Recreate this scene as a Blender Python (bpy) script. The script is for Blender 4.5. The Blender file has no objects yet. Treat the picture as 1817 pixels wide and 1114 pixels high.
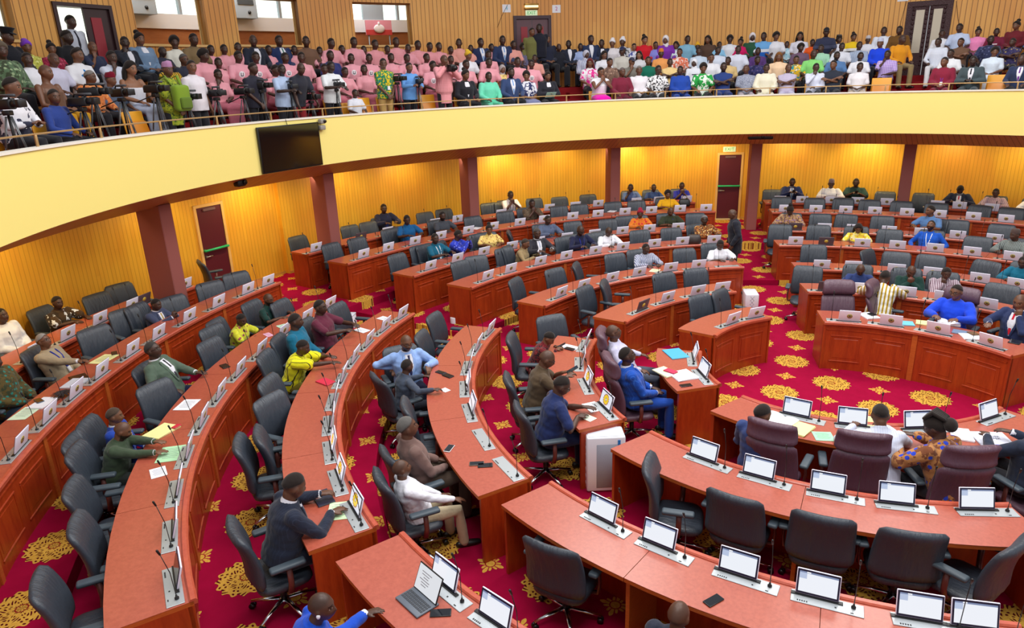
import bpy, bmesh, math, random
from mathutils import Vector, Matrix, Euler
C = bpy.context.scene
COL = C.collection
PI = math.pi
R = math.radians
def V(*a): return Vector(a)
def pol(c, r, deg, z=0.0): return Vector((c[0]+r*math.cos(R(deg)), c[1]+r*math.sin(R(deg)), z))
# ---------------------------------------------------------------- mesh builder
class MB:
    def __init__(s): s.v=[]; s.f=[]; s.m=[]; s.sm=[]
    def add(s, vs, fs, mi=0, smooth=False):
        o=len(s.v); s.v+= [tuple(x) for x in vs]; s.f+=[tuple(i+o for i in f) for f in fs]; s.m+=[mi]*len(fs); s.sm+=[smooth]*len(fs)
    def box(s, c, d, mi=0, M=None):
        x,y,z=d[0]/2,d[1]/2,d[2]/2
        vs=[Vector((i*x,j*y,k*z)) for k in(-1,1) for j in(-1,1) for i in(-1,1)]
        if M is not None: vs=[M@q for q in vs]
        vs=[q+Vector(c) for q in vs]
        s.add(vs,[(0,2,3,1),(4,5,7,6),(0,1,5,4),(2,6,7,3),(0,4,6,2),(1,3,7,5)],mi)
    def rbox(s, c, d, r=.01, mi=0, M=None, seg=2, smooth=True):
        bm=bmesh.new(); bmesh.ops.create_cube(bm,size=1)
        for q in bm.verts: q.co=Vector((q.co.x*d[0],q.co.y*d[1],q.co.z*d[2]))
        bmesh.ops.bevel(bm,geom=bm.edges[:],offset=min(r,min(d)*.49),segments=seg,profile=.5,affect='EDGES')
        bm.verts.index_update()
        vs=[q.co.copy() for q in bm.verts]
        if M is not None: vs=[M@q for q in vs]
        vs=[q+Vector(c) for q in vs]
        fs=[tuple(q.index for q in f.verts) for f in bm.faces]; bm.free()
        s.add(vs,fs,mi,smooth)
    def rings(s, rs, mi=0, smooth=True, caps=(True,True), closed=False):
        n=len(rs[0]); vs=[q for r in rs for q in r]; fs=[]
        m=len(rs)
        for i in range(m if closed else m-1):
            a=i*n; b=((i+1)%m)*n
            for j in range(n):
                k=(j+1)%n; fs.append((a+j,a+k,b+k,b+j))
        if not closed:
            if caps[0]: fs.append(tuple(range(n))[::-1])
            if caps[1]: fs.append(tuple((m-1)*n+j for j in range(n)))
        s.add(vs,fs,mi,smooth)
    def tube(s, pts, rad, n=8, mi=0, up=None, smooth=True, caps=(True,True), round_end=False):
        pts=[Vector(q) for q in pts]
        if not isinstance(rad,(list,tuple)): rad=[rad]*len(pts)
        rad=[(q,q) if not isinstance(q,(list,tuple)) else q for q in rad]
        if round_end:
            d=(pts[0]-pts[1]).normalized(); e=(pts[-1]-pts[-2]).normalized()
            r0=min(rad[0]); r1=min(rad[-1])
            P=[pts[0]+d*r0*.95, pts[0]+d*r0*.6]+pts+[pts[-1]+e*r1*.6, pts[-1]+e*r1*.95]
            Q=[(rad[0][0]*.3,rad[0][1]*.3),(rad[0][0]*.8,rad[0][1]*.8)]+rad+[(rad[-1][0]*.8,rad[-1][1]*.8),(rad[-1][0]*.3,rad[-1][1]*.3)]
            pts,rad=P,Q
        rs=[]; u=None
        for i,q in enumerate(pts):
            t=(pts[min(i+1,len(pts)-1)]-pts[max(i-1,0)])
            t=t.normalized() if t.length>1e-9 else Vector((0,0,1))
            if u is None:
                u=Vector(up) if up is not None else (Vector((0,0,1)) if abs(t.z)<.9 else Vector((0,1,0)))
            u=(u-t*u.dot(t)); u=u.normalized() if u.length>1e-6 else t.orthogonal().normalized()
            w=t.cross(u)
            a,b=rad[i]
            rs.append([q+w*(a*math.cos(2*PI*j/n))+u*(b*math.sin(2*PI*j/n)) for j in range(n)])
        s.rings(rs,mi,smooth,caps)
    def lathe(s, prof, c=(0,0,0), n=16, mi=0, smooth=True, M=None):
        rs=[]
        for r,z in prof:
            ring=[Vector((r*math.cos(2*PI*j/n),r*math.sin(2*PI*j/n),z)) for j in range(n)]
            if M is not None: ring=[M@q for q in ring]
            rs.append([q+Vector(c) for q in ring])
        s.rings(rs,mi,smooth)
    def ball(s, c, r, n=10, m=6, mi=0, M=None):
        prof=[(max(1e-4,math.sin(PI*i/m)),-math.cos(PI*i/m)) for i in range(m+1)]
        rs=[]
        rr=r if isinstance(r,(tuple,list)) else (r,r,r)
        for a,z in prof:
            ring=[Vector((rr[0]*a*math.cos(2*PI*j/n),rr[1]*a*math.sin(2*PI*j/n),rr[2]*z)) for j in range(n)]
            if M is not None: ring=[M@q for q in ring]
            rs.append([q+Vector(c) for q in ring])
        s.rings(rs,mi,True)
    def arc(s, c, prof, a0, a1, n=None, mi=0, smooth=False, caps=True):
        """closed profile [(radius, z)] swept from a0 to a1 degrees about c"""
        if n is None: n=max(2,int(abs(a1-a0)/1.5)+1)
        rs=[]
        for i in range(n+1):
            a=R(a0+(a1-a0)*i/n); ca,sa=math.cos(a),math.sin(a)
            rs.append([Vector((c[0]+r*ca,c[1]+r*sa,z)) for r,z in prof])
        s.rings(rs,mi,smooth,(caps,caps))
    def quad(s, a,b,c,d, mi=0): s.add([a,b,c,d],[(0,1,2,3)],mi)
    def mesh(s, name, mats):
        me=bpy.data.meshes.new(name); me.from_pydata(s.v,[],s.f)
        for m in (mats if isinstance(mats,(list,tuple)) else [mats]): me.materials.append(m)
        me.polygons.foreach_set('material_index',s.m); me.polygons.foreach_set('use_smooth',s.sm)
        bm=bmesh.new(); bm.from_mesh(me); bmesh.ops.recalc_face_normals(bm,faces=bm.faces[:]); bm.to_mesh(me); bm.free()
        me.update(); return me
    def build(s, name, mats, parent=None, loc=None, rz=None):
        return link(name,s.mesh(name,mats),parent,loc,rz)
def link(name, me, parent=None, loc=None, rz=None):
    o=bpy.data.objects.new(name,me); COL.objects.link(o)
    if parent is not None: o.parent=parent
    if loc is not None: o.location=loc
    if rz is not None: o.rotation_euler=(0,0,rz)
    return o
def tag(o, label, cat, group=None, kind=None):
    if label: o['label']=label
    if cat: o['category']=cat
    if group: o['group']=group
    if kind: o['kind']=kind
    return o
def thing(name, label, cat, loc=(0,0,0), rz=0, group=None):
    o=bpy.data.objects.new(name,None); COL.objects.link(o); o.location=loc; o.rotation_euler=(0,0,rz); o.empty_display_size=.1
    return tag(o,label,cat,group)
def struct(o, label=None):
    o['kind']='structure'
    if label: o['label']=label
    return o
def copytree(o, parent=None):
    c=o.copy(); COL.objects.link(c); c.parent=parent
    for k in KIDS.get(o.name,[]) or list(o.children):
        copytree(k,c)
    return c
KIDS={}
# ---------------------------------------------------------------- materials
MATS={}
def srgb(r,g,b):
    f=lambda c:(c/255/12.92 if c/255<=.04045 else ((c/255+.055)/1.055)**2.4)
    return (f(r),f(g),f(b),1)
def newmat(name):
    m=bpy.data.materials.new(name); m.use_nodes=True; nt=m.node_tree
    b=nt.nodes['Principled BSDF']; return m,nt,b
def nd(nt,t,**kw):
    n=nt.nodes.new(t)
    for k,v in kw.items():
        if k in n.inputs.keys() if hasattr(n.inputs,'keys') else False: n.inputs[k].default_value=v
        else: setattr(n,k,v)
    return n
def math_(nt,op,a,b=None,c=None,clamp=False):
    n=nt.nodes.new('ShaderNodeMath'); n.operation=op; n.use_clamp=clamp
    for i,x in enumerate((a,b,c)):
        if x is None: continue
        if isinstance(x,(int,float)): n.inputs[i].default_value=x
        else: nt.links.new(x,n.inputs[i])
    return n.outputs[0]
def mixc(nt,f,a,b):
    n=nt.nodes.new('ShaderNodeMix'); n.data_type='RGBA'; n.clamp_factor=True
    for s,x in ((0,f),(6,a),(7,b)):
        if isinstance(x,(int,float)): n.inputs[s].default_value=x
        elif isinstance(x,tuple): n.inputs[s].default_value=x
        else: nt.links.new(x,n.inputs[s])
    return n.outputs[2]
def sep(nt,v):
    n=nt.nodes.new('ShaderNodeSeparateXYZ'); nt.links.new(v,n.inputs[0]); return n.outputs
def attr(nt,name):
    n=nt.nodes.new('ShaderNodeAttribute'); n.attribute_name=name; return n.outputs['Vector']
def objco(nt): return nt.nodes.new('ShaderNodeTexCoord').outputs['Object']
def noise(nt,vec,scale,detail=2,rough=.5):
    n=nt.nodes.new('ShaderNodeTexNoise'); n.inputs['Scale'].default_value=scale; n.inputs['Detail'].default_value=detail; n.inputs['Roughness'].default_value=rough
    if vec is not None: nt.links.new(vec,n.inputs['Vector'])
    return n.outputs['Fac']
def vmul(nt,vec,s):
    n=nt.nodes.new('ShaderNodeVectorMath'); n.operation='MULTIPLY'; nt.links.new(vec,n.inputs[0]); n.inputs[1].default_value=s; return n.outputs[0]
def bump(nt,b,h,strength=.3,dist=.01):
    n=nt.nodes.new('ShaderNodeBump'); n.inputs['Strength'].default_value=strength; n.inputs['Distance'].default_value=dist
    nt.links.new(h,n.inputs['Height']); nt.links.new(n.outputs[0],b.inputs['Normal'])
def plain(name,col,rough=.5,metal=0.,spec=.5,emit=None,es=0,bumpn=None):
    if name in MATS: return MATS[name]
    m,nt,b=newmat(name); b.inputs['Base Color'].default_value=col if len(col)==4 else srgb(*col)
    b.inputs['Roughness'].default_value=rough; b.inputs['Metallic'].default_value=metal; b.inputs['Specular IOR Level'].default_value=spec
    if emit: b.inputs['Emission Color'].default_value=emit if len(emit)==4 else srgb(*emit); b.inputs['Emission Strength'].default_value=es
    if bumpn: bump(nt,b,noise(nt,objco(nt),bumpn[0],3),bumpn[1],bumpn[2])
    MATS[name]=m; return m
def wood(name,c1,c2,rough=.35,sc=(3,3,22),grain='z',spec=.5,coat=0):
    if name in MATS: return MATS[name]
    m,nt,b=newmat(name); g=nt.nodes.new('ShaderNodeNewGeometry').outputs['Position']
    n1=noise(nt,vmul(nt,g,sc),2.2,4,.6)
    n2=noise(nt,vmul(nt,g,tuple(k*4 for k in sc)),3,3,.6)
    f=math_(nt,'ADD',math_(nt,'MULTIPLY',n1,.7),math_(nt,'MULTIPLY',n2,.3))
    r=nt.nodes.new('ShaderNodeMapRange'); r.inputs[1].default_value=.33; r.inputs[2].default_value=.67; nt.links.new(f,r.inputs[0])
    nt.links.new(mixc(nt,r.outputs[0],srgb(*c1),srgb(*c2)),b.inputs['Base Color'])
    b.inputs['Roughness'].default_value=rough; b.inputs['Specular IOR Level'].default_value=spec; b.inputs['Coat Weight'].default_value=coat; b.inputs['Coat Roughness'].default_value=.25
    MATS[name]=m; return m
def slatwood(name,c1,c2,line,cx,cy,Rr,period,rough=.45,lw=.12,gstr=.75,c3=None):
    """vertical boards round a circular wall: colour varies board by board, dark grooves between"""
    if name in MATS: return MATS[name]
    m,nt,b=newmat(name); g=nt.nodes.new('ShaderNodeNewGeometry').outputs['Position']
    x,y,z=sep(nt,g)
    ang=math_(nt,'ARCTAN2',math_(nt,'SUBTRACT',y,cy),math_(nt,'SUBTRACT',x,cx))
    u=math_(nt,'MULTIPLY',ang,Rr/period)
    fr=math_(nt,'FRACT',math_(nt,'ADD',u,1000.))
    fl=math_(nt,'FLOOR',math_(nt,'ADD',u,1000.))
    groove=math_(nt,'LESS_THAN',fr,lw)
    cmb=nt.nodes.new('ShaderNodeCombineXYZ'); nt.links.new(math_(nt,'MULTIPLY',u,.9),cmb.inputs[0]); nt.links.new(math_(nt,'MULTIPLY',z,.6),cmb.inputs[1])
    nl=noise(nt,cmb.outputs[0],1.5,4,.65)
    wn=nt.nodes.new('ShaderNodeTexWhiteNoise'); wn.noise_dimensions='2D'
    cm2=nt.nodes.new('ShaderNodeCombineXYZ'); nt.links.new(fl,cm2.inputs[0])
    nt.links.new(math_(nt,'FLOOR',math_(nt,'ADD',math_(nt,'MULTIPLY',z,.55),math_(nt,'MULTIPLY',fl,.37))),cm2.inputs[1]); nt.links.new(cm2.outputs[0],wn.inputs['Vector'])
    f=math_(nt,'ADD',math_(nt,'MULTIPLY',nl,.6),math_(nt,'MULTIPLY',wn.outputs['Value'],.4))
    col=mixc(nt,f,srgb(*c1),srgb(*c2))
    if c3:
        cm3=nt.nodes.new('ShaderNodeCombineXYZ'); nt.links.new(math_(nt,'MULTIPLY',u,.035),cm3.inputs[0]); nt.links.new(math_(nt,'MULTIPLY',z,.25),cm3.inputs[1])
        nb=noise(nt,cm3.outputs[0],1.6,2,.5)
        rr=nt.nodes.new('ShaderNodeMapRange'); rr.inputs[1].default_value=.45; rr.inputs[2].default_value=.6; nt.links.new(nb,rr.inputs[0])
        col=mixc(nt,math_(nt,'MULTIPLY',rr.outputs[0],.6),col,srgb(*c3))
    col=mixc(nt,math_(nt,'MULTIPLY',groove,gstr),col,srgb(*line))
    nt.links.new(col,b.inputs['Base Color']); b.inputs['Roughness'].default_value=rough
    bump(nt,b,math_(nt,'SUBTRACT',1.,groove),.4,.01)
    MATS[name]=m; return m
def carpet(name='carpet_red'):
    if name in MATS: return MATS[name]
    m,nt,b=newmat(name); g=nt.nodes.new('ShaderNodeNewGeometry').outputs['Position']
    x,y,z=sep(nt,g); P=.655
    # checkerboard lattice: large medallions on even cells, small stars on odd cells
    u=math_(nt,'DIVIDE',math_(nt,'ADD',x,.43),P); v=math_(nt,'DIVIDE',math_(nt,'SUBTRACT',y,1.09),P)
    iu=math_(nt,'ROUND',u); iv=math_(nt,'ROUND',v)
    du=math_(nt,'MULTIPLY',math_(nt,'SUBTRACT',u,iu),P); dv=math_(nt,'MULTIPLY',math_(nt,'SUBTRACT',v,iv),P)
    par=math_(nt,'MODULO',math_(nt,'ABSOLUTE',math_(nt,'ADD',iu,iv)),2.)
    odd=math_(nt,'GREATER_THAN',par,.5)
    rad=math_(nt,'SQRT',math_(nt,'ADD',math_(nt,'MULTIPLY',du,du),math_(nt,'MULTIPLY',dv,dv)))
    th=math_(nt,'ARCTAN2',dv,du)
    lobe=math_(nt,'MULTIPLY',math_(nt,'COSINE',math_(nt,'MULTIPLY',th,16.)),.016)
    rl=math_(nt,'ADD',.262,lobe)
    inL=math_(nt,'MULTIPLY',math_(nt,'LESS_THAN',rad,rl),math_(nt,'SUBTRACT',1.,odd))
    c4=math_(nt,'COSINE',math_(nt,'MULTIPLY',th,4.)); c12=math_(nt,'COSINE',math_(nt,'MULTIPLY',th,12.))
    rs=math_(nt,'ADD',math_(nt,'ADD',.105,math_(nt,'MULTIPLY',c4,.03)),math_(nt,'MULTIPLY',c12,.014))
    inS=math_(nt,'MULTIPLY',math_(nt,'LESS_THAN',rad,rs),odd)
    # gaps inside the ornament: scrollwork
    # large medallions do not fit whole inside the cell diagonal, so scroll field is polar
    w1=math_(nt,'SINE',math_(nt,'ADD',math_(nt,'MULTIPLY',rad,95.),math_(nt,'MULTIPLY',math_(nt,'SINE',math_(nt,'MULTIPLY',th,8.)),2.2)))
    w2=math_(nt,'COSINE',math_(nt,'ADD',math_(nt,'MULTIPLY',th,16.),math_(nt,'MULTIPLY',rad,40.)))
    gapL=math_(nt,'GREATER_THAN',math_(nt,'MULTIPLY',w1,w2),.40)
    gapS=math_(nt,'GREATER_THAN',math_(nt,'COSINE',math_(nt,'ADD',math_(nt,'MULTIPLY',th,12.),PI)),.72)
    gapS=math_(nt,'MULTIPLY',gapS,math_(nt,'GREATER_THAN',rad,.045))
    vn=nt.nodes.new('ShaderNodeTexNoise'); vn.inputs['Scale'].default_value=38; nt.links.new(g,vn.inputs['Vector'])
    gold=mixc(nt,vn.outputs['Fac'],srgb(184,130,38),srgb(228,184,84))
    gold=mixc(nt,math_(nt,'LESS_THAN',math_(nt,'ABSOLUTE',math_(nt,'SUBTRACT',rad,.05)),.006),gold,srgb(150,40,30))
    redn=noise(nt,g,6,3,.6)
    red=mixc(nt,redn,srgb(138,3,44),srgb(162,7,58))
    orn=math_(nt,'ADD',math_(nt,'MULTIPLY',inL,math_(nt,'SUBTRACT',1.,gapL)),math_(nt,'MULTIPLY',inS,math_(nt,'SUBTRACT',1.,gapS)),clamp=True)
    dark=mixc(nt,inL,red,srgb(84,10,20))
    nt.links.new(mixc(nt,orn,dark,gold),b.inputs['Base Color'])
    b.inputs['Roughness'].default_value=.95; b.inputs['Specular IOR Level'].default_value=.1
    bump(nt,b,noise(nt,g,260,2,.7),.25,.006)
    MATS[name]=m; return m
M_TOP=lambda: wood('desk_top_laminate',(160,74,56),(180,90,70),.3,(14,14,14),spec=.7)
M_WOOD=lambda: wood('desk_cherry_veneer',(140,40,8),(172,62,18),.4,(7,7,1.1),coat=.15)
M_EDGE=lambda: wood('desk_edge_band',(168,76,26),(190,96,40),.4,(5,5,30))
M_LIP=lambda: wood('desk_lip_veneer',(170,72,52),(190,90,66),.3,(8,8,20))
# ---------------------------------------------------------------- the hall
O0=(0.,0.); FC=(-.732,-.056); GA0,GA1=48.,226.
GT=[(9.74,10.66,3.45),(10.66,11.46,3.72),(11.46,12.26,3.98),(12.26,13.62,4.28)]
GW=13.6; BW=12.9
def room():
    car=carpet(); red=plain('gallery_carpet',(132,28,34),.95,spec=.1)
    cream=plain('parapet_paint',(250,233,138),.6,bumpn=(3,.08,.004)); white=plain('rim_paint',(236,232,222),.5)
    soff=slatwood('soffit_slats',(206,142,92),(184,120,76),(120,66,38),FC[0],FC[1],9.9,.11,lw=.14)
    gw=slatwood('gallery_wall_boards',(236,178,92),(216,150,68),(128,78,30),FC[0],FC[1],GW,.12,lw=.16,c3=(208,134,58))
    lw=slatwood('lower_wall_boards',(236,184,58),(216,156,42),(150,98,24),0,0,BW,.085,lw=.13,gstr=.5,c3=(212,140,44))
    maroon=plain('column_paint',(150,84,78),.7,bumpn=(60,.15,.003))
    # floors: flat well and two low tiers
    m=MB(); m.arc(O0,[(.02,-.2),(6.45,-.2),(6.45,0),(.02,0)],0,360,120); struct(m.build('floor',car))
    m=MB(); m.box((0,-9,-.21),(40,30,.2)); struct(m.build('floor',car))
    for a0,a1 in((54,175.6),(180.5,300)):
        m=MB(); m.arc(O0,[(6.5,-.05),(9.45,-.05),(9.45,.107),(6.5,.107)],a0,a1,90); struct(m.build('floor',car))
    m=MB(); m.arc(O0,[(6.2,-.05),(9.45,-.05),(9.45,.002),(6.2,.002)],175.6,180.5,12); struct(m.build('floor',car))
    for a0,a1 in((54,300),):
        m=MB(); m.arc(O0,[(9.45,-.05),(13.2,-.05),(13.2,.27),(9.45,.27)],a0,a1,120); struct(m.build('floor',car))
    # gallery: parapet, rim, slab with four seating tiers, slatted soffit
    m=MB(); m.arc(FC,[(9.62,3.03),(9.74,3.03),(9.74,3.96),(9.62,3.96)],GA0,GA1,120); struct(m.build('wall_parapet',cream))
    m=MB(); m.arc(FC,[(9.6,3.955),(9.76,3.955),(9.76,3.985),(9.6,3.985)],GA0,GA1,120); struct(m.build('trim_1',white))
    m=MB(); m.arc(FC,[(9.63,3.03),(10.5,2.70),(10.5,2.75),(9.66,3.08)],GA0,GA1,120); struct(m.build('trim_2',soff))
    m=MB(); m.arc(FC,[(10.5,2.70),(14.2,2.70),(14.2,2.80),(10.5,2.80)],GA0,GA1,90); struct(m.build('ceiling',plain('under_gallery_paint',(214,196,150),.8)))
    prof=[(9.75,3.12),(10.5,2.84),(13.9,2.84),(13.9,4.28),(12.26,4.28),(12.26,3.98),(11.46,3.98),(11.46,3.72),(10.66,3.72),(10.66,3.45),(9.7,3.45)]
    m=MB(); m.arc(FC,prof,GA0,GA1,90); struct(m.build('floor',red))
    # lower back wall with a small return beside the left door
    m=MB(); m.arc(O0,[(BW,.1),(BW+.2,.1),(BW+.2,2.78),(BW,2.78)],170.8,238,60,caps=True); struct(m.build('wall_left',lw))
    m=MB(); m.arc(O0,[(BW-.12,.1),(BW+.2,.1),(BW+.2,2.78),(BW-.12,2.78)],50,170.8,100); struct(m.build('wall_back',lw))
    m=MB(); m.arc(O0,[(BW-.015,.27),(BW,.27),(BW,.33),(BW-.015,.33)],170.9,238,40); struct(m.build('baseboard_left',plain('skirting',(200,150,70),.5)))
    m=MB(); m.arc(O0,[(BW-.135,.27),(BW-.12,.27),(BW-.12,.33),(BW-.135,.33)],50,170.7,70); struct(m.build('baseboard_back',plain('skirting',(200,150,70),.5)))
    for k,a in enumerate((190.9,169.75,148.9,127.55,107.55,88.3)):
        m=MB(); d=pol(O0,1,a); M=Matrix.Rotation(R(a),3,'Z')
        m.rbox(pol(O0,11.36,a,1.5),(.52,.28,2.47),.012,0,M,1,False)
        o=m.build('pillar',maroon); struct(o); o.name='wall_pillar_%d'%(k+1)
    # gallery rear wall, cut by windows and doors: (from, to, sill, head)
    op=[(68,83.2,None,None),(83.2,87.75,4.28,6.17),(87.75,129.7,None,None),(129.7,134.55,4.28,6.3),(134.55,147.4,None,None),(147.4,154.4,5.56,6.62),(154.4,160.8,None,None),(160.8,167.66,5.56,6.62),(167.66,171.0,None,None),(171.0,177.9,5.54,6.55),(177.9,179.95,None,None),(179.95,185.05,4.28,6.24),(185.05,188.3,None,None),(188.3,196,5.54,6.6),(196,226,None,None),(48,68,None,None)]
    for a0,a1,s,h in op:
        m=MB(); P=lambda z0,z1:m.arc(FC,[(GW,z0),(GW+.28,z0),(GW+.28,z1),(GW,z1)],a0,a1)
        if s is None: P(4.1,7.9)
        else:
            if s>4.5: P(4.1,s)
            P(h,7.9)
        o=m.build('wall_gallery',gw); struct(o)
    sill=plain('sill_wood',(222,178,110),.4); dark=plain('dark_door_wood',(52,26,30),.45); pan=plain('door_red_panel',(150,34,48),.5)
    glass=plain('window_glass',(250,252,255),.05); g=glass.node_tree.nodes['Principled BSDF']; g.inputs['Transmission Weight'].default_value=1.; g.inputs['IOR'].default_value=1.1
    frame=plain('window_frame',(196,150,84),.5)
    for k,(a0,a1,s,h) in enumerate([(171.0,177.9,5.54,6.55),(160.8,167.66,5.56,6.62),(147.4,154.4,5.56,6.62),(188.3,196,5.54,6.6)]):
        m=MB(); m.arc(FC,[(GW-.05,s-.05),(GW+.3,s-.05),(GW+.3,s),(GW-.05,s)],a0-.1,a1+.1)
        o=m.build('window_%d'%(k+1),sill); struct(o)
        q=MB(); q.arc(FC,[(GW+.2,s),(GW+.208,s),(GW+.208,h),(GW+.2,h)],a0,a1); pn=q.build('pane',glass,o)
        q=MB()
        for a in(a0+.08,a1-.08): q.arc(FC,[(GW+.18,s),(GW+.25,s),(GW+.25,h),(GW+.18,h)],a-.08,a+.08,2)
        q.arc(FC,[(GW+.18,h-.03),(GW+.25,h-.03),(GW+.25,h),(GW+.18,h)],a0,a1)
        q.build('window_frame',frame,o)
    # interpreters' corridor seen through the panes
    m=MB(); m.arc(FC,[(15.6,4.2),(15.7,4.2),(15.7,6.02),(15.6,6.02)],140,177,50); struct(m.build('wall_corridor',wood('corridor_wood',(168,104,52),(146,86,40),.5)))
    m=MB(); m.arc(FC,[(15.55,6.02),(15.7,6.02),(15.7,6.36),(15.55,6.36)],140,177,50); struct(m.build('wall_corridor',plain('corridor_white',(226,228,232),.6)))
    m=MB(); m.arc(FC,[(15.72,6.36),(15.8,6.36),(15.8,7.6),(15.72,7.6)],140,200,50); struct(m.build('window_5',plain('daylight_glazing',(235,245,240),.4,emit=(226,242,234),es=1.0)))
    m=MB(); m.arc(FC,[(15.6,4.2),(15.7,4.2),(15.7,7.6),(15.6,7.6)],177,195,14); struct(m.build('window_6',plain('daylight_glazing',(235,245,240),.4,emit=(226,242,234),es=1.0)))  # glowing panel added as bright backdrop of the open doorway
    m=MB()
    m.arc(FC,[(15.6,6.36),(15.72,6.36),(15.72,7.6),(15.6,7.6)],147.7,150.,4)
    for a in(168.9,171.8,159.,162.,151.8,146.): m.arc(FC,[(15.6,6.36),(15.72,6.36),(15.72,7.6),(15.6,7.6)],a-.12,a+.12,2)
    struct(m.build('trim_3',plain('mullion_grey',(150,160,168),.5)))
    m=MB(); m.arc(FC,[(13.9,4.2),(15.7,4.2),(15.7,4.28),(13.9,4.28)],140,200,40); struct(m.build('floor',plain('corridor_floor',(120,96,70),.7)))
    m=MB(); m.arc(FC,[(13.9,7.6),(15.8,7.6),(15.8,7.7),(13.9,7.7)],140,200,40); struct(m.build('ceiling',white))
    for a0,a1,b in((171.9,174.1,173.4),(162.1,164.3,163.5)):
        m=MB(); m.arc(FC,[(15.2,6.3),(15.55,6.3),(15.55,7.2),(15.2,7.2)],a0,a1)
        t=m.build('air_unit',plain('air_unit_grey',(150,162,172),.5)); tag(t,'grey wall cabinet with dark grille behind the %s gallery window'%('first' if a0>170 else 'second'),'cabinet')
        q=MB(); q.arc(FC,[(15.18,6.62),(15.2,6.62),(15.2,6.74),(15.18,6.74)],a0+.3,a1-.3); q.build('grille',plain('grille_dark',(54,60,64),.5),t)
        q=MB(); q.ball(pol(FC,15.2,b-.6,6.44),.045); q.build('camera_dome',plain('black_plastic',(18,18,20),.35),t)
    # portrait poster behind the third window
    a0,a1=147.4,150.4
    m=MB(); m.arc(FC,[(15.2,5.92),(15.24,5.92),(15.24,6.32),(15.2,6.32)],a0,a1); t=m.build('poster',plain('poster_pink',(226,150,170),.6)); tag(t,'pink and red poster of a white robed figure behind gallery window','poster')
    q=MB(); q.arc(FC,[(15.19,5.92),(15.2,5.92),(15.2,6.06),(15.19,6.06)],a0,a1); q.build('red_band',plain('poster_red',(200,60,60),.6),t)
    q=MB(); d=pol(FC,15.17,148.9,6.09); q.ball(d,(.03,.17,.12),14,8,M=Matrix.Rotation(R(148.9),3,'Z')); q.ball(d+Vector((0,0,.13)),(.025,.05,.06),10,6); q.build('robed_figure',plain('poster_white',(236,232,236),.6),t)
    for s in(a0+.3,a1-.3):
        q=MB(); q.tube([pol(FC,15.22,s,4.28),pol(FC,15.22,s,5.92)],.02,6); q.build('stand_leg',plain('steel_grey',(120,124,128),.4,.6),t)
    # gallery doors
    def door(k,a0,a1,z0,z1,c,rad,leafm,framem,wf=.07,inset=.05):
        m=MB(); w=math.degrees(wf/rad)
        for x0,x1 in((a0,a0+w),(a1-w,a1)): m.arc(c,[(rad-.04,z0),(rad+.2,z0),(rad+.2,z1),(rad-.04,z1)],x0,x1,2)
        m.arc(c,[(rad-.04,z1-wf),(rad+.2,z1-wf),(rad+.2,z1),(rad-.04,z1)],a0,a1)
        fr=m.build('door_%d'%k,framem); struct(fr); return fr,a0+w,a1-w
    # door 1, 2 below; 3 open with daylight, 4 double with red panels, 5 carved
    burg=plain('door_burgundy',(84,26,40),.4)
    for k,(a0,a1,rad,lab) in {1:(177.1,180.4,BW,''),2:(108.1,111.5,BW-.12,'')}.items():
        fr,x0,x1=door(k,a0,a1,.27,2.26,O0,rad,burg,sill,.06)
        q=MB(); q.arc(O0,[(rad-.02,.27),(rad+.0,.27),(rad+.0,2.2),(rad-.02,2.2)],x0,x1); lf=q.build('door_leaf',burg,fr)
        q=MB(); q.tube([pol(O0,rad-.09,x0,1.28),pol(O0,rad-.09,x1,1.28)],.026,8)
        for x in(x0+.15,x1-.15): q.box(pol(O0,rad-.05,x,1.28),(.08,.04,.04))
        q.build('panic_bar',plain('panic_bar_green',(28,176,112),.4),fr)
        q=MB(); q.tube([pol(O0,rad-.06,x1-.2,1.14),pol(O0,rad-.06,x1-.9,1.14)],.012,6); q.box(pol(O0,rad-.03,x1-.2,1.14),(.06,.03,.05)); q.build('door_handle',plain('satin_steel',(190,190,188),.3,.9),fr)
        q=MB(); q.box(pol(O0,rad-.03,(x0+x1)/2,2.14),(.06,.3,.05),0,Matrix.Rotation(R((x0+x1)/2),3,'Z')); q.build('door_closer',plain('closer_grey',(110,80,90),.5),fr)
        q=MB(); q.arc(O0,[(rad-.2,.27),(rad,.27),(rad,.285),(rad-.2,.285)],a0,a1); q.build('threshold',plain('threshold_pale',(196,176,140),.5),fr)
    fr,x0,x1=door(3,179.95,185.05,4.28,6.24,FC,GW,dark,dark,.07)
    q=MB(); q.arc(FC,[(GW+.02,4.28),(GW+.07,4.28),(GW+.07,6.17),(GW+.02,6.17)],x0,182.4); lf=q.build('door_leaf',dark,fr)
    q=MB(); q.arc(FC,[(GW+.0,4.7),(GW+.02,4.7),(GW+.02,6.0),(GW+.0,6.0)],x0+.75,181.9); q.build('red_panel',pan,lf)
    fr,x0,x1=door(4,129.7,134.55,4.28,6.3,FC,GW,dark,plain('door_plum',(58,30,42),.45),.09)
    mid=(x0+x1)/2
    for y0,y1 in((x0,mid-.03),(mid+.03,x1)):
        q=MB(); q.arc(FC,[(GW+.02,4.28),(GW+.07,4.28),(GW+.07,6.21),(GW+.02,6.21)],y0,y1); lf=q.build('door_leaf',plain('door_mauve',(96,62,72),.45),fr)
        q=MB(); q.arc(FC,[(GW+.0,4.8),(GW+.02,4.8),(GW+.02,6.0),(GW+.0,6.0)],y0+.6,y1-.6); q.build('red_panel',pan,lf)
    carv=plain('carved_dark_wood',(66,38,42),.4,bumpn=(45,1.,.02))
    fr,x0,x1=door(5,83.2,87.75,4.28,6.17,FC,GW,dark,carv,.13)
    mid=(x0+x1)/2
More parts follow.
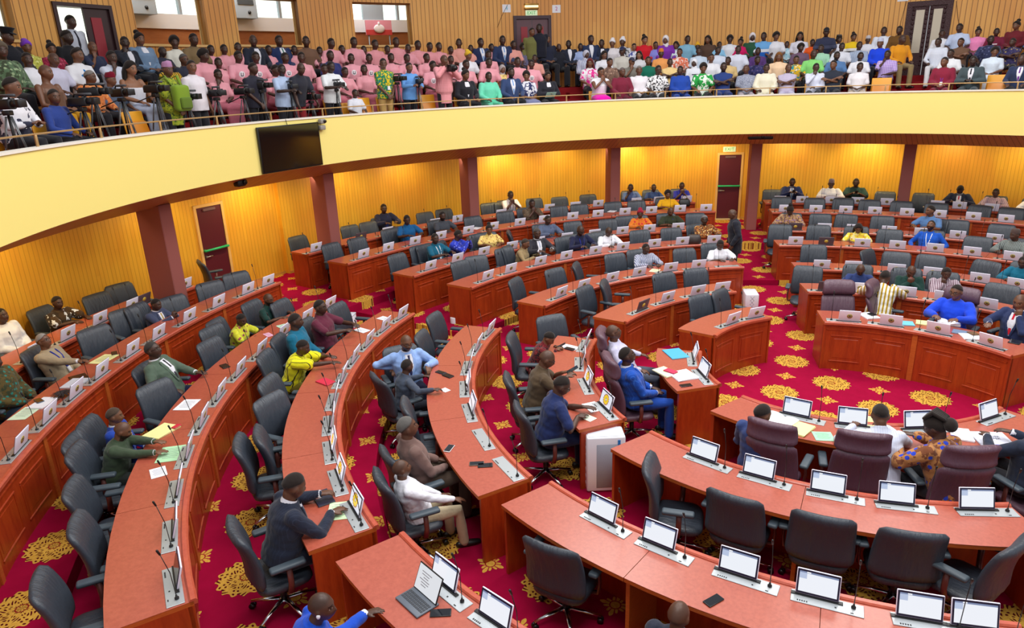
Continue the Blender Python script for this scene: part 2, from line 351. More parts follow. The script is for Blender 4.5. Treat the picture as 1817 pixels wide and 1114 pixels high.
    for y0,y1 in((x0,mid-.03),(mid+.03,x1)):
        q=MB(); q.arc(FC,[(GW+.0,4.28),(GW+.07,4.28),(GW+.07,6.04),(GW+.0,6.04)],y0,y1); lf=q.build('door_leaf',carv,fr)
        q=MB(); q.arc(FC,[(GW-.015,4.86),(GW+.0,4.86),(GW+.0,5.95),(GW-.015,5.95)],y0+.42,y1-.42); q.build('frosted_panel',plain('frosted_panel',(206,196,176),.35),lf)
        q=MB()
        for j in range(13):
            for yy in(y0+.2,y1-.2): q.ball(pol(FC,GW,yy,4.55+j*.118),(.03,.03,.045),6,4)
        q.build('carved_scrolls',carv,lf)
    # red steps of the two gallery aisles
    for nm,a0,a1 in((1,82.6,87.6),(2,126.2,129.4)):
        m=MB()
        for i,(r0,r1,z) in enumerate(GT[1:]): m.arc(FC,[(r0-.4,z-.3),(r0+.06,z-.3),(r0+.06,z-.135),(r0-.4,z-.135)],a0,a1)
        struct(m.build('trim_%d'%(3+nm),red))
def text_mesh(s,size,ext=.003):
    cu=bpy.data.curves.new('t','FONT'); cu.body=s; cu.size=size; cu.extrude=ext; cu.align_x='CENTER'; cu.align_y='CENTER'
    o=bpy.data.objects.new('t',cu); COL.objects.link(o); dg=bpy.context.evaluated_depsgraph_get()
    me=bpy.data.meshes.new_from_object(o.evaluated_get(dg),depsgraph=dg); bpy.data.objects.remove(o); me.name='lettering'; return me
def fixtures():
    paper=plain('paper_white',(236,238,244),.7)
    def wallM(c,rad,a,z):   # frame of something mounted on the wall: x along the wall (viewer's right), y up, z out towards the hall
        p=pol(c,rad,a,z); n=-pol((0,0),1,a); up=Vector((0,0,1)); x=up.cross(n)
        M=Matrix(((x.x,up.x,n.x,p.x),(x.y,up.y,n.y,p.y),(x.z,up.z,n.z,p.z),(0,0,0,1))); return M
    def mounted(name,M,label,cat):
        t=thing(name,label,cat); t.matrix_world=M; return t
    for ch,a,z,col in(('4',135.35,6.5,(120,190,214)),('2',129.0,6.47,(196,60,140))):
        t=mounted('paper_sign',wallM(FC,GW-.004,a,z),'white paper sign with %s figure %s beside the double gallery door'%('pale blue' if ch=='4' else 'magenta',ch),'sign')
        m=MB(); m.box((0,0,0),(.25,.21,.004)); m.build('sheet',paper,t)
        me=text_mesh(ch,.15); me.materials.clear(); me.materials.append(plain('ink_%s'%ch,col,.6)); o=link('numeral',me,t); o.location=(0,0,.004)
    t=mounted('paper_sign',wallM(FC,GW-.004,88.3,6.3),'plain white paper sheet on wall left of the carved door','sign'); m=MB(); m.box((0,0,0),(.26,.2,.004)); m.build('sheet',paper,t)
    t=mounted('wall_lamp',wallM(FC,GW-.03,132.2,6.55),'brass box lamp on the wall above the double gallery door','lamp')
    m=MB(); m.rbox((0,.05,0),(.42,.05,.07),.01); m.rbox((0,-.06,0),(.42,.05,.07),.01); m.build('housing',plain('brass',(150,110,50),.3,.8),t)
    m=MB(); m.rbox((0,-.005,.01),(.40,.06,.05),.01); m.build('diffuser',plain('lamp_glow',(250,230,170),.4,emit=(255,232,170),es=1.3),t)
    for a,rad,c,z,lab in((132.2,GW-.01,FC,6.37,'pale green exit sign under the brass lamp over the gallery door'),(110.,BW-.14,O0,2.36,'green lit exit sign above the burgundy door under the gallery')):
        t=mounted('exit_sign',wallM(c,rad,a,z),lab,'sign'); m=MB(); m.rbox((0,0,0),(.36,.15,.02),.005); m.build('face',plain('exit_face',(206,226,190),.4,emit=(214,236,190),es=.35),t)
        me=text_mesh('EXIT',.13); me.materials.clear(); me.materials.append(plain('exit_green',(24,150,70),.5,emit=(24,150,70),es=.4)); o=link('lettering',me,t); o.location=(0,0,.011)
    # flat television on the parapet, with a bracket and the cable up to the rim
    a=177.55; M=wallM(FC,9.55,a,3.465); t=mounted('television',M,'large black flat television hung on the yellow balcony front','television')
    m=MB(); m.rbox((0,0,0),(1.52,.84,.045),.008); m.build('casing',plain('tv_black',(14,14,16),.3),t)
    m=MB(); m.box((0,.005,.024),(1.47,.79,.004)); m.build('screen',plain('tv_screen',(12,12,16),.06,spec=.8),t)
    m=MB(); m.box((0,0,-.04),(.6,.4,.05)); m.build('wall_bracket',plain('black_plastic',(18,18,20),.35),t)
    m=MB(); m.tube([(0,.42,-.03),(.0,.52,-.05)],.006,5); m.build('cable',plain('black_plastic',(18,18,20),.35),t)
    t=mounted('ptz_camera',wallM(FC,9.6,172.5,3.84),'small grey camera box on balcony front right of the television','camera')
    m=MB(); m.rbox((0,.05,.05),(.12,.09,.1),.015); m.rbox((0,-.07,.04),(.13,.09,.08),.015); m.build('housing',plain('cam_grey',(150,146,140),.45),t); m=MB(); m.lathe([(.03,0),(.03,.03),(.001,.03)],(.03,.05,.1),12); m.build('lens',plain('lens_black',(12,12,14),.1),t)
    for a,rad,lab in((184.2,9.85,'black camera under the balcony edge left of the television'),(103.9,9.95,'black speaker under the balcony edge above the right aisle')):
        t=mounted('hall_camera' if a>150 else 'loudspeaker',wallM(FC,rad,a,2.93),lab,'camera' if a>150 else 'speaker')
        m=MB(); m.rbox((0,0,.03),(.2 if a>150 else .62,.13,.14),.03); m.build('housing',plain('black_plastic',(18,18,20),.35),t)
        m=MB(); m.lathe([(.045,0),(.045,.03),(.03,.035),(.001,.03)],(.05,.01,.1),14); m.build('lens' if a>150 else 'driver_cone',plain('lens_black',(12,12,14),.1),t)
        m=MB(); m.box((0,.08,-.0),(.06,.08,.05)); m.build('bracket',plain('black_plastic',(18,18,20),.35),t)
    # parapet railing
    br=plain('rail_brass',(186,150,100),.35,.5)
    t=thing('gallery_railing','thin brass handrail on short posts along the balcony edge','railing')
    m=MB(); m.tube([pol(FC,9.68,GA0+(GA1-GA0)*i/150,4.13) for i in range(151)],.013,6); m.build('handrail',br,t)
    a=GA0+2
    while a<GA1:
        m=MB(); m.rbox(pol(FC,9.68,a,4.05),(.03,.03,.15),.004); m.build('post',br,t); a+=7.6
    # thin cables on the gallery wall
    for a,b,c in(((136.6,6.0),(135.2,6.6),'left of the double gallery door'),((88.3,5.2),(87.9,6.2),'left of the carved door'),((81.9,5.2),(83.,6.1),'right of the carved door')):
        m=MB(); m.tube([pol(FC,GW-.01,a[0],a[1]),pol(FC,GW-.01,(a[0]+b[0])/2+.1,(a[1]+b[1])/2),pol(FC,GW-.01,b[0],b[1])],.006,5); tag(m.build('cable',plain('cable_brown',(70,44,26),.5)),'thin dark cable slanting up the wall %s'%c,'cable')
# ---------------------------------------------------------------- furniture
def desk(c,r,a0,a1,z0,label,npan=None,cat='desk'):
    """curved bench desk: a0..a1 degrees about c, inner (public) face at radius r"""
    if a1<a0: a0,a1=a1,a0
    L=R(a1-a0)*r; nm=npan or max(1,round(L/1.4)); mid=(a0+a1)/2
    top,wd,edge,lip=M_TOP(),M_WOOD(),M_EDGE(),M_LIP()
    t=thing('curved_desk',label,cat,(0,0,0))
    H=.785; D=.60
    for k in range(nm):
        x0=a0+(a1-a0)*k/nm; x1=a0+(a1-a0)*(k+1)/nm
        g=math.degrees(.0025/r) ; xa=x0+(g if k else 0); xb=x1-(g if k<nm-1 else 0)
        n=max(3,int((xb-xa)/2.2)+1)
        m=MB(); m.arc(c,[(r+.004,z0+H-.04),(r+D,z0+H-.04),(r+D,z0+H-.002),(r+.004,z0+H-.002)],xa,xb,n,1); m.arc(c,[(r+.004,z0+H-.004),(r+D+.002,z0+H-.004),(r+D+.002,z0+H),(r+.004,z0+H)],xa,xb,n,0)
        m.build('worktop',[top,edge],t)
        # front panel with raised mouldings
        m=MB(); m.arc(c,[(r+.02,z0),(r+.05,z0),(r+.05,z0+H-.04),(r+.02,z0+H-.04)],x0,x1,n)
        w=math.degrees(1/r)
        def rail(y0,y1,za,zb,pr=.012): m.arc(c,[(r+.02-pr,za+.006),(r+.021,za),(r+.021,zb),(r+.02-pr,zb-.006)],y0,y1,max(2,int((y1-y0)/2.2)+1))
        ea=.05*w
        rail(x0+ea,x1-ea,z0+.655,z0+.68)
        np_=2 if (x1-x0)/w>.75 else 1
        for j in range(np_):
            s0=x0+ea+(x1-x0-2*ea)*j/np_+.07*w; s1=x0+ea+(x1-x0-2*ea)*(j+1)/np_-.07*w
            rail(s0,s1,z0+.555,z0+.578); rail(s0,s1,z0+.13,z0+.153)
            rail(s0,s0+.02*w,z0+.153,z0+.555,.006); rail(s1-.02*w,s1,z0+.153,z0+.555,.006)
            m.arc(c,[(r+.016,z0+.2),(r+.021,z0+.19),(r+.021,z0+.52),(r+.016,z0+.51)],s0+.05*w,s1-.05*w,n)
        m.build('front_panel',wd,t)
        if k<nm-1:
            m=MB(); hw=.035*w; m.arc(c,[(r+.004,z0),(r+.03,z0),(r+.03,z0+H-.042),(r+.004,z0+H-.042)],x1-hw,x1+hw,2); m.build('pilaster',edge,t)
            m=MB(); hw=.016*w; m.arc(c,[(r+.05,z0),(r+.53,z0),(r+.53,z0+H-.042),(r+.05,z0+H-.042)],x1-hw,x1+hw,2); m.build('support_panel',edge,t)
    n=max(4,int((a1-a0)/2.2)+1)
    m=MB(); prof=[(r-.024,z0+H-.03),(r+.03,z0+H-.03),(r+.034,z0+H+.006),(r+.022,z0+H+.018),(r-.012,z0+H+.018),(r-.026,z0+H+.004)]
    m.arc(c,prof,a0,a1,n,0); m.build('raised_lip',lip,t)
    w=math.degrees(1/r)
    for s,a in((1,a0),(-1,a1)):
        m=MB(); m.arc(c,[(r+.005,z0),(r+.575,z0),(r+.575,z0+H-.04),(r+.005,z0+H-.04)],a,a+s*.03*w,1); m.build('end_panel',wd,t)
    return t
def backrest(mb,w,z0,z1,y0,tilt,th,wing=.06,n=12,seg=24,topw=.91,mi=0):
    rs=[]
    for i in range(n+1):
        v=i/n; z=z0+(z1-z0)*v
        e=min(1.,(1-abs(2*v-1)**9)**.5+.02)
        ww=w/2*(1-(1-topw)*v)*(.84+.16*e if v>.5 else .88+.12*e); tt=th/2*(.3+.7*e)
        y=y0-math.tan(tilt)*(z-z0)+.035*math.sin(v*PI*1.1)
        ring=[]
        for j in range(seg):
            a=2*PI*j/seg; ca,sa=math.cos(a),math.sin(a)
            x=ww*math.copysign(abs(ca)**.5,ca)
            yy=tt*math.copysign(abs(sa)**.8,sa)+wing*(x/(w/2))**2
            ring.append(Vector((x,y+yy,z)))
        rs.append(ring)
    mb.rings(rs,mi)
def leather(nm,c):
    if nm in MATS: return MATS[nm]
    m,nt,b=newmat(nm); o=objco(nt)
    b.inputs['Base Color'].default_value=srgb(*c); b.inputs['Roughness'].default_value=.46; b.inputs['Specular IOR Level'].default_value=.6
    h=math_(nt,'ADD',noise(nt,vmul(nt,o,(9,3,1.6)),2.2,3,.6),math_(nt,'MULTIPLY',noise(nt,o,160,2),.12)); bump(nt,b,h,.5,.03)
    MATS[nm]=m; return m
def chair_proto(kind):
    ex=kind=='exec'
    lea=leather('leather_purple',(92,64,80)) if ex else leather('leather_black',(50,57,68))
    padm=plain('arm_pad_grey',(92,104,112) if ex else (62,74,84),.5); chrome=plain('chrome',(200,204,210),.16,1.); blk=plain('black_plastic',(18,18,20),.35); ws=plain('arm_bracket_brown',(104,56,50),.3,.3)
    t=thing('executive_chair' if ex else 'swivel_chair',None,'chair')
    m=MB()
    backrest(m,.57 if ex else .57,.45,.96 if ex else .99,-.235,R(9),.10,.05)
    m.build('backrest',lea,t)
    if ex:
        m=MB(); backrest(m,.52,.955,1.2,-.325,R(5),.13,.05,8,20,.94); m.build('headrest',lea,t)
    m=MB(); rs=[]
    for z,k in((.35,.86),(.365,.97),(.40,1.0),(.425,.97),(.435,.85)):
        ring=[]
        for j in range(24):
            a=2*PI*j/24; ca,sa=math.cos(a),math.sin(a)
            x=.255*k*math.copysign(abs(ca)**.5,ca); y=.245*k*math.copysign(abs(sa)**.5,sa)
            ring.append(Vector((x,y+.01,z-(.03*max(0,(y-.12)/.12)**2 if z>.39 else 0))))
        rs.append(ring)
    m.rings(rs); m.build('seat',lea,t)
    for s in(-1,1):
        m=MB(); m.rbox((s*.31,.02,.655),(.085,.30,.045),.02,0,None,3); a=m.build('armrest',padm,t)
        m=MB(); m.tube([(s*.24,.02,.37),(s*.30,.02,.38),(s*.31,.03,.48),(s*.298,.03,.635)],[(.016,.028),(.016,.028),(.014,.026),(.014,.026)],8,up=(0,1,0)); m.build('arm_bracket',ws,a)
    m=MB(); m.lathe([(.03,.10),(.03,.25),(.022,.25),(.022,.34)],(0,0,0),12); m.box((0,0,.345),(.22,.24,.03)); m.build('gas_lift',blk,t)
    m=MB(); casters=[]
    m.lathe([(.045,.085),(.05,.12),(.03,.13),(.001,.13)],(0,0,0),12)
    for k in range(5):
        a=R(90+72*k); d=Vector((math.cos(a),math.sin(a),0))
        m.tube([d*.02+Vector((0,0,.115)),d*.17+Vector((0,0,.10)),d*.31+Vector((0,0,.075))],[(.026,.018),(.022,.014),(.016,.011)],8,up=(0,0,1))
        casters.append(d*.305)
    m.build('star_base',chrome,t)
    for d in casters:
        m=MB(); n=Vector((-d.y,d.x,0)).normalized()
        for s in(-1,1): m.tube([d+n*(s*.018-.008)+Vector((0,0,.028)),d+n*(s*.018+.008)+Vector((0,0,.028))],.028,12)
        m.tube([d+Vector((0,0,.03)),d+Vector((0,0,.075))],.009,6); m.build('caster',blk,t)
    return t
def crest_mat():
    if 'crest_disc' in MATS: return MATS['crest_disc']
    m,nt,b=newmat('crest_disc'); x,y,z=sep(nt,objco(nt))
    r=math_(nt,'SQRT',math_(nt,'ADD',math_(nt,'MULTIPLY',x,x),math_(nt,'MULTIPLY',y,y)))
    col=mixc(nt,math_(nt,'GREATER_THAN',r,.026),srgb(214,190,120),srgb(58,54,44))
    col=mixc(nt,math_(nt,'GREATER_THAN',r,.033),col,srgb(196,170,84))
    arcm=math_(nt,'MULTIPLY',math_(nt,'LESS_THAN',r,.020),math_(nt,'GREATER_THAN',y,-.003))
    bar=math_(nt,'MULTIPLY',math_(nt,'LESS_THAN',math_(nt,'ABSOLUTE',math_(nt,'ADD',y,.011)),.0035),math_(nt,'LESS_THAN',math_(nt,'ABSOLUTE',x),.016)); col=mixc(nt,bar,col,srgb(120,40,36))
    col=mixc(nt,arcm,col,srgb(40,56,40)); nt.links.new(col,b.inputs['Base Color']); b.inputs['Roughness'].default_value=.5
    MATS['crest_disc']=m; return m
def screen_mat(kind):
    nm='lit_screen_'+kind
    if nm in MATS: return MATS[nm]
    m,nt,b=newmat(nm); x,y,z=sep(nt,objco(nt))   # screen local: x across, z up, centred
    if kind=='form':
        col=mixc(nt,math_(nt,'GREATER_THAN',z,.065),srgb(240,244,252),srgb(120,134,170))
        tab=math_(nt,'MULTIPLY',math_(nt,'GREATER_THAN',z,.068),math_(nt,'LESS_THAN',math_(nt,'ABSOLUTE',math_(nt,'ADD',x,.07)),.014)); col=mixc(nt,tab,col,srgb(245,248,255))
        box=math_(nt,'MULTIPLY',math_(nt,'LESS_THAN',math_(nt,'ABSOLUTE',math_(nt,'ADD',x,.108)),.026),math_(nt,'LESS_THAN',math_(nt,'ABSOLUTE',math_(nt,'SUBTRACT',z,.045)),.022)); col=mixc(nt,box,col,srgb(184,198,226))
    else:
        r=math_(nt,'SQRT',math_(nt,'ADD',math_(nt,'MULTIPLY',x,x),math_(nt,'MULTIPLY',z,z))); th=math_(nt,'ARCTAN2',z,x)
        pet=math_(nt,'ADD',.068,math_(nt,'MULTIPLY',math_(nt,'COSINE',math_(nt,'MULTIPLY',th,14.)),.006))
        ring=math_(nt,'LESS_THAN',r,pet)
        seg=math_(nt,'GREATER_THAN',math_(nt,'COSINE',math_(nt,'MULTIPLY',th,14.)),.2)
        col=mixc(nt,ring,srgb(232,234,246),mixc(nt,seg,srgb(60,70,110),srgb(206,120,40)))
        col=mixc(nt,math_(nt,'LESS_THAN',r,.056),col,srgb(244,206,40))
        col=mixc(nt,math_(nt,'LESS_THAN',r,.015),col,srgb(226,226,210)); col=mixc(nt,math_(nt,'LESS_THAN',math_(nt,'ABSOLUTE',math_(nt,'SUBTRACT',r,.018)),.003),col,srgb(150,90,40))
    nt.links.new(col,b.inputs['Base Color']); nt.links.new(col,b.inputs['Emission Color']); b.inputs['Emission Strength'].default_value=.95; b.inputs['Base Color'].default_value=(0,0,0,1)
    for l in list(nt.links):
        if l.to_socket==b.inputs['Base Color']: nt.links.remove(l)
    b.inputs['Base Color'].default_value=(.02,.02,.02,1); b.inputs['Roughness'].default_value=.2
    MATS[nm]=m; return m
def console_proto(kind):
    """desk console: user at -y, hall centre at +y. kinds: form, crest, off (screen dark), dark (dark housing), flat (monitor folded away)"""
    plate=plain('plate_aluminium',(186,192,196),.38,.55); blk=plain('black_plastic',(18,18,20),.35); hous=plain('monitor_back_lilac',(232,228,246),.4); dk=plain('monitor_back_dark',(92,74,80),.4); bez=plain('monitor_bezel',(24,24,52),.3); mic=plain('mic_black',(20,20,22),.4)
    t=thing('desk_console',None,'console')
    m=MB(); m.rbox((0.03,0,.003),(.50,.13,.007),.003,0,None,1,False)
    for k in range(5): m.box((-.17+k*.016,-.045,.0075),(.009,.012,.003),1)
    m.box((.2,-.047,.0075),(.022,.008,.003),1); m.box((.09,-.03,.0075),(.012,.012,.003),1); m.build('mounting_plate',[plate,blk],t)
    if kind!='flat':
        M=Matrix.Rotation(R(-17),3,'X')
        base=Vector((-.04,.025,.012))
        m=MB(); m.rbox(base+M@Vector((0,.004,.100)),(.305,.015,.196),.007,0,M,2,True); mo=m.build('monitor',dk if kind=='dark' else hous,t)
        m=MB(); m.box((0,0,0),(.294,.003,.184)); b=m.build('bezel',bez,mo); b.location=base+M@Vector((0,-.0052,.101)); b.rotation_euler=(R(-17),0,0)
        m=MB(); m.box((0,0,0),(.268,.003,.154)); s=m.build('screen',screen_mat('form' if kind=='form' else 'crest') if kind in('form','crest') else plain('screen_off',(30,32,40),.12),mo); s.location=base+M@Vector((0,-.0072,.102)); s.rotation_euler=(R(-17),0,0)
        m=MB(); m.lathe([(.001,0),(.040,0),(.040,.003),(.001,.003)],(0,0,0),20); e=m.build('emblem',crest_mat() if kind!='dark' else plain('emblem_gold',(214,180,70),.45),mo); e.matrix_local=Matrix.Translation(base+M@Vector((0,.0120,.100)))@Euler((R(-17),0,0)).to_matrix().to_4x4()@Matrix.Rotation(R(-90),4,'X')@Matrix.Rotation(R(180),4,'Z')@Matrix.Identity(4)
        m=MB(); m.box(base+Vector((0,0,-.004)),(.36,.03,.014)); m.build('monitor_slot',blk,t)
    m=MB(); m.lathe([(.017,.006),(.017,.02),(.008,.026),(.008,.04)],(.21,.015,0),10); m.tube([(.21,.015,.03),(.213,.008,.25),(.208,-.03,.43)],.0034,6); g=m.build('microphone',mic,t)
    m=MB(); m.tube([(.208,-.03,.425),(.206,-.042,.462)],[.008,.0095],8,round_end=True); m.build('mic_head',mic,g)
    return t
# papers, phones and the like: built flat at the origin, x across, y away
def item(kind,label,cat,loc,rz,sz=None,col=None):
    x,y=sz or (.21,.297)
    if kind in('sheet','papers'):
        t=thing({'sheet':'paper_sheet','papers':'paper_stack'}[kind],label,cat,loc,rz); n=1 if kind=='sheet' else 4; mt=plain('paper_%d_%d_%d'%col,col,.75)
        for k in range(n):
            m=MB(); M=Matrix.Rotation(R((k*37%9-4)*(1 if n>1 else 0)),3,'Z'); h=.002 if n==1 else .004
            N=6; vs=[]
            for zz in(0,h):
                for i in range(N+1):
                    u=i/N-.5
                    for v in(-.5,.5): vs.append(M@Vector((u*x,v*y,zz+k*.0042+.004*abs(u)**2*(1 if n==1 else .3))))
            fs=[]
            W2=2*(N+1)
            for i in range(N):
                a=2*i; fs+= [(a,a+2,a+3,a+1),(W2+a,W2+a+1,W2+a+3,W2+a+2),(a,W2+a,W2+a+2,a+2),(a+1,a+3,W2+a+3,W2+a+1)]
            fs+=[(0,1,W2+1,W2),(2*N,W2+2*N,W2+2*N+1,2*N+1)]
            m.add(vs,fs); m.build('sheet',mt,t)
        if n==1:
            m=MB()
            for k in range(7): m.box((-.02*x*(k%2),y*(.34-.1*k),h+.0022),(x*(.7 if k%3 else .55),y*.012,.0006))
            m.build('printed_lines',plain('print_grey',(150,152,160),.8),t)
        return t
    if kind=='phone':
        t=thing('smartphone',label,cat,loc,rz); m=MB(); m.rbox((0,0,.005),(.076,.155,.009),.008,0,None,2); m.build('case',plain('phone_%d_%d_%d'%(col or (30,32,36)),col or (30,32,36),.35),t)
        m=MB(); m.box((0,0,.0098),(.068,.143,.001)); m.build('screen',plain('phone_glass',(26,28,34),.08),t); return t
    if kind in('book','folder','booklet'):
        t=thing({'book':'hardback_book','folder':'document_folder','booklet':'booklet'}[kind],label,cat,loc,rz); h={'book':.03,'folder':.012,'booklet':.012}[kind]
        m=MB(); m.rbox((0,0,h-.002),(x,y,.004),.0015,0,None,1,False); m.rbox((0,0,.002),(x,y,.004),.0015,0,None,1,False); m.rbox((-x/2+.002,0,h/2),(.004,y,h),.0015,0,None,1,False); m.build('cover',plain('cover_%d_%d_%d'%col,col,.5),t)
        m=MB(); m.box((.003,0,h/2),(x-.012,y-.01,h-.008)); m.build('pages',plain('pages_cream',(232,226,208),.8),t); return t
    if kind=='openbook':
        t=thing('open_book',label,cat,loc,rz)
        for s in(-1,1):
            m=MB(); N=8; vs=[]
            for zz in(0,1):
                for i in range(N+1):
                    u=i/N
                    for v in(-.5,.5): vs.append(Vector((s*u*x,v*y,zz*(.02+.022*math.sin(u*PI*.8))*(1 if i else .5))))
            W2=2*(N+1); fs=[]
            for i in range(N):
                a=2*i; fs+=[(a,a+2,a+3,a+1),(W2+a,W2+a+1,W2+a+3,W2+a+2),(a,W2+a,W2+a+2,a+2),(a+1,a+3,W2+a+3,W2+a+1)]
            fs+=[(2*N,W2+2*N,W2+2*N+1,2*N+1),(0,1,W2+1,W2)]
            m.add(vs,fs,0,False); m.build('page_block',plain('paper_%d_%d_%d'%col,col,.75),t)
        m=MB(); m.box((0,0,.001),(2*x+.01,y+.01,.002)); m.build('cover',plain('cover_navy',(40,46,70),.5),t); return t
    if kind=='tablet':
        t=thing('tablet_computer',label,cat,loc,rz); m=MB(); m.rbox((0,0,.006),(x,y,.011),.005,0,None,2); m.build('case',plain('black_plastic',(18,18,20),.35),t); m=MB(); m.box((0,0,.0118),(x*.92,y*.92,.0012)); m.build('screen',plain('phone_glass',(26,28,34),.08),t); return t
# ---------------------------------------------------------------- people
SKINS=[(95,62,46),(76,50,40),(113,75,55),(58,41,34),(142,98,72)]
def skin(i,beard=0,scalp=.4):
    nm='skin_tone_%d_%d_%d'%(i,beard,scalp*10)
    if nm in MATS: return MATS[nm]
    m,nt,b=newmat(nm); h=attr(nt,'hc'); x,y,z=sep(nt,h)
    ax=math_(nt,'ABSOLUTE',x)
    def ell(cx,cz,rx,rz):
        a=math_(nt,'DIVIDE',math_(nt,'SUBTRACT',ax,cx),rx); c=math_(nt,'DIVIDE',math_(nt,'SUBTRACT',z,cz),rz)
        return math_(nt,'LESS_THAN',math_(nt,'ADD',math_(nt,'MULTIPLY',a,a),math_(nt,'MULTIPLY',c,c)),1.)
    front=math_(nt,'MULTIPLY',math_(nt,'GREATER_THAN',y,.045),math_(nt,'LESS_THAN',y,.16))
    inh=math_(nt,'LESS_THAN',math_(nt,'ABSOLUTE',z),.14)
    front=math_(nt,'MULTIPLY',front,inh)
    base=srgb(*SKINS[i]); r,g,bb=SKINS[i]
    col=mixc(nt,noise(nt,h,30,2),srgb(int(r*.92),int(g*.92),int(bb*.92)),srgb(int(r*1.1),int(g*1.1),int(bb*1.1)))
    d=math_(nt,'SQRT',math_(nt,'ADD',math_(nt,'ADD',math_(nt,'MULTIPLY',x,x),math_(nt,'MULTIPLY',y,y)),math_(nt,'MULTIPLY',z,z)))
    # cropped scalp
    hl=math_(nt,'SUBTRACT',z,math_(nt,'ADD',.012,math_(nt,'MULTIPLY',y,.62)))
    sc=nt.nodes.new('ShaderNodeMapRange'); sc.inputs[1].default_value=0; sc.inputs[2].default_value=.03; nt.links.new(hl,sc.inputs[0])
    scm=math_(nt,'MULTIPLY',math_(nt,'MULTIPLY',sc.outputs[0],math_(nt,'LESS_THAN',d,.16)),scalp)
    col=mixc(nt,scm,col,srgb(34,26,24))
    if beard:
        bz=math_(nt,'MULTIPLY',math_(nt,'LESS_THAN',z,math_(nt,'SUBTRACT',-.035,math_(nt,'MULTIPLY',math_(nt,'SUBTRACT',.06,y),.0))),math_(nt,'LESS_THAN',d,.155))
        bz=math_(nt,'MULTIPLY',math_(nt,'MULTIPLY',bz,math_(nt,'GREATER_THAN',y,.0)),math_(nt,'GREATER_THAN',z,-.13))
        col=mixc(nt,math_(nt,'MULTIPLY',bz,.85),col,srgb(24,18,17) if beard==1 else srgb(120,112,106))
    col=mixc(nt,math_(nt,'MULTIPLY',front,ell(0,-.064,.027,.0095)),col,srgb(min(255,r+34),int(g*.9+12),int(bb*.95+14)))
    brow=math_(nt,'MULTIPLY',math_(nt,'LESS_THAN',math_(nt,'ABSOLUTE',math_(nt,'SUBTRACT',ax,.033)),.018),math_(nt,'LESS_THAN',math_(nt,'ABSOLUTE',math_(nt,'SUBTRACT',z,.031)),.0045))
    col=mixc(nt,math_(nt,'MULTIPLY',front,brow),col,srgb(22,16,15))
    col=mixc(nt,math_(nt,'MULTIPLY',front,ell(.033,.008,.0155,.0068)),col,srgb(150,138,128))
    col=mixc(nt,math_(nt,'MULTIPLY',front,ell(.033,.008,.0085,.0075)),col,srgb(16,10,8))
    nt.links.new(col,b.inputs['Base Color']); b.inputs['Roughness'].default_value=.46; b.inputs['Specular IOR Level'].default_value=.45
    MATS[nm]=m; return m
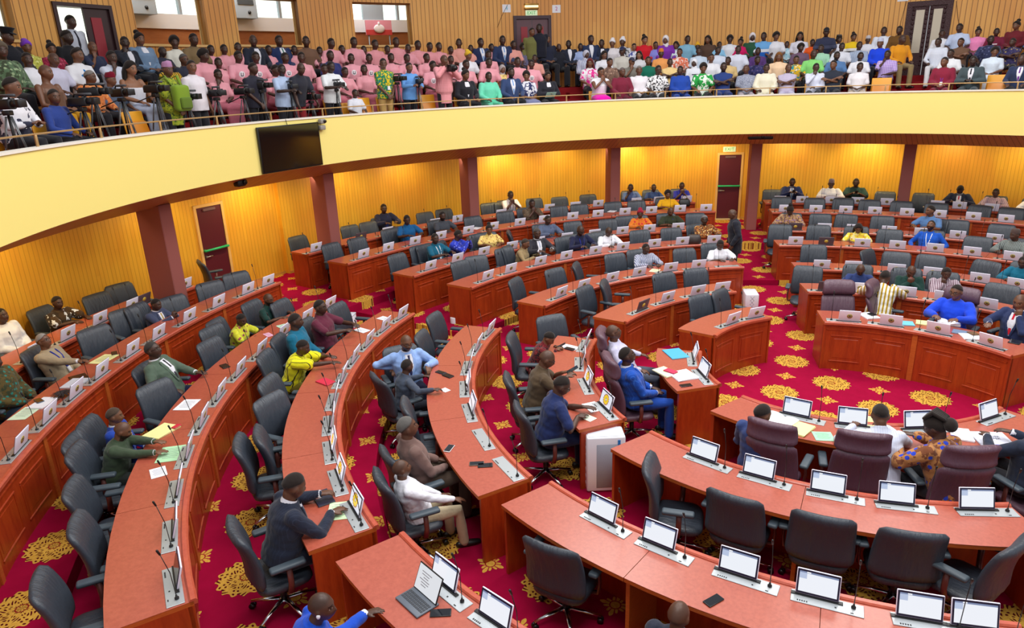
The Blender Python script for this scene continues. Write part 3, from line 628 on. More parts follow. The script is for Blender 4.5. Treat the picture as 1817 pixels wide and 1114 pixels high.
def cloth(key,c1,pat='plain',c2=None,c3=None,rough=.85,sc=1.):
    nm='cloth_'+key
    if nm in MATS: return MATS[nm]
    m,nt,b=newmat(nm); t=attr(nt,'tc'); x,y,z=sep(nt,t)
    a=srgb(*c1); c2s=srgb(*(c2 or c1)); c3s=srgb(*(c3 or c2 or c1))
    if pat=='plain':
        col=mixc(nt,noise(nt,t,9,3),srgb(*[int(k*.93) for k in c1]),srgb(*[min(255,int(k*1.05)) for k in c1]))
    elif pat in('stripe','hstripe','smock'):
        u=math_(nt,'MULTIPLY',z if pat=='hstripe' else x,28./sc)
        f=math_(nt,'FRACT',math_(nt,'ADD',u,500.))
        col=mixc(nt,math_(nt,'LESS_THAN',f,.45),a,c2s)
        if pat=='smock': col=mixc(nt,math_(nt,'LESS_THAN',math_(nt,'ABSOLUTE',math_(nt,'SUBTRACT',f,.72)),.07),col,c3s)
    elif pat=='pin':
        f=math_(nt,'FRACT',math_(nt,'ADD',math_(nt,'MULTIPLY',x,45./sc),500.)); col=mixc(nt,math_(nt,'LESS_THAN',f,.14),a,c2s)
    elif pat=='check':
        fx=math_(nt,'LESS_THAN',math_(nt,'FRACT',math_(nt,'ADD',math_(nt,'MULTIPLY',x,26./sc),500.)),.3)
        fz=math_(nt,'LESS_THAN',math_(nt,'FRACT',math_(nt,'ADD',math_(nt,'MULTIPLY',z,26./sc),500.)),.3)
        col=mixc(nt,math_(nt,'MULTIPLY',math_(nt,'ADD',fx,fz),.5),a,c2s)
    elif pat=='print':
        vo=nt.nodes.new('ShaderNodeTexVoronoi'); vo.inputs['Scale'].default_value=14./sc; nt.links.new(t,vo.inputs['Vector'])
        n1=noise(nt,t,16./sc,2,.6)
        col=mixc(nt,math_(nt,'GREATER_THAN',n1,.53),a,c2s)
        col=mixc(nt,math_(nt,'LESS_THAN',vo.outputs['Distance'],.30),col,c3s)
    elif pat=='splash':
        n1=noise(nt,t,9./sc,3,.6); col=mixc(nt,math_(nt,'GREATER_THAN',n1,.52),a,c2s)
        n2=noise(nt,vmul(nt,t,(1.3,1.3,1.)),13./sc,2,.6); col=mixc(nt,math_(nt,'GREATER_THAN',n2,.6),col,c3s)
    elif pat in('crest','leaf','logo'):
        fr=math_(nt,'GREATER_THAN',y,.02)
        dx=math_(nt,'SUBTRACT',x,.045 if pat=='crest' else 0.); dz=math_(nt,'SUBTRACT',z,.30)
        d=math_(nt,'SQRT',math_(nt,'ADD',math_(nt,'MULTIPLY',dx,dx),math_(nt,'MULTIPLY',dz,dz)))
        col=a
        if pat=='crest':
            disc=math_(nt,'MULTIPLY',fr,math_(nt,'LESS_THAN',d,.062)); col=mixc(nt,disc,col,srgb(240,232,236))
            ring=math_(nt,'LESS_THAN',math_(nt,'ABSOLUTE',math_(nt,'SUBTRACT',math_(nt,'ABSOLUTE',dx),.022)),.007)
            ring=math_(nt,'MULTIPLY',ring,math_(nt,'LESS_THAN',math_(nt,'ABSOLUTE',dz),.034)); ring=math_(nt,'MAXIMUM',ring,math_(nt,'MULTIPLY',math_(nt,'LESS_THAN',math_(nt,'ABSOLUTE',math_(nt,'ADD',dz,.03)),.008),math_(nt,'LESS_THAN',math_(nt,'ABSOLUTE',dx),.026))); col=mixc(nt,math_(nt,'MULTIPLY',disc,ring),col,srgb(40,30,60))
        elif pat=='leaf':
            th=math_(nt,'ARCTAN2',dz,dx); rr=math_(nt,'ADD',.07,math_(nt,'MULTIPLY',math_(nt,'COSINE',math_(nt,'MULTIPLY',th,5.)),.035))
            col=mixc(nt,math_(nt,'MULTIPLY',fr,math_(nt,'LESS_THAN',d,rr)),col,c2s)
        else:
            bx=math_(nt,'MULTIPLY',math_(nt,'LESS_THAN',math_(nt,'ABSOLUTE',dx),.09),math_(nt,'LESS_THAN',math_(nt,'ABSOLUTE',dz),.014))
            col=mixc(nt,math_(nt,'MULTIPLY',fr,bx),col,c2s)
    elif pat=='band':
        f=math_(nt,'GREATER_THAN',z,.30); f2=math_(nt,'LESS_THAN',z,.22); col=mixc(nt,f,c2s,a); col=mixc(nt,f2,col,c3s)
    if isinstance(col,tuple): b.inputs['Base Color'].default_value=col
    else: nt.links.new(col,b.inputs['Base Color'])
    b.inputs['Roughness'].default_value=rough; b.inputs['Specular IOR Level'].default_value=.25; b.inputs['Sheen Weight'].default_value=.15
    bump(nt,b,noise(nt,vmul(nt,t,(9,9,6)),1.6,3,.5),.35,.025)
    MATS[nm]=m; return m

def remesh(name, mb, voxel, smooth=1):
    me=bpy.data.meshes.new(name+'_src'); me.from_pydata(mb.v,[],mb.f)
    bm=bmesh.new(); bm.from_mesh(me); bmesh.ops.recalc_face_normals(bm,faces=bm.faces[:]); bm.to_mesh(me); bm.free()
    o=bpy.data.objects.new(name+'_tmp',me); COL.objects.link(o)
    r=o.modifiers.new('r','REMESH'); r.mode='VOXEL'; r.voxel_size=voxel; r.use_smooth_shade=True
    if smooth:
        s=o.modifiers.new('s','SMOOTH'); s.factor=.5; s.iterations=smooth
    dg=bpy.context.evaluated_depsgraph_get(); ev=o.evaluated_get(dg)
    out=bpy.data.meshes.new_from_object(ev,depsgraph=dg); out.name=name
    bpy.data.objects.remove(o); bpy.data.meshes.remove(me)
    out.materials.clear(); out.materials.append(None)
    out.polygons.foreach_set('use_smooth',[True]*len(out.polygons))
    return out
def setvec(me,name,M):
    a=me.attributes.new(name,'FLOAT_VECTOR','POINT')
    buf=[]
    for v in me.vertices: q=M@v.co; buf+= (q.x,q.y,q.z)
    a.data.foreach_set('vector',buf)

def head_pt(th,ph,off=0.):
    """point of the head surface; th from crown, ph round the head (90 deg = face)"""
    sx=math.sin(th)*math.cos(ph); sy=math.sin(th)*math.sin(ph); sz=math.cos(th)
    x=.0775*sx; y=.0965*sy; z=.116*sz
    if sz<0:
        k=-sz
        x*=1-.30*k**1.6
        if sy<0: y*=1-.42*k; 
        else: y*=1-.10*k*k
        y+=.018*k
    else:
        x*=1+.05*sz*(1-sz)*4*.5
        if sy<0: y*=1.06
    f=max(0.,sy)
    g=lambda a,b,w,h:math.exp(-((a)/w)**2-((b)/h)**2)
    if sy>0:
        y+=.020*g(x,z+.030,.014,.020)+.010*g(x,z+.005,.009,.022)
        ax=abs(x)
        y+=.006*g(ax-.03,z-.032,.026,.010)
        y-=.009*g(ax-.032,z-.006,.016,.012)
        y+=.009*g(x,z+.064,.026,.012)
        y+=.007*g(x,z+.103,.02,.014)
        y+=.004*g(ax-.045,z+.025,.016,.02)
    n=Vector((sx,sy*.9,sz))
    if n.length>0: n.normalize()
    return Vector((x,y,z))+n*off
def add_head(mb,M,seg=32,rn=24):
    rs=[]
    for i in range(rn+1):
        th=max(.02,min(PI-.02,PI*i/rn))
        rs.append([M@head_pt(th,2*PI*j/seg) for j in range(seg)])
    mb.rings(rs)
    for s in(-1,1):
        mb.ball(M@Vector((s*.077,-.008,-.008)),(.011,.02,.031),10,6,M=M.to_3x3()@Euler((R(-12),0,R(s*-22))).to_matrix())
def hair_mb(style,M):
    mb=MB(); seg=28
    def shell(off,front,side,back,n=8,taper=True,lump=0):
        rs=[]
        for i in range(n+1):
            ring=[]
            for j in range(seg):
                ph=2*PI*j/seg; s=math.sin(ph)
                lim=R(side+(front-side)*max(0,s)**1.5 + (back-side)*max(0,-s)**1.2)
                th=max(.02,lim*i/n)
                o=off*(1 if not taper else min(1.,1.35-1.0*(i/n)**4))
                if lump: o*=1+lump*math.sin(ph*7+i*2.1)*math.sin(i*1.7+ph*3)
                ring.append(M@head_pt(th,ph,o))
            rs.append(ring)
        # turn under at the hairline
        rs.append([M@head_pt(max(.02,R(side+(front-side)*max(0,math.sin(2*PI*j/seg))**1.5+(back-side)*max(0,-math.sin(2*PI*j/seg))**1.2)),2*PI*j/seg,-.004) for j in range(seg)])
        mb.rings(rs,0,True,(True,False))
    if style=='short': shell(.0035,43,68,102)
    elif style=='grey': shell(.004,44,70,102)
    elif style=='flat': shell(.008,45,69,102)
    elif style=='afro': shell(.032,56,88,118,10,True,.12)
    elif style=='long':
        shell(.02,52,92,130)
        for k in range(9):
            a=R(180+20+k*17.5)
            p=head_pt(R(85),a,.004); q=p+Vector((math.cos(a)*.02,-.012,-.15)); r=q+Vector((0,.01,-.12))
            mb.tube([M@p,M@((p+q)/2+Vector((0,-.012,0))),M@q,M@r],[.028,.032,.03,.012],7,round_end=True)
    elif style=='bun':
        shell(.014,54,86,120); mb.ball(M@Vector((0,-.07,.125)),(.05,.05,.045),12,8,M=M.to_3x3())
    elif style=='braids':
        shell(.016,54,88,122)
        for k in range(5): mb.tube([M@Vector((-.05+k*.025,.05,.11)),M@Vector((-.06+k*.03,-.05,.15)),M@Vector((-.05+k*.025,-.12,.07))],[.016,.022,.018],7,round_end=True)
        mb.ball(M@Vector((0,-.135,.0)),(.075,.06,.07),14,10,M=M.to_3x3())
    elif style=='wrap':
        shell(.022,56,86,110,8,True,.08); mb.ball(M@Vector((0,-.055,.12)),(.06,.06,.04),12,8,M=M.to_3x3())
    elif style=='scarf':
        shell(.018,58,120,150,10,False)
        mb.tube([M@Vector((0,-.02,-.08)),M@Vector((0,-.015,-.15)),M@Vector((0,-.01,-.2))],[(.075,.075),(.085,.08),(.13,.10)],16)
    elif style=='kufi':
        rs=[]
        for i,(z,k) in enumerate([(.045,1.1),(.075,1.08),(.105,1.02),(.135,.86),(.142,.5),(.144,.05)]):
            rs.append([M@Vector((.07*k*math.cos(2*PI*j/seg),-.006+.088*k*math.sin(2*PI*j/seg),z+.012*math.sin(2*PI*j/seg))) for j in range(seg)])
        mb.rings(rs,0,True,(False,True))
    elif style=='cap':
        shell(.012,52,66,84)
        mb.ball(M@Vector((0,.1,.055)),(.06,.06,.008),12,6,M=M.to_3x3()@Euler((R(-14),0,0)).to_matrix())
    elif style=='officer':
        mb.lathe([(.085,.05),(.088,.09),(.11,.125),(.115,.14),(.06,.15),(.001,.15)],(0,0,0),24); o=mb.v; mb.v=[tuple(M@Vector(q)) for q in o]
        mb.ball(M@Vector((0,.1,.058)),(.062,.05,.008),12,6,M=M.to_3x3()@Euler((R(-20),0,0)).to_matrix())
    return mb
def ik(S,W,l1,l2,pole):
    d=W-S; L=d.length
    if L>(l1+l2)*.995: W=S+d*((l1+l2)*.995/L); d=W-S; L=d.length
    if L<abs(l1-l2)+.05: W=S+(d.normalized() if L>1e-6 else Vector((0,1,0)))*(abs(l1-l2)+.05); d=W-S; L=d.length
    a=(l1*l1-l2*l2+L*L)/(2*L); h=math.sqrt(max(0,l1*l1-a*a)); n=d/L
    p=pole-n*pole.dot(n); p=p.normalized() if p.length>1e-6 else Vector((0,0,-1))
    return S+n*a+p*h, W
def add_hand(mb,W,d,n,s,curl=.35,spread=1.,fine=True):
    """W wrist, d finger direction, n palm normal (palm faces -n), s=+1 for right hand"""
    d=d.normalized(); n=(n-d*n.dot(d)).normalized(); x=d.cross(n)*s  # x points to the thumb side
    pc=[W-d*.015,W+d*.02,W+d*.055,W+d*.092]
    mb.tube(pc,[(.023,.018),(.031,.017),(.041,.016),(.038,.012)],10,up=n)
    lens=[.068,.078,.072,.056]
    for k in range(4):
        o=(.0285-.019*k)*spread
        b=W+d*(.085-(.006 if k in(0,3) else 0))+x*o
        fd=(d+x*(.10-.066*k)*spread).normalized()
        L=lens[k]; pts=[b-fd*.012,b]; cur=b; ang=0
        for seg_,fr in enumerate((.45,.32,.23)):
            ang+=curl*(.55 if seg_==0 else .85)*(1+.12*k)
            dd=fd*math.cos(ang)-n*math.sin(ang); cur=cur+dd*L*fr; pts.append(cur)
        mb.tube(pts,[.0095,.0095,.0088,.008,.0068],8 if fine else 6,up=n,round_end=True)
    tb=W+d*.022+x*.026; t1=(x*.75+d*.7-n*.25).normalized(); t2=(x*.25+d*.95-n*.25).normalized()
    mb.tube([tb-x*.012,tb,tb+t1*.034,tb+t1*.034+t2*.032],[.012,.0125,.0105,.008],8 if fine else 6,up=n,round_end=True)
POSES={
 # r/l: wrist target, finger direction, palm up-normal, elbow pole, curl
 'lap':dict(lean=-4,r=((.09,.25,.665),(-.55,.8,-.1),(0,.1,1),(.6,-.5,-.4),.45),l=((-.09,.24,.66),(.5,.85,-.1),(0,.1,1),(-.6,-.5,-.4),.45)),
 'knees':dict(lean=4,r=((.15,.33,.655),(-.15,.95,-.25),(0,.25,1),(.6,-.6,-.3),.3),l=((-.15,.33,.655),(.15,.95,-.25),(0,.25,1),(-.6,-.6,-.3),.3)),
 'cross':dict(lean=-3,r=((-.10,.21,.87),(-.95,-.1,.15),(.1,.9,.3),(.7,-.1,-.6),.3),l=((.12,.245,.84),(.95,-.1,.2),(0,.9,.3),(-.7,-.1,-.6),.3)),
 'chin':dict(lean=6,face='r',r=((.05,.23,1.02),(-.1,-.15,1),(.3,.9,.2),(.6,.5,-.8),.7),l=((-.02,.27,.68),(.8,.5,0),(0,.1,1),(-.7,-.3,-.3),.45)),
 'desk':dict(lean=14,r=((.15,.47,.885),(-.45,.9,0),(0,.05,1),(.8,-.3,-.5),.3),l=((-.15,.46,.885),(.45,.9,0),(0,.05,1),(-.8,-.3,-.5),.3)),
 'deskup':dict(lean=4,r=((.15,.42,.885),(-.6,.8,0),(0,.05,1),(.8,-.3,-.5),.35),l=((-.15,.42,.885),(.6,.8,0),(0,.05,1),(-.8,-.3,-.5),.35)),
 'deskfar':dict(lean=28,r=((.13,.60,.885),(-.2,.98,0),(0,.05,1),(.8,-.3,-.5),.25),l=((-.15,.56,.885),(.3,.95,0),(0,.05,1),(-.8,-.3,-.5),.3)),
 'deskchin':dict(lean=14,face='r',r=((.05,.36,1.08),(-.05,-.35,1),(.3,.9,.2),(.7,.4,-.9),.9),l=((-.12,.46,.885),(.6,.8,0),(0,.05,1),(-.8,-.3,-.5),.3)),
 'clasp':dict(lean=12,face='rl',r=((.05,.40,1.03),(-.35,-.1,1),(.8,.5,.2),(.8,.3,-.9),.9),l=((-.05,.40,1.03),(.35,-.1,1),(-.8,.5,.2),(-.8,.3,-.9),.9)),
 'deskchinl':dict(lean=14,face='l',r=((.15,.46,.885),(-.3,.9,0),(0,.05,1),(.8,-.3,-.5),.3),l=((-.05,.36,1.08),(.05,-.35,1),(-.3,.9,.2),(-.7,.4,-.9),.9)),
 'phone':dict(lean=10,r=((.07,.40,.93),(-.3,.85,.35),(.2,-.3,.9),(.8,-.3,-.6),.8),l=((-.09,.38,.92),(.4,.85,.3),(-.2,-.3,.9),(-.8,-.3,-.6),.6)),
 'phonelap':dict(lean=8,r=((.05,.28,.74),(-.3,.85,.35),(.2,-.3,.9),(.8,-.3,-.4),.8),l=((-.07,.27,.73),(.4,.85,.3),(-.2,-.3,.9),(-.8,-.3,-.4),.6)),
 'arms':dict(lean=-12,r=((.29,.20,.735),(0,1,-.25),(0,.2,1),(.5,-.8,-.2),.5),l=((-.29,.20,.735),(0,1,-.25),(0,.2,1),(-.5,-.8,-.2),.5)),
 'armdesk':dict(lean=-6,r=((.12,.46,.885),(-.2,1,0),(0,.05,1),(.7,-.4,-.5),.3),l=((-.10,.25,.67),(.5,.85,-.1),(0,.1,1),(-.6,-.5,-.4),.45)),
 'stand':dict(stand=1,lean=0,r=((.25,.06,.80),(0,.25,-1),(1,0,.1),(.3,-1,0),.4),l=((-.25,.06,.80),(0,.25,-1),(-1,0,.1),(-.3,-1,0),.4)),
 'standfront':dict(stand=1,lean=2,r=((.06,.20,.86),(-.7,.3,-.4),(.2,1,.2),(.8,-.5,-.3),.4),l=((-.06,.21,.85),(.7,.3,-.4),(-.2,1,.2),(-.8,-.5,-.3),.4)),
 'cam':dict(stand=1,lean=5,r=((.10,.38,1.10),(-.3,.9,.2),(.6,0,.8),(.8,-.2,-.7),.8),l=((-.12,.36,1.06),(.3,.9,.1),(-.6,0,.8),(-.8,-.2,-.7),.8)),
 'camhold':dict(stand=1,lean=4,r=((.08,.26,1.36),(-.2,.6,.8),(.6,0,.8),(.8,.2,-.8),.8),l=((-.08,.28,1.30),(.2,.8,.5),(-.6,0,.8),(-.8,.2,-.8),.8)),
 'standbend':dict(stand=1,lean=24,r=((.24,.34,.74),(0,.4,-1),(1,0,.1),(.3,-1,0),.4),l=((-.2,.40,.78),(.2,.6,-.8),(-1,0,.1),(-.4,-1,0),.5)),
}
def skel(P):
    """joint positions in the person's own frame: facing +y, right hand at +x, floor at z 0"""
    st=P.get('stand'); J={}
    lean=R(P.get('lean',0)); side=R(P.get('side',0)); tw=R(P.get('twist',0))
    pz=.88 if st else .55
    J['pel']=Vector((0,P.get('hipy',0.),pz))
    up=Vector((math.sin(side),math.sin(lean),math.cos(lean)*math.cos(side))).normalized()
    rt=Vector((math.cos(tw),math.sin(tw),0)); rt=(rt-up*rt.dot(up)).normalized(); fw=up.cross(rt)
    J['M']=Matrix(((rt.x,fw.x,up.x,0),(rt.y,fw.y,up.y,0),(rt.z,fw.z,up.z,0),(0,0,0,1)))
    J['M'].translation=J['pel']
    T=lambda x,y,z:J['M']@Vector((x,y,z))
    J['T']=T
    J['neck']=T(0,-.005,.49)
    hy,hp,hr=P.get('head',(0,-6,0))
    # head keeps more upright than the torso
    hl=lean*.55
    Mh=Euler((hl*-1*-1*0,0,0)).to_matrix().to_4x4()
    rot=Matrix.Rotation(tw+R(hy),4,'Z')@Matrix.Rotation(-hl+R(hp)*1.0,4,'X')@Matrix.Rotation(R(hr),4,'Y')
    upn=(up*.75+Vector((0,0,1))*.25).normalized()
    hc=J['neck']+upn*.145+ (rot.to_3x3()@Vector((0,.03,0)))
    Mh=rot.copy(); Mh.translation=hc; J['head']=Mh
    for s,k in((1,'r'),(-1,'l')):
        S=T(s*.178,-.005,.425); W,d,n,pole,curl=P[k]
        if P.get('face')in(k,'rl'):
            W=J['head']@Vector((s*(.05 if P['face']==k else .035),.105 if P['face']==k else .16,-.175)); d=tuple(Mh.to_3x3()@Vector((-s*.12,-.22,1))); n=tuple(Mh.to_3x3()@Vector((s*.35,.9,.2)))
        rotz=Matrix.Rotation(tw*.0,3,'Z')
        E,W2=ik(S,Vector(W),.275,.25,Vector(pole)); J[k+'S'],J[k+'E'],J[k+'W']=S,E,W2; J[k+'H']=(Vector(d),Vector(n),curl)
        hip=J['pel']+Vector((s*.088*math.cos(tw*.5),s*.088*math.sin(tw*.5),-.02))
        if st:
            kn=P.get('k'+k,(s*.10,.02,.47)); an=P.get('a'+k,(s*.11,-.03,.085))
        else:
            kn=P.get('k'+k,(s*.14,.42,.53)); an=P.get('a'+k,(s*.13,.43,.085))
        J[k+'hip'],J[k+'K'],J[k+'A']=hip,Vector(kn),Vector(an)
        J[k+'toe']=P.get('t'+k)
    return J
TOR=[(-.09,.13,.105,0),(-.03,.168,.125,0),(.05,.165,.122,.0),(.15,.152,.112,.004),(.25,.162,.118,.006),(.34,.176,.122,.004),(.40,.172,.112,-.002),(.44,.142,.09,-.008),(.472,.095,.07,-.008),(.50,.066,.062,-.006)]
def torso_rings(J,grow=0.,s0=-9,s1=9,fat=1.,seg=18,bust=0):
    rs=[]
    for s,w,d,o in TOR:
        if s<s0 or s>s1: continue
        ff=fat if s<.36 else 1+(fat-1)*.4
        ring=[]
        for j in range(seg):
            a=2*PI*j/seg; ca,sa=math.cos(a),math.sin(a)
            x=(w*ff+grow)*math.copysign(abs(ca)**.85,ca); y=o+(d*ff+grow)*sa
            if sa>0 and fat>1: y+=(fat-1)*.22*sa*math.exp(-((s-.1)/.13)**2)
            if bust and sa>0: y+=.04*sa*math.exp(-((s-.30)/.06)**2)
            ring.append(J['T'](x,y,s))
        rs.append(ring)
    return rs
def limb(mb,pts,rad,n=12): mb.tube(pts,rad,n,round_end=True)
BODY={}
def body_mesh(key,P,hi):
    k=('b',key,hi)
    if k in BODY: return BODY[k]
    J=skel(P); mb=MB(); fine=hi
    mb.rings(torso_rings(J,-.02))
    Mh=J['head']; T=J['T']
    mb.tube([T(0,-.01,.44),T(0,-.006,.49),Mh@Vector((0,-.018,-.06)),Mh@Vector((0,-.012,0))],[(.07,.06),(.056,.056),(.052,.056),(.05,.055)],14)
    add_head(mb,Mh,32 if hi else 22,24 if hi else 16)
    for s,c in((1,'r'),(-1,'l')):
        S,E,W=J[c+'S'],J[c+'E'],J[c+'W']; d,n,curl=J[c+'H']
        limb(mb,[S,S*.5+E*.5,E,E*.55+W*.45,W],[.05,.045,.036,.036,.024])
        add_hand(mb,W,d,n,s,curl,1.1,hi)
        limb(mb,[J[c+'hip'],J[c+'hip']*.5+J[c+'K']*.5,J[c+'K'],J[c+'K']*.6+J[c+'A']*.4,J[c+'A']],[.075,.07,.05,.05,.035])
        A=J[c+'A']; f=(J[c+'K']-J[c+'hip']); f.z=0; f=f.normalized() if f.length>.12 else Vector((0,1,0))
        mb.tube([A+Vector((0,0,-.02))-f*.04,A+Vector((0,0,-.045))+f*.06,A+Vector((0,0,-.055))+f*.15],[(.03,.03),(.036,.025),(.03,.016)],8,round_end=True)
    me=remesh('person_body',mb,.0085 if hi else .0135,1 if hi else 0)
    setvec(me,'hc',Mh.inverted()); BODY[k]=me; return me
def top_mesh(key,P,hi,sleeve,fat=1.,kind='shirt',bust=0):
    k=('t',key,hi,sleeve,fat,kind,bust)
    if k in BODY: return BODY[k]
    J=skel(P); mb=MB(); g={'shirt':.012,'jacket':.022,'smock':.024,'strap':.012}[kind]
    rs=torso_rings(J,g,-.04 if kind!='smock' else -.1,.5 if kind!='strap' else .36,fat,20,bust)
    if P.get('stand') and kind in('jacket','smock','shirt'):
        # hem hangs below the hips
        lo=rs[0]; rs=[[q+Vector((0,0,-.07 if kind!='smock' else -.2)) for q in lo]]+rs
    mb.rings(rs)
    T=J['T']
    if kind!='strap':
        mb.tube([T(0,-.012,.455),T(0,-.008,.492),T(0,-.004,.515)],[(.085,.07),(.07,.066),(.064,.064)],16)
        for s,c in((1,'r'),(-1,'l')):
            S,E,W=J[c+'S'],J[c+'E'],J[c+'W']
            w={'shirt':1.,'jacket':1.12,'smock':1.32}[kind]
            Si=T(s*.12,-.005,.42)
            if sleeve=='long':
                We=E*.06+W*.94
                limb(mb,[Si,S,S*.5+E*.5,E,E*.5+W*.5,We],[.068,.068*min(w,1.2),.058*w,.052*w,.046*w,.037*w])
                mb.ball(S,.07*min(w,1.15),12,8); mb.ball(E,.053*w,12,8); mb.tube([E,E*.5+W*.5,We],[.05*w,.046*w,.037*w],12)
            elif sleeve=='short':
                limb(mb,[Si,S,S*.45+E*.55,S*.25+E*.75],[.068,.07*min(w,1.15),.064*w,.068*w])
            elif sleeve=='none':
                limb(mb,[Si,S*.9+E*.1],[.068,.062])
    if kind=='shirt' and hi:
        mb.tube([T(0,-.012,.478),T(0,-.006,.50),T(0,.001,.522)],[(.082,.074),(.073,.072),(.07,.071)],16)
    me=remesh('garment_top',mb,.011 if hi else .016,2 if hi else 1)
    if hi:
        from mathutils import noise as mn
        nn=[v.normal.copy() for v in me.vertices]; iv=J['M'].inverted()
        for v,n in zip(me.vertices,nn):
            q=iv@v.co; w=mn.noise(Vector((q.x*7,q.y*7,q.z*15)))*.0075+mn.noise(Vector((q.x*16+q.z*9,q.y*14,q.z*20-q.x*12)))*.0045
            v.co+=n*w
    setvec(me,'tc',J['M'].inverted()); BODY[k]=me; return me
def bottom_mesh(key,P,hi,kind='trousers'):
    k=('l',key,hi,kind)
    if k in BODY: return BODY[k]
    J=skel(P); mb=MB()
    mb.rings(torso_rings(J,.006,-.1,.1,1,16))
    if kind=='trousers':
        for c in 'rl':
            h,K,A=J[c+'hip'],J[c+'K'],J[c+'A']
            limb(mb,[h,h*.5+K*.5,K,K*.5+A*.5,A+Vector((0,0,-.01))],[.098,.086,.07,.064,.06])
    else:
        if P.get('stand'):
            mb.tube([J['pel']+Vector((0,0,.05)),J['pel']+Vector((0,.01,-.2)),Vector((0,.0,.28))],[(.18,.14),(.2,.17),(.21,.19)],18)
        else:
            m=(J['rK']+J['lK'])/2; h=J['pel']
            mb.tube([h+Vector((0,-.05,0)),h*.5+m*.5,m+Vector((0,.02,-.01))],[(.19,.12),(.21,.11),(.21,.095)],18,up=(0,0,1),round_end=True)
            mb.tube([m+Vector((0,.0,0)),Vector((m.x,m.y+.03,.2))],[(.2,.09),(.19,.09)],16,up=(0,1,0),round_end=True)
    me=remesh('garment_bottom',mb,.013 if hi else .018,1)
    setvec(me,'tc',J['M'].inverted()); BODY[k]=me; return me
def shoe_mesh(key,P,hi):
    k=('s',key)
    if k in BODY: return BODY[k]
    J=skel(P); mb=MB()
    for c in 'rl':
        A=J[c+'A']; f=(J[c+'K']-J[c+'hip']); f.z=0; f=f.normalized() if f.length>.12 else Vector((0,1,0))
        z=Vector((0,0,-A.z+.04)) if A.z<.2 else Vector((0,0,-.045))
        B=A+z
        mb.tube([B-f*.075,B-f*.03,B+f*.05,B+f*.12,B+f*.185],[(.032,.036),(.039,.042),(.043,.04),(.046,.03),(.034,.02)],12,up=(0,0,1),round_end=True)
    me=mb.mesh('shoe_pair',None) if False else None
    me=bpy.data.meshes.new('shoes'); me.from_pydata(mb.v,[],mb.f); me.materials.append(None)
    me.polygons.foreach_set('use_smooth',[True]*len(me.polygons)); BODY[k]=me; return me
def hair_mesh(key,P,style):
    k=('h',key,style)
    if k in BODY: return BODY[k]
    mb=hair_mb(style,skel(P)['head'])
    me=bpy.data.meshes.new('hair'); me.from_pydata(mb.v,[],mb.f); me.materials.append(None)
    bm=bmesh.new(); bm.from_mesh(me); bmesh.ops.recalc_face_normals(bm,faces=bm.faces[:]); bm.to_mesh(me); bm.free()
    me.polygons.foreach_set('use_smooth',[True]*len(me.polygons)); setvec(me,'tc',Matrix.Identity(4)); BODY[k]=me; return me
def chest_strip(key,P,name,rows,off,fat=1.):
    """a strip lying on the chest: rows = [(s, xl, xr)] along the spine"""
    k=('c',key,name,fat,off)
    if k in BODY: return BODY[k]
    J=skel(P); mb=MB(); N=6; grid=[]
    def depth(s,x):
        for a,b in zip(TOR,TOR[1:]):
            if a[0]<=s<=b[0]:
                t=(s-a[0])/(b[0]-a[0]); w=a[1]+(b[1]-a[1])*t; d=a[2]+(b[2]-a[2])*t; o=a[3]+(b[3]-a[3])*t
                ff=fat if s<.36 else 1+(fat-1)*.4
                r=min(.98,abs(x)/(w*ff+off)); sa=math.sqrt(1-r*r)
                y=o+(d*ff+off)*sa
                if fat>1: y+=(fat-1)*.22*sa*math.exp(-((s-.1)/.13)**2)
                return y
        return .09
    for lay in(0,1):
        for s,xl,xr in rows:
            grid.append([J['T'](xl+(xr-xl)*j/N,depth(s,xl+(xr-xl)*j/N)+(.004 if lay==0 else -.02),s) for j in range(N+1)])
    n=len(rows); vs=[q for g in grid for q in g]; fs=[]
    for lay in(0,1):
        for i in range(n-1):
            for j in range(N):
                a=(lay*n+i)*(N+1)+j; fs.append((a,a+1,a+N+2,a+N+1))
    for i in range(n-1):
        for j in(0,N):
            a=i*(N+1)+j; b=(n+i)*(N+1)+j; fs.append((a,a+N+1,b+N+1,b))
    mb.add(vs,fs,0,True)
    me=bpy.data.meshes.new(name); me.from_pydata(mb.v,[],mb.f); me.materials.append(None)
    bm=bmesh.new(); bm.from_mesh(me); bmesh.ops.recalc_face_normals(bm,faces=bm.faces[:]); bm.to_mesh(me); bm.free()
    me.polygons.foreach_set('use_smooth',[True]*len(me.polygons)); setvec(me,'tc',J['M'].inverted()); BODY[k]=me; return me
def glasses_mesh(key,P):
    k=('g',key)
    if k in BODY: return BODY[k]
    Mh=skel(P)['head']; mb=MB()
    for s in(-1,1):
        pts=[Mh@Vector((s*.033+.023*math.cos(a),.101-.006*abs(math.cos(a)),.006+.016*math.sin(a))) for a in [2*PI*i/12 for i in range(13)]]
        mb.tube(pts,.0022,5)
        mb.tube([Mh@Vector((s*.056,.095,.01)),Mh@Vector((s*.077,.04,.012)),Mh@Vector((s*.077,-.01,.006))],.0022,5)
    mb.tube([Mh@Vector((-.011,.103,.01)),Mh@Vector((.011,.103,.01))],.0022,5)
    me=bpy.data.meshes.new('glasses'); me.from_pydata(mb.v,[],mb.f); me.materials.append(None); BODY[k]=me; return me
def setmat(o,m):
    o.material_slots[0].link='OBJECT'; o.material_slots[0].material=m
HAIRCOL=lambda c: cloth('hair_%d_%d_%d'%c,c,rough=.95)
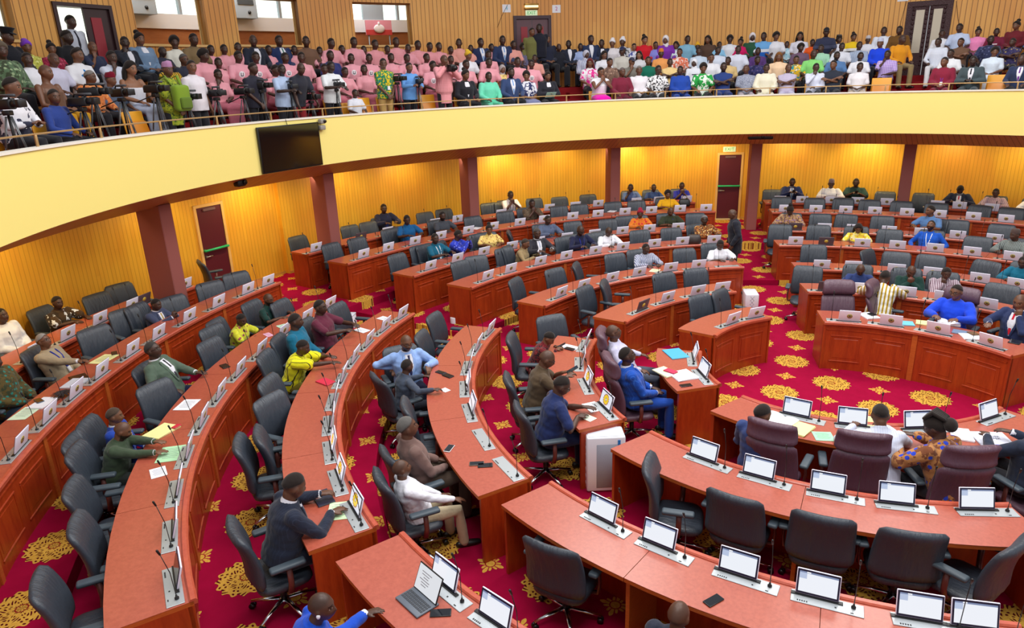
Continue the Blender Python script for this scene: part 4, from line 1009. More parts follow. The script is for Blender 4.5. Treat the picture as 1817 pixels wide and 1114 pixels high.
def person(loc,rz,sc,key,P,label,top,bottom=None,hair='short',hi=False,skn=0,beard=0,hcol=(36,29,26),extra=(),group=None,cat='person'):
    """top=(material, sleeve, kind, fat); returns the body object"""
    kk=key
    b=link('person',body_mesh(kk,P,hi),None,loc,rz); b.scale=(sc,sc,sc); setmat(b,skin(skn,beard,.4 if hair=='bald' else .85)); tag(b,label,cat,group)
    m,sleeve,kind,fat=(tuple(top)+(None,)*4)[:4]; kind=kind or 'shirt'; fat=fat or 1.
    female='f' in extra
    names={'shirt':'shirt','jacket':'jacket','smock':'smock','strap':'dress_top'}
    t=link(names[kind],top_mesh(kk,P,hi,sleeve or 'short',fat,kind,1 if female else 0),b); setmat(t,m)
    bk='skirt' if 'skirt' in extra else 'trousers'
    l=link(bk,bottom_mesh(kk,P,hi,bk),b); setmat(l,bottom or cloth('trouser_charcoal',(34,34,40)))
    s=link('shoes',shoe_mesh(kk,P,hi),b); setmat(s,plain('shoe_leather',(26,22,22),.35))
    if hair and hair!='bald':
        h=link({'wrap':'headwrap','scarf':'headscarf','kufi':'cap','cap':'cap','officer':'peaked_cap'}.get(hair,'hair'),hair_mesh(kk,P,hair),b)
        setmat(h,HAIRCOL(hcol))
    f=fat
    offj=.030 if kind=='jacket' else .014
    if 'tie' in extra or 'vee' in extra:
        if hi:
            J=skel(P); T=J['T']; mbc=MB(); mbc.tube([T(0,-.012,.475),T(0,-.006,.50),T(0,-.001,.525)],[(.078,.07),(.069,.068),(.064,.066)],16,caps=(False,False)); mec=bpy.data.meshes.new('shirt_collar'); mec.from_pydata(mbc.v,[],mbc.f); mec.materials.append(None); mec.polygons.foreach_set('use_smooth',[True]*len(mec.polygons)); setvec(mec,'tc',Matrix.Identity(4)); v=link('shirt_collar',mec,b); setmat(v,cloth('shirt_white',(226,226,236)))
            for nm,sg in(('lapel_right',1),('lapel_left',-1)):
                rows=[(s_,min(sg*a_,sg*c_),max(sg*a_,sg*c_)) for s_,a_,c_ in((.15,.0,.016),(.25,.026,.056),(.36,.044,.094),(.43,.054,.092),(.47,.048,.068))]
                v=link('lapel',chest_strip(kk,P,nm,rows,offj+.005,f),b); setmat(v,m)
        v=link('shirt_front',chest_strip(kk,P,'shirt_front',[(.16,-.004,.004),(.25,-.03,.03),(.34,-.05,.05),(.42,-.06,.06),(.46,-.05,.05),(.485,-.045,.045)],offj,f),b); setmat(v,cloth('shirt_white',(226,226,236)))
    for e in extra:
        if isinstance(e,tuple) and e[0]=='tie':
            v=link('necktie',chest_strip(kk,P,'necktie',[(.18,-.006,.006),(.24,-.02,.02),(.36,-.016,.016),(.44,-.012,.012),(.475,-.016,.016)],offj+.005,f),b); setmat(v,e[1])
        if isinstance(e,tuple) and e[0]=='lanyard':
            mb=chest_strip(kk,P,'lanyard',[(.17,-.012,.0),(.25,-.03,-.017),(.36,-.05,-.036),(.44,-.06,-.046),(.47,-.06,-.05)],offj+.006,f)
            v=link('lanyard',mb,b); setmat(v,e[1])
            mb=chest_strip(kk,P,'lanyard_side',[(.17,.0,.012),(.25,.017,.03),(.36,.036,.05),(.44,.046,.06),(.47,.05,.06)],offj+.006,f)
            v=link('lanyard',mb,b); setmat(v,e[1])
            mb=chest_strip(kk,P,'name_badge',[(.09,-.032,.032),(.13,-.032,.032),(.17,-.032,.032)],offj+.01,f)
            v=link('name_badge',mb,b); setmat(v,cloth('badge_white',(228,228,232)))
    if 'glasses' in extra:
        g=link('glasses',glasses_mesh(kk,P),b); setmat(g,plain('glasses_frame',(14,13,14),.3))
    return b
def pose(name,**kw):
    P=dict(POSES[name]); P.update(kw); return P
DESK=[
(0.0, 0.0, 2.084, 170.5, 133.3, 0, 'curved red wooden bench desk, first row of the centre block from the open floor', 1),
(0.0, 0.0, 3.517, 173.3, 129.2, 0, 'curved red wooden bench desk, second row of the centre block from the open floor', None),
(0.0, 0.0, 5.101, 172.5, 118.3, 0, 'curved red wooden bench desk, third row of the centre block from the open floor', None),
(0.0, 0.0, 6.719, 172.8, 117.0, 0.107, 'curved red wooden bench desk, fourth row of the centre block from the open floor', None),
(0.0, 0.0, 8.248, 172.3, 117.0, 0.107, 'curved red wooden bench desk, fifth row of the centre block from the open floor', None),
(0.0, 0.0, 9.747, 174.6, 114.2, 0.27, 'curved red wooden bench desk, sixth row of the centre block from the open floor', None),
(0.0, 0.0, 11.19, 171.15, 173.5, 0.27, 'curved red bench desk by the back wall, first piece from left in the centre block', None),
(0.0, 0.0, 11.19, 150.3, 168.35, 0.27, 'curved red bench desk by the back wall, second piece from left in the centre block', None),
(0.0, 0.0, 11.19, 128.95, 147.5, 0.27, 'curved red bench desk by the back wall, third piece from left in the centre block', None),
(0.0, 0.0, 11.19, 115.6, 126.15, 0.27, 'curved red bench desk by the back wall, fourth piece from left in the centre block', None),
(-0.169, -0.033, 1.964, 189.77, 223.12, 0, 'curved red wooden bench desk, first row of the left block from the open floor', 1),
(-0.169, -0.033, 3.514, 187.4, 230.96, 0, 'curved red wooden bench desk, second row of the left block from the open floor', None),
(-0.146, 0.037, 5.122, 187.43, 238.72, 0, 'curved red wooden bench desk, third row of the left block from the open floor', None),
(-0.316, -0.164, 6.499, 185.71, 239.7, 0.107, 'curved red wooden bench desk, fourth row of the left block from the open floor', None),
(-0.096, -0.015, 8.239, 186.0, 239.52, 0.107, 'curved red wooden bench desk, fifth row of the left block from the open floor', None),
(-0.117, -0.035, 9.893, 183.56, 236.0, 0.27, 'curved red wooden bench desk, sixth row of the left block from the open floor', None),
(-0.117, -0.035, 11.313, 192.3, 228.0, 0.27, 'curved red bench desk by the back wall, first piece from left in the left block', None),
(-0.117, -0.035, 11.313, 187.0, 189.5, 0.27, 'curved red bench desk by the back wall, second piece from left in the left block', None),
(0.065, -0.847, 2.548, 106.34, 49.53, 0, 'curved red wooden bench desk, first row of the right block from the open floor', 2),
(0.246, -0.227, 3.625, 111.05, 42, 0, 'curved red wooden bench desk, second row of the right block from the open floor', None),
(0.246, -0.227, 5.175, 108.85, 48, 0, 'curved red wooden bench desk, third row of the right block from the open floor', None),
(0.246, -0.227, 6.781, 109.36, 55, 0.107, 'curved red wooden bench desk, fourth row of the right block from the open floor', None),
(0.246, -0.227, 8.307, 108.4, 60, 0.107, 'curved red wooden bench desk, fifth row of the right block from the open floor', None),
(0.246, -0.227, 9.831, 106.92, 64, 0.27, 'curved red wooden bench desk, sixth row of the right block from the open floor', None),
(0.246, -0.227, 11.227, 90.4, 106.81, 0.27, 'curved red bench desk by the back wall, first piece from left in the right block', None),
(0.246, -0.227, 11.227, 66, 86.2, 0.27, 'curved red bench desk by the back wall, second piece from left in the right block', None),
(-0.384, 0.225, 2.047, 244.0, 332, 0, 'curved red wooden bench desk, first row of the near block from the open floor', None),
(-0.384, 0.225, 3.561, 242.7, 298, 0, 'curved red wooden bench desk, second row of the near block from the open floor', None),
(-0.384, 0.225, 5.068, 244.2, 288, 0, 'curved red wooden bench desk, third row of the near block from the open floor', None),
(-0.384, 0.225, 6.668, 243.7, 272, 0.107, 'curved red wooden bench desk, fourth row of the near block from the open floor', None)]
CHAIR=[
(-2.381, 1.48, 0, 328.1, 'black', (0, 2, 'm', 1, 0)),
(-2.106, 1.961, 0, 344.8, 'black', (1, 2, 'm', 1, 0)),
(-4.343, 1.315, 0, 348.5, 'black', (0, 4, 'm', 2, 0)),
(-4.15, 1.92, 0, 12.5, 'black', (1, 4, 'm', 2, 0)),
(-3.358, 2.584, 0, 322.4, 'black', (2, 4, 'm', 2, 0)),
(-2.918, 3.071, 0, 313.5, 'black', (3, 4, 'm', 2, 0)),
(-5.752, 1.396, 0, 2.2, 'black', (0, 5, 'm', 3, 0)),
(-5.387, 2.207, 0, 337.7, 'black', (1, 5, 'm', 3, 0)),
(-5.132, 2.916, 0, 12.5, 'black', (2, 5, 'm', 3, 1)),
(-4.745, 3.702, 0, 322.0, 'black', (3, 5, 'm', 3, 0)),
(-3.568, 4.6, 0, 307.8, 'black', (4, 5, 'm', 3, 0)),
(-7.238, 1.718, 0.107, 346.6, 'black', (0, 7, 'm', 4, 0)),
(-7.214, 2.125, 0.107, 322.7, 'black', (1, 7, 'm', 4, 0)),
(-6.972, 3.02, 0.107, 336.6, 'black', (2, 7, 'm', 4, 0)),
(-6.219, 4.428, 0.107, 324.5, 'black', (3, 7, 'm', 4, 0)),
(-5.754, 5.022, 0.107, 318.9, 'black', (4, 7, 'm', 4, 0)),
(-4.884, 5.611, 0.107, 311.0, 'black', (5, 7, 'm', 4, 0)),
(-4.294, 6.074, 0.107, 305.3, 'black', (6, 7, 'm', 4, 0)),
(-8.871, 1.783, 0.107, 348.6, 'black', (0, 8, 'm', 5, 0)),
(-8.906, 2.603, 0.107, 343.7, 'black', (1, 8, 'm', 5, 0)),
(-8.278, 4.073, 0.107, 333.8, 'black', (2, 8, 'm', 5, 0)),
(-7.721, 4.887, 0.107, 29.5, 'black', (3, 8, 'm', 5, 1)),
(-6.771, 6.093, 0.107, 318.0, 'black', (4, 8, 'm', 5, 0)),
(-6.05, 6.623, 0.107, 312.4, 'black', (5, 8, 'm', 5, 0)),
(-5.812, 7.17, 0.107, 309.0, 'black', (6, 8, 'm', 5, 0)),
(-4.254, 8.06, 0.107, 297.8, 'black', (7, 8, 'm', 5, 0)),
(-10.479, 1.553, 0.27, 351.6, 'black', (0, 9, 'm', 6, 0)),
(-10.309, 2.197, 0.27, 348.0, 'black', (1, 9, 'm', 6, 0)),
(-10.211, 3.252, 0.27, 342.3, 'black', (2, 9, 'm', 6, 0)),
(-9.116, 5.198, 0.27, 330.3, 'black', (3, 9, 'm', 6, 0)),
(-8.664, 6.064, 0.27, 325.0, 'black', (4, 9, 'm', 6, 0)),
(-7.672, 7.226, 0.27, 316.7, 'black', (5, 9, 'm', 6, 0)),
(-7.259, 7.618, 0.27, 313.6, 'black', (6, 9, 'm', 6, 0)),
(-6.521, 8.187, 0.27, 308.5, 'black', (7, 9, 'm', 6, 0)),
(-5.994, 8.581, 0.27, 304.9, 'black', (8, 9, 'm', 6, 0)),
(-11.804, 1.88, 0.27, 351.0, 'black', (0, 10, 'm', 7, 0)),
(-11.455, 3.259, 0.27, 344.1, 'black', (1, 10, 'm', 7, 0)),
(-11.298, 3.768, 0.27, 341.6, 'black', (2, 10, 'm', 7, 0)),
(-10.666, 5.3, 0.27, 333.6, 'black', (3, 10, 'm', 7, 0)),
(-10.451, 5.877, 0.27, 330.7, 'black', (4, 10, 'm', 7, 0)),
(-9.75, 7.064, 0.27, 324.1, 'black', (5, 10, 'm', 7, 0)),
(-9.47, 7.363, 0.27, 322.1, 'black', (6, 10, 'm', 7, 0)),
(-8.875, 8.135, 0.27, 317.5, 'black', (7, 10, 'm', 7, 0)),
(-8.281, 8.56, 0.27, 314.1, 'black', (8, 10, 'm', 7, 0)),
(-7.663, 9.191, 0.27, 309.8, 'black', (9, 10, 'm', 7, 0)),
(-2.945, 11.421, 0.27, 285.3, 'black', (0, 3, 'r', 7, 0)),
(-0.093, 11.845, 0.27, 271.6, 'black', (1, 3, 'r', 7, 0)),
(0.806, 11.837, 0.27, 267.3, 'black', (2, 3, 'r', 7, 0)),
(-2.512, 10.224, 0.27, 284.8, 'black', (0, 8, 'r', 6, 0)),
(-1.697, 10.268, 0.27, 280.5, 'black', (1, 8, 'r', 6, 0)),
(-1.028, 10.466, 0.27, 276.8, 'black', (2, 8, 'r', 6, 0)),
(-0.41, 10.371, 0.27, 273.5, 'black', (3, 8, 'r', 6, 0)),
(0.309, 10.325, 0.27, 269.7, 'black', (4, 8, 'r', 6, 0)),
(1.057, 10.294, 0.27, 265.6, 'black', (5, 8, 'r', 6, 0)),
(1.878, 10.263, 0.27, 245.7, 'black', (6, 8, 'r', 6, 0)),
(2.55, 10.07, 0.27, 257.4, 'black', (7, 8, 'r', 6, 0)),
(-1.409, 8.881, 0.107, 280.3, 'black', (0, 5, 'r', 5, 0)),
(-0.906, 8.994, 0.107, 261.6, 'black', (1, 5, 'r', 5, 0)),
(-0.062, 9.01, 0.107, 271.9, 'black', (2, 5, 'r', 5, 0)),
(1.429, 8.999, 0.107, 262.7, 'black', (3, 5, 'r', 5, 0)),
(2.259, 8.739, 0.107, 257.3, 'black', (4, 5, 'r', 5, 0)),
(-2.133, 7.219, 0.107, 277.3, 'black', (0, 4, 'r', 4, 0)),
(-1.3, 7.43, 0.107, 281.4, 'black', (1, 4, 'r', 4, 0)),
(0.119, 7.395, 0.107, 270.9, 'black', (2, 4, 'r', 4, 0)),
(1.708, 7.184, 0.107, 258.8, 'black', (3, 4, 'r', 4, 0)),
(-1.218, 5.803, 0, 283.6, 'black', (0, 5, 'r', 3, 0)),
(-0.011, 5.834, 0, 335.1, 'black', (1, 5, 'r', 3, 1)),
(0.278, 5.67, 0, 269.7, 'black', (2, 5, 'r', 3, 0)),
(0.852, 5.637, 0, 264.1, 'black', (3, 5, 'r', 3, 0)),
(1.641, 5.522, 0, 235.3, 'black', (4, 5, 'r', 3, 0)),
(-1.176, 3.927, 0, 272.8, 'black', (0, 2, 'r', 2, 0)),
(1.787, 3.836, 0, 249.2, 'black', (1, 2, 'r', 2, 0)),
(-12.124, -0.344, 0.27, 62.8, 'black', (0, 3, 'l', 7, 1)),
(-11.949, -2.432, 0.27, 356.0, 'black', (1, 3, 'l', 7, 0)),
(-11.711, -2.97, 0.27, 3.9, 'black', (2, 3, 'l', 7, 0)),
(-10.512, -1.087, 0.27, 343.1, 'black', (0, 5, 'l', 6, 0)),
(-10.425, -1.737, 0.27, 346.7, 'black', (1, 5, 'l', 6, 0)),
(-10.27, -2.582, 0.27, 355.5, 'black', (2, 5, 'l', 6, 0)),
(-10.405, -3.363, 0.27, 355.3, 'black', (3, 5, 'l', 6, 0)),
(-9.973, -4.117, 0.27, 359.8, 'black', (4, 5, 'l', 6, 0)),
(-8.723, -1.589, 0.107, 10.3, 'black', (0, 8, 'l', 5, 0)),
(-8.712, -3.018, 0.107, 8.9, 'black', (1, 8, 'l', 5, 0)),
(-8.242, -3.432, 0.107, 12.4, 'black', (2, 8, 'l', 5, 0)),
(-7.58, -4.84, 0.107, 3.8, 'black', (3, 8, 'l', 5, 0)),
(-6.9, -6.099, 0.107, 41.8, 'black', (4, 8, 'l', 5, 0)),
(-6.242, -6.515, 0.107, 46.6, 'black', (5, 8, 'l', 5, 0)),
(-5.628, -6.835, 0.107, 51.0, 'black', (6, 8, 'l', 5, 0)),
(-5.138, -7.405, 0.107, 55.7, 'black', (7, 8, 'l', 5, 0)),
(-7.648, -1.363, 0.107, 9.3, 'black', (0, 5, 'l', 4, 0)),
(-6.357, -4.037, 0.107, 22.2, 'black', (1, 5, 'l', 4, 0)),
(-5.917, -4.507, 0.107, 4.4, 'black', (2, 5, 'l', 4, 0)),
(-5.427, -4.991, 0.107, 49.6, 'black', (3, 5, 'l', 4, 0)),
(-5.453, -5.235, 0.107, 44.6, 'black', (4, 5, 'l', 4, 0)),
(-6.003, -0.915, 0, 9.2, 'black', (0, 3, 'l', 3, 0)),
(-5.693, -1.678, 0, 17.2, 'black', (1, 3, 'l', 3, 0)),
(-4.516, -3.616, 0, 39.9, 'black', (2, 3, 'l', 3, 0)),
(-4.273, -0.468, 0, 323.1, 'black', (0, 1, 'l', 2, 1)),
(-1.46, -3.82, 0, 11.2, 'black', (0, 5, 'n', 2, 1)),
(-0.861, -3.81, 0, 83.3, 'black', (1, 5, 'n', 2, 0)),
(-0.171, -3.797, 0, 93.0, 'black', (2, 5, 'n', 2, 0)),
(0.457, -3.726, 0, 102.0, 'black', (3, 5, 'n', 2, 0)),
(0.962, -3.695, 0, 151.9, 'black', (4, 5, 'n', 2, 1)),
(-2.075, -5.146, 0, 87.3, 'black', (0, 1, 'n', 3, 0)),
(-0.466, 2.355, 0, 288.3, 'exec', (0, 2, 'r', 1, 0)),
(0.223, 2.736, 0, 348.3, 'exec', (1, 2, 'r', 1, 1)),
(0.854, -2.4, 0, 115.3, 'exec', (0, 1, 'n', 1, 0)),
(-3.024, -1.017, 0, 19.0, 'exec', 'bald man in a lilac shirt leaning back in a purple chair'),
(-2.624, -1.792, 0, 35.6, 'exec', 'man in a bright blue pinstripe suit on a purple chair'),
(-4.392, -1.219, 0, 19.7, 'black', 'man in a dark red patterned shirt looking at a phone'),
(-3.739, -2.491, 0, 34.6, 'black', 'bald man in an olive brown T-shirt holding a phone'),
(-3.225, -3.162, 0, 41.7, 'black', 'man in a navy short-sleeved shirt writing beside the crest screen'),
(-5.697, -2.513, 0, 323.0, 'black', 'bearded man in a pale blue blazer turned towards his neighbour'),
(-5.4, -3.062, 0, 60.4, 'black', 'man in a slate grey shirt seen from behind with pen'),
(-4.041, -4.582, 0, 57.8, 'black', 'grey haired man in a taupe shirt leaning back with joined hands'),
(-3.807, -4.985, 0, 53.9, 'black', 'bald man in a white shirt and beige trousers leaning back'),
(-7.42, -2.837, 0.107, 26.6, 'black', 'man in a teal smock between yellow and maroon neighbours'),
(-7.557, -2.171, 0.107, 15.5, 'black', 'man in a maroon short-sleeved shirt with glasses'),
(-7.089, -3.395, 0.107, 25.5, 'black', 'man in a bright yellow smock reaching across the desk'),
(-4.342, -6.255, 0.107, 60.5, 'black', 'man in a dark suit reaching for papers at the desk end'),
(-8.293, -4.402, 0.107, 28.2, 'black', 'man in a grey green suit with one arm on the desk'),
(-8.938, -2.715, 0.107, 21.0, 'black', 'man in a yellow floral shirt bent over the desk'),
(-9.163, -1.82, 0.107, 11.3, 'black', 'man in a dark green shirt with lanyard and glasses'),
(-7.396, -5.688, 0.107, 37.9, 'black', 'man in a royal blue suit half hidden by his neighbour'),
(-7.156, -5.985, 0.107, 42.2, 'black', 'bald man in an olive green suit sorting green papers'),
(-10.445, -3.033, 0.27, 16.2, 'black', 'man in a blue grey suit with gold tie and clasped hands'),
(-9.934, -4.882, 0.27, 26.3, 'black', 'elderly man in a tan jacket with badge leaning back'),
(-9.505, -5.773, 0.27, 31.4, 'black', 'person in a brown green printed smock at the photo edge'),
(-11.584, -4.672, 0.27, 22.0, 'black', 'man in a white smock at the left edge by wall'),
(-11.853, -3.779, 0.27, 17.7, 'black', 'man in a brown and white printed smock by the golden wall'),
(-4.44, 4.194, 0, 316.6, 'black', 'man in a blue and white striped smock in the third row'),
(-3.129, 5.245, 0, 308.8, 'black', 'man in a white smock leaning on the aisle end desk'),
(-6.972, 3.315, 0.107, 4.4, 'black', 'man in a khaki shirt turned sideways in the fourth row'),
(-6.823, 3.863, 0.107, 324.5, 'black', 'man in a charcoal suit with silver tie beside khaki shirt'),
(-6.159, 4.663, 0.107, 322.9, 'black', 'man in a dark navy jacket with blue lanyard looking down'),
(-5.689, 5.225, 0.107, 317.4, 'black', 'bald man in a white long-sleeved smock reading at desk'),
(-3.822, 6.71, 0.107, 319.6, 'black', 'grey haired woman in a brown gold print dress by aisle'),
(-8.832, 2.76, 0.107, 352.6, 'black', 'man in a teal short-sleeved shirt in the fifth row'),
(-8.659, 3.251, 0.107, 9.3, 'black', 'man in a bright blue printed shirt gesturing to neighbour'),
(-8.232, 4.223, 0.107, 312.9, 'black', 'woman in a pale yellow floral blouse in the fifth row'),
(-7.383, 5.579, 0.107, 322.9, 'black', 'man in a slate blue smock with dark lanyard'),
(-5.58, 7.382, 0.107, 297.1, 'black', 'woman in a crimson headwrap and orange dress'),
(-4.943, 7.824, 0.107, 302.3, 'black', 'bald man in a dark olive smock with blue lanyard'),
(-10.142, 3.57, 0.27, 330.6, 'black', 'man in a cobalt blue shirt looking down at desk'),
(-9.759, 4.514, 0.27, 335.2, 'black', 'bearded man in a dark grey shirt before the pillar'),
(-8.408, 6.703, 0.27, 321.4, 'black', 'man in a brown printed smock with clasped hands'),
(-5.433, 9.279, 0.27, 300.3, 'black', 'woman in a golden yellow blouse with full dark hair'),
(-11.639, 4.589, 0.27, 332.5, 'black', 'man in a dark navy smock by the back golden wall'),
(-9.542, 7.618, 0.27, 321.4, 'black', 'man in a white short-sleeved shirt at the back wall'),
(-6.784, 10.134, 0.27, 293.8, 'black', 'man in a blue shirt resting chin right of pillar'),
(-6.21, 10.497, 0.27, 300.6, 'black', 'man in a dark denim blue shirt beside resting man'),
(-5.49, 10.89, 0.27, 296.8, 'black', 'man in an indigo shirt with hands clasped by exit door'),
(-2.545, 12.006, 0.27, 282.9, 'black', 'man in a navy suit with pale tie in the back row'),
(-1.49, 11.882, 0.27, 278.2, 'black', 'man in a white embroidered smock and patterned cap'),
(-0.878, 12.236, 0.27, 275.1, 'black', 'man in a dark green smock in the back row'),
(1.626, 11.928, 0.27, 263.5, 'black', 'man in a dark suit with head bowed right of pillar'),
(2.4, 11.815, 0.27, 259.9, 'black', 'man in a mauve striped smock in the back row'),
(3.181, 11.649, 0.27, 256.1, 'black', 'person in a white smock at the right photo edge'),
(-2.125, 8.779, 0.107, 272.8, 'black', 'woman in a beige printed dress bent over a laptop'),
(0.947, 9.095, 0.107, 241.8, 'black', 'man in a sky blue shirt looking over his shoulder'),
(-0.538, 7.521, 0.107, 275.8, 'black', 'woman with long hair in a yellow flowered blouse'),
(0.875, 7.585, 0.107, 259.4, 'black', 'bearded man in a bright blue shirt with white lanyard'),
(2.382, 7.262, 0.107, 244.1, 'black', 'man in a grey smock and dark cap at right edge'),
(2.328, 5.593, 0, 250.3, 'black', 'man in a teal smock at the right photo edge'),
(-0.324, 4.37, 0, 277.1, 'black', 'man in a navy smock with bowed bald head'),
(0.489, 4.398, 0, 276.9, 'black', 'man in a bottle green smock facing the striped smock'),
(1.037, 4.336, 0, 270.1, 'black', 'man in a plum striped smock resting chin on hand'),
(1.124, 2.601, 0, 252.9, 'exec', 'man in a royal blue smock reading an open book'),
(1.945, 2.412, 0, 236.0, 'exec', 'man in a navy suit and red tie resting cheek'),
(-0.731, -2.638, 0, 83.1, 'exec', 'man in a navy suit looking at phone below desk'),
(0.03, -2.5, 0, 98.6, 'exec', 'man in a pale striped shirt reading yellow papers'),
(1.614, -2.083, 0, 130.9, 'exec', 'man in a dark navy jacket at the right photo edge'),
(-0.918, -5.876, 0, 85.0, 'black', 'bald man cut off at the bottom of the photo')]
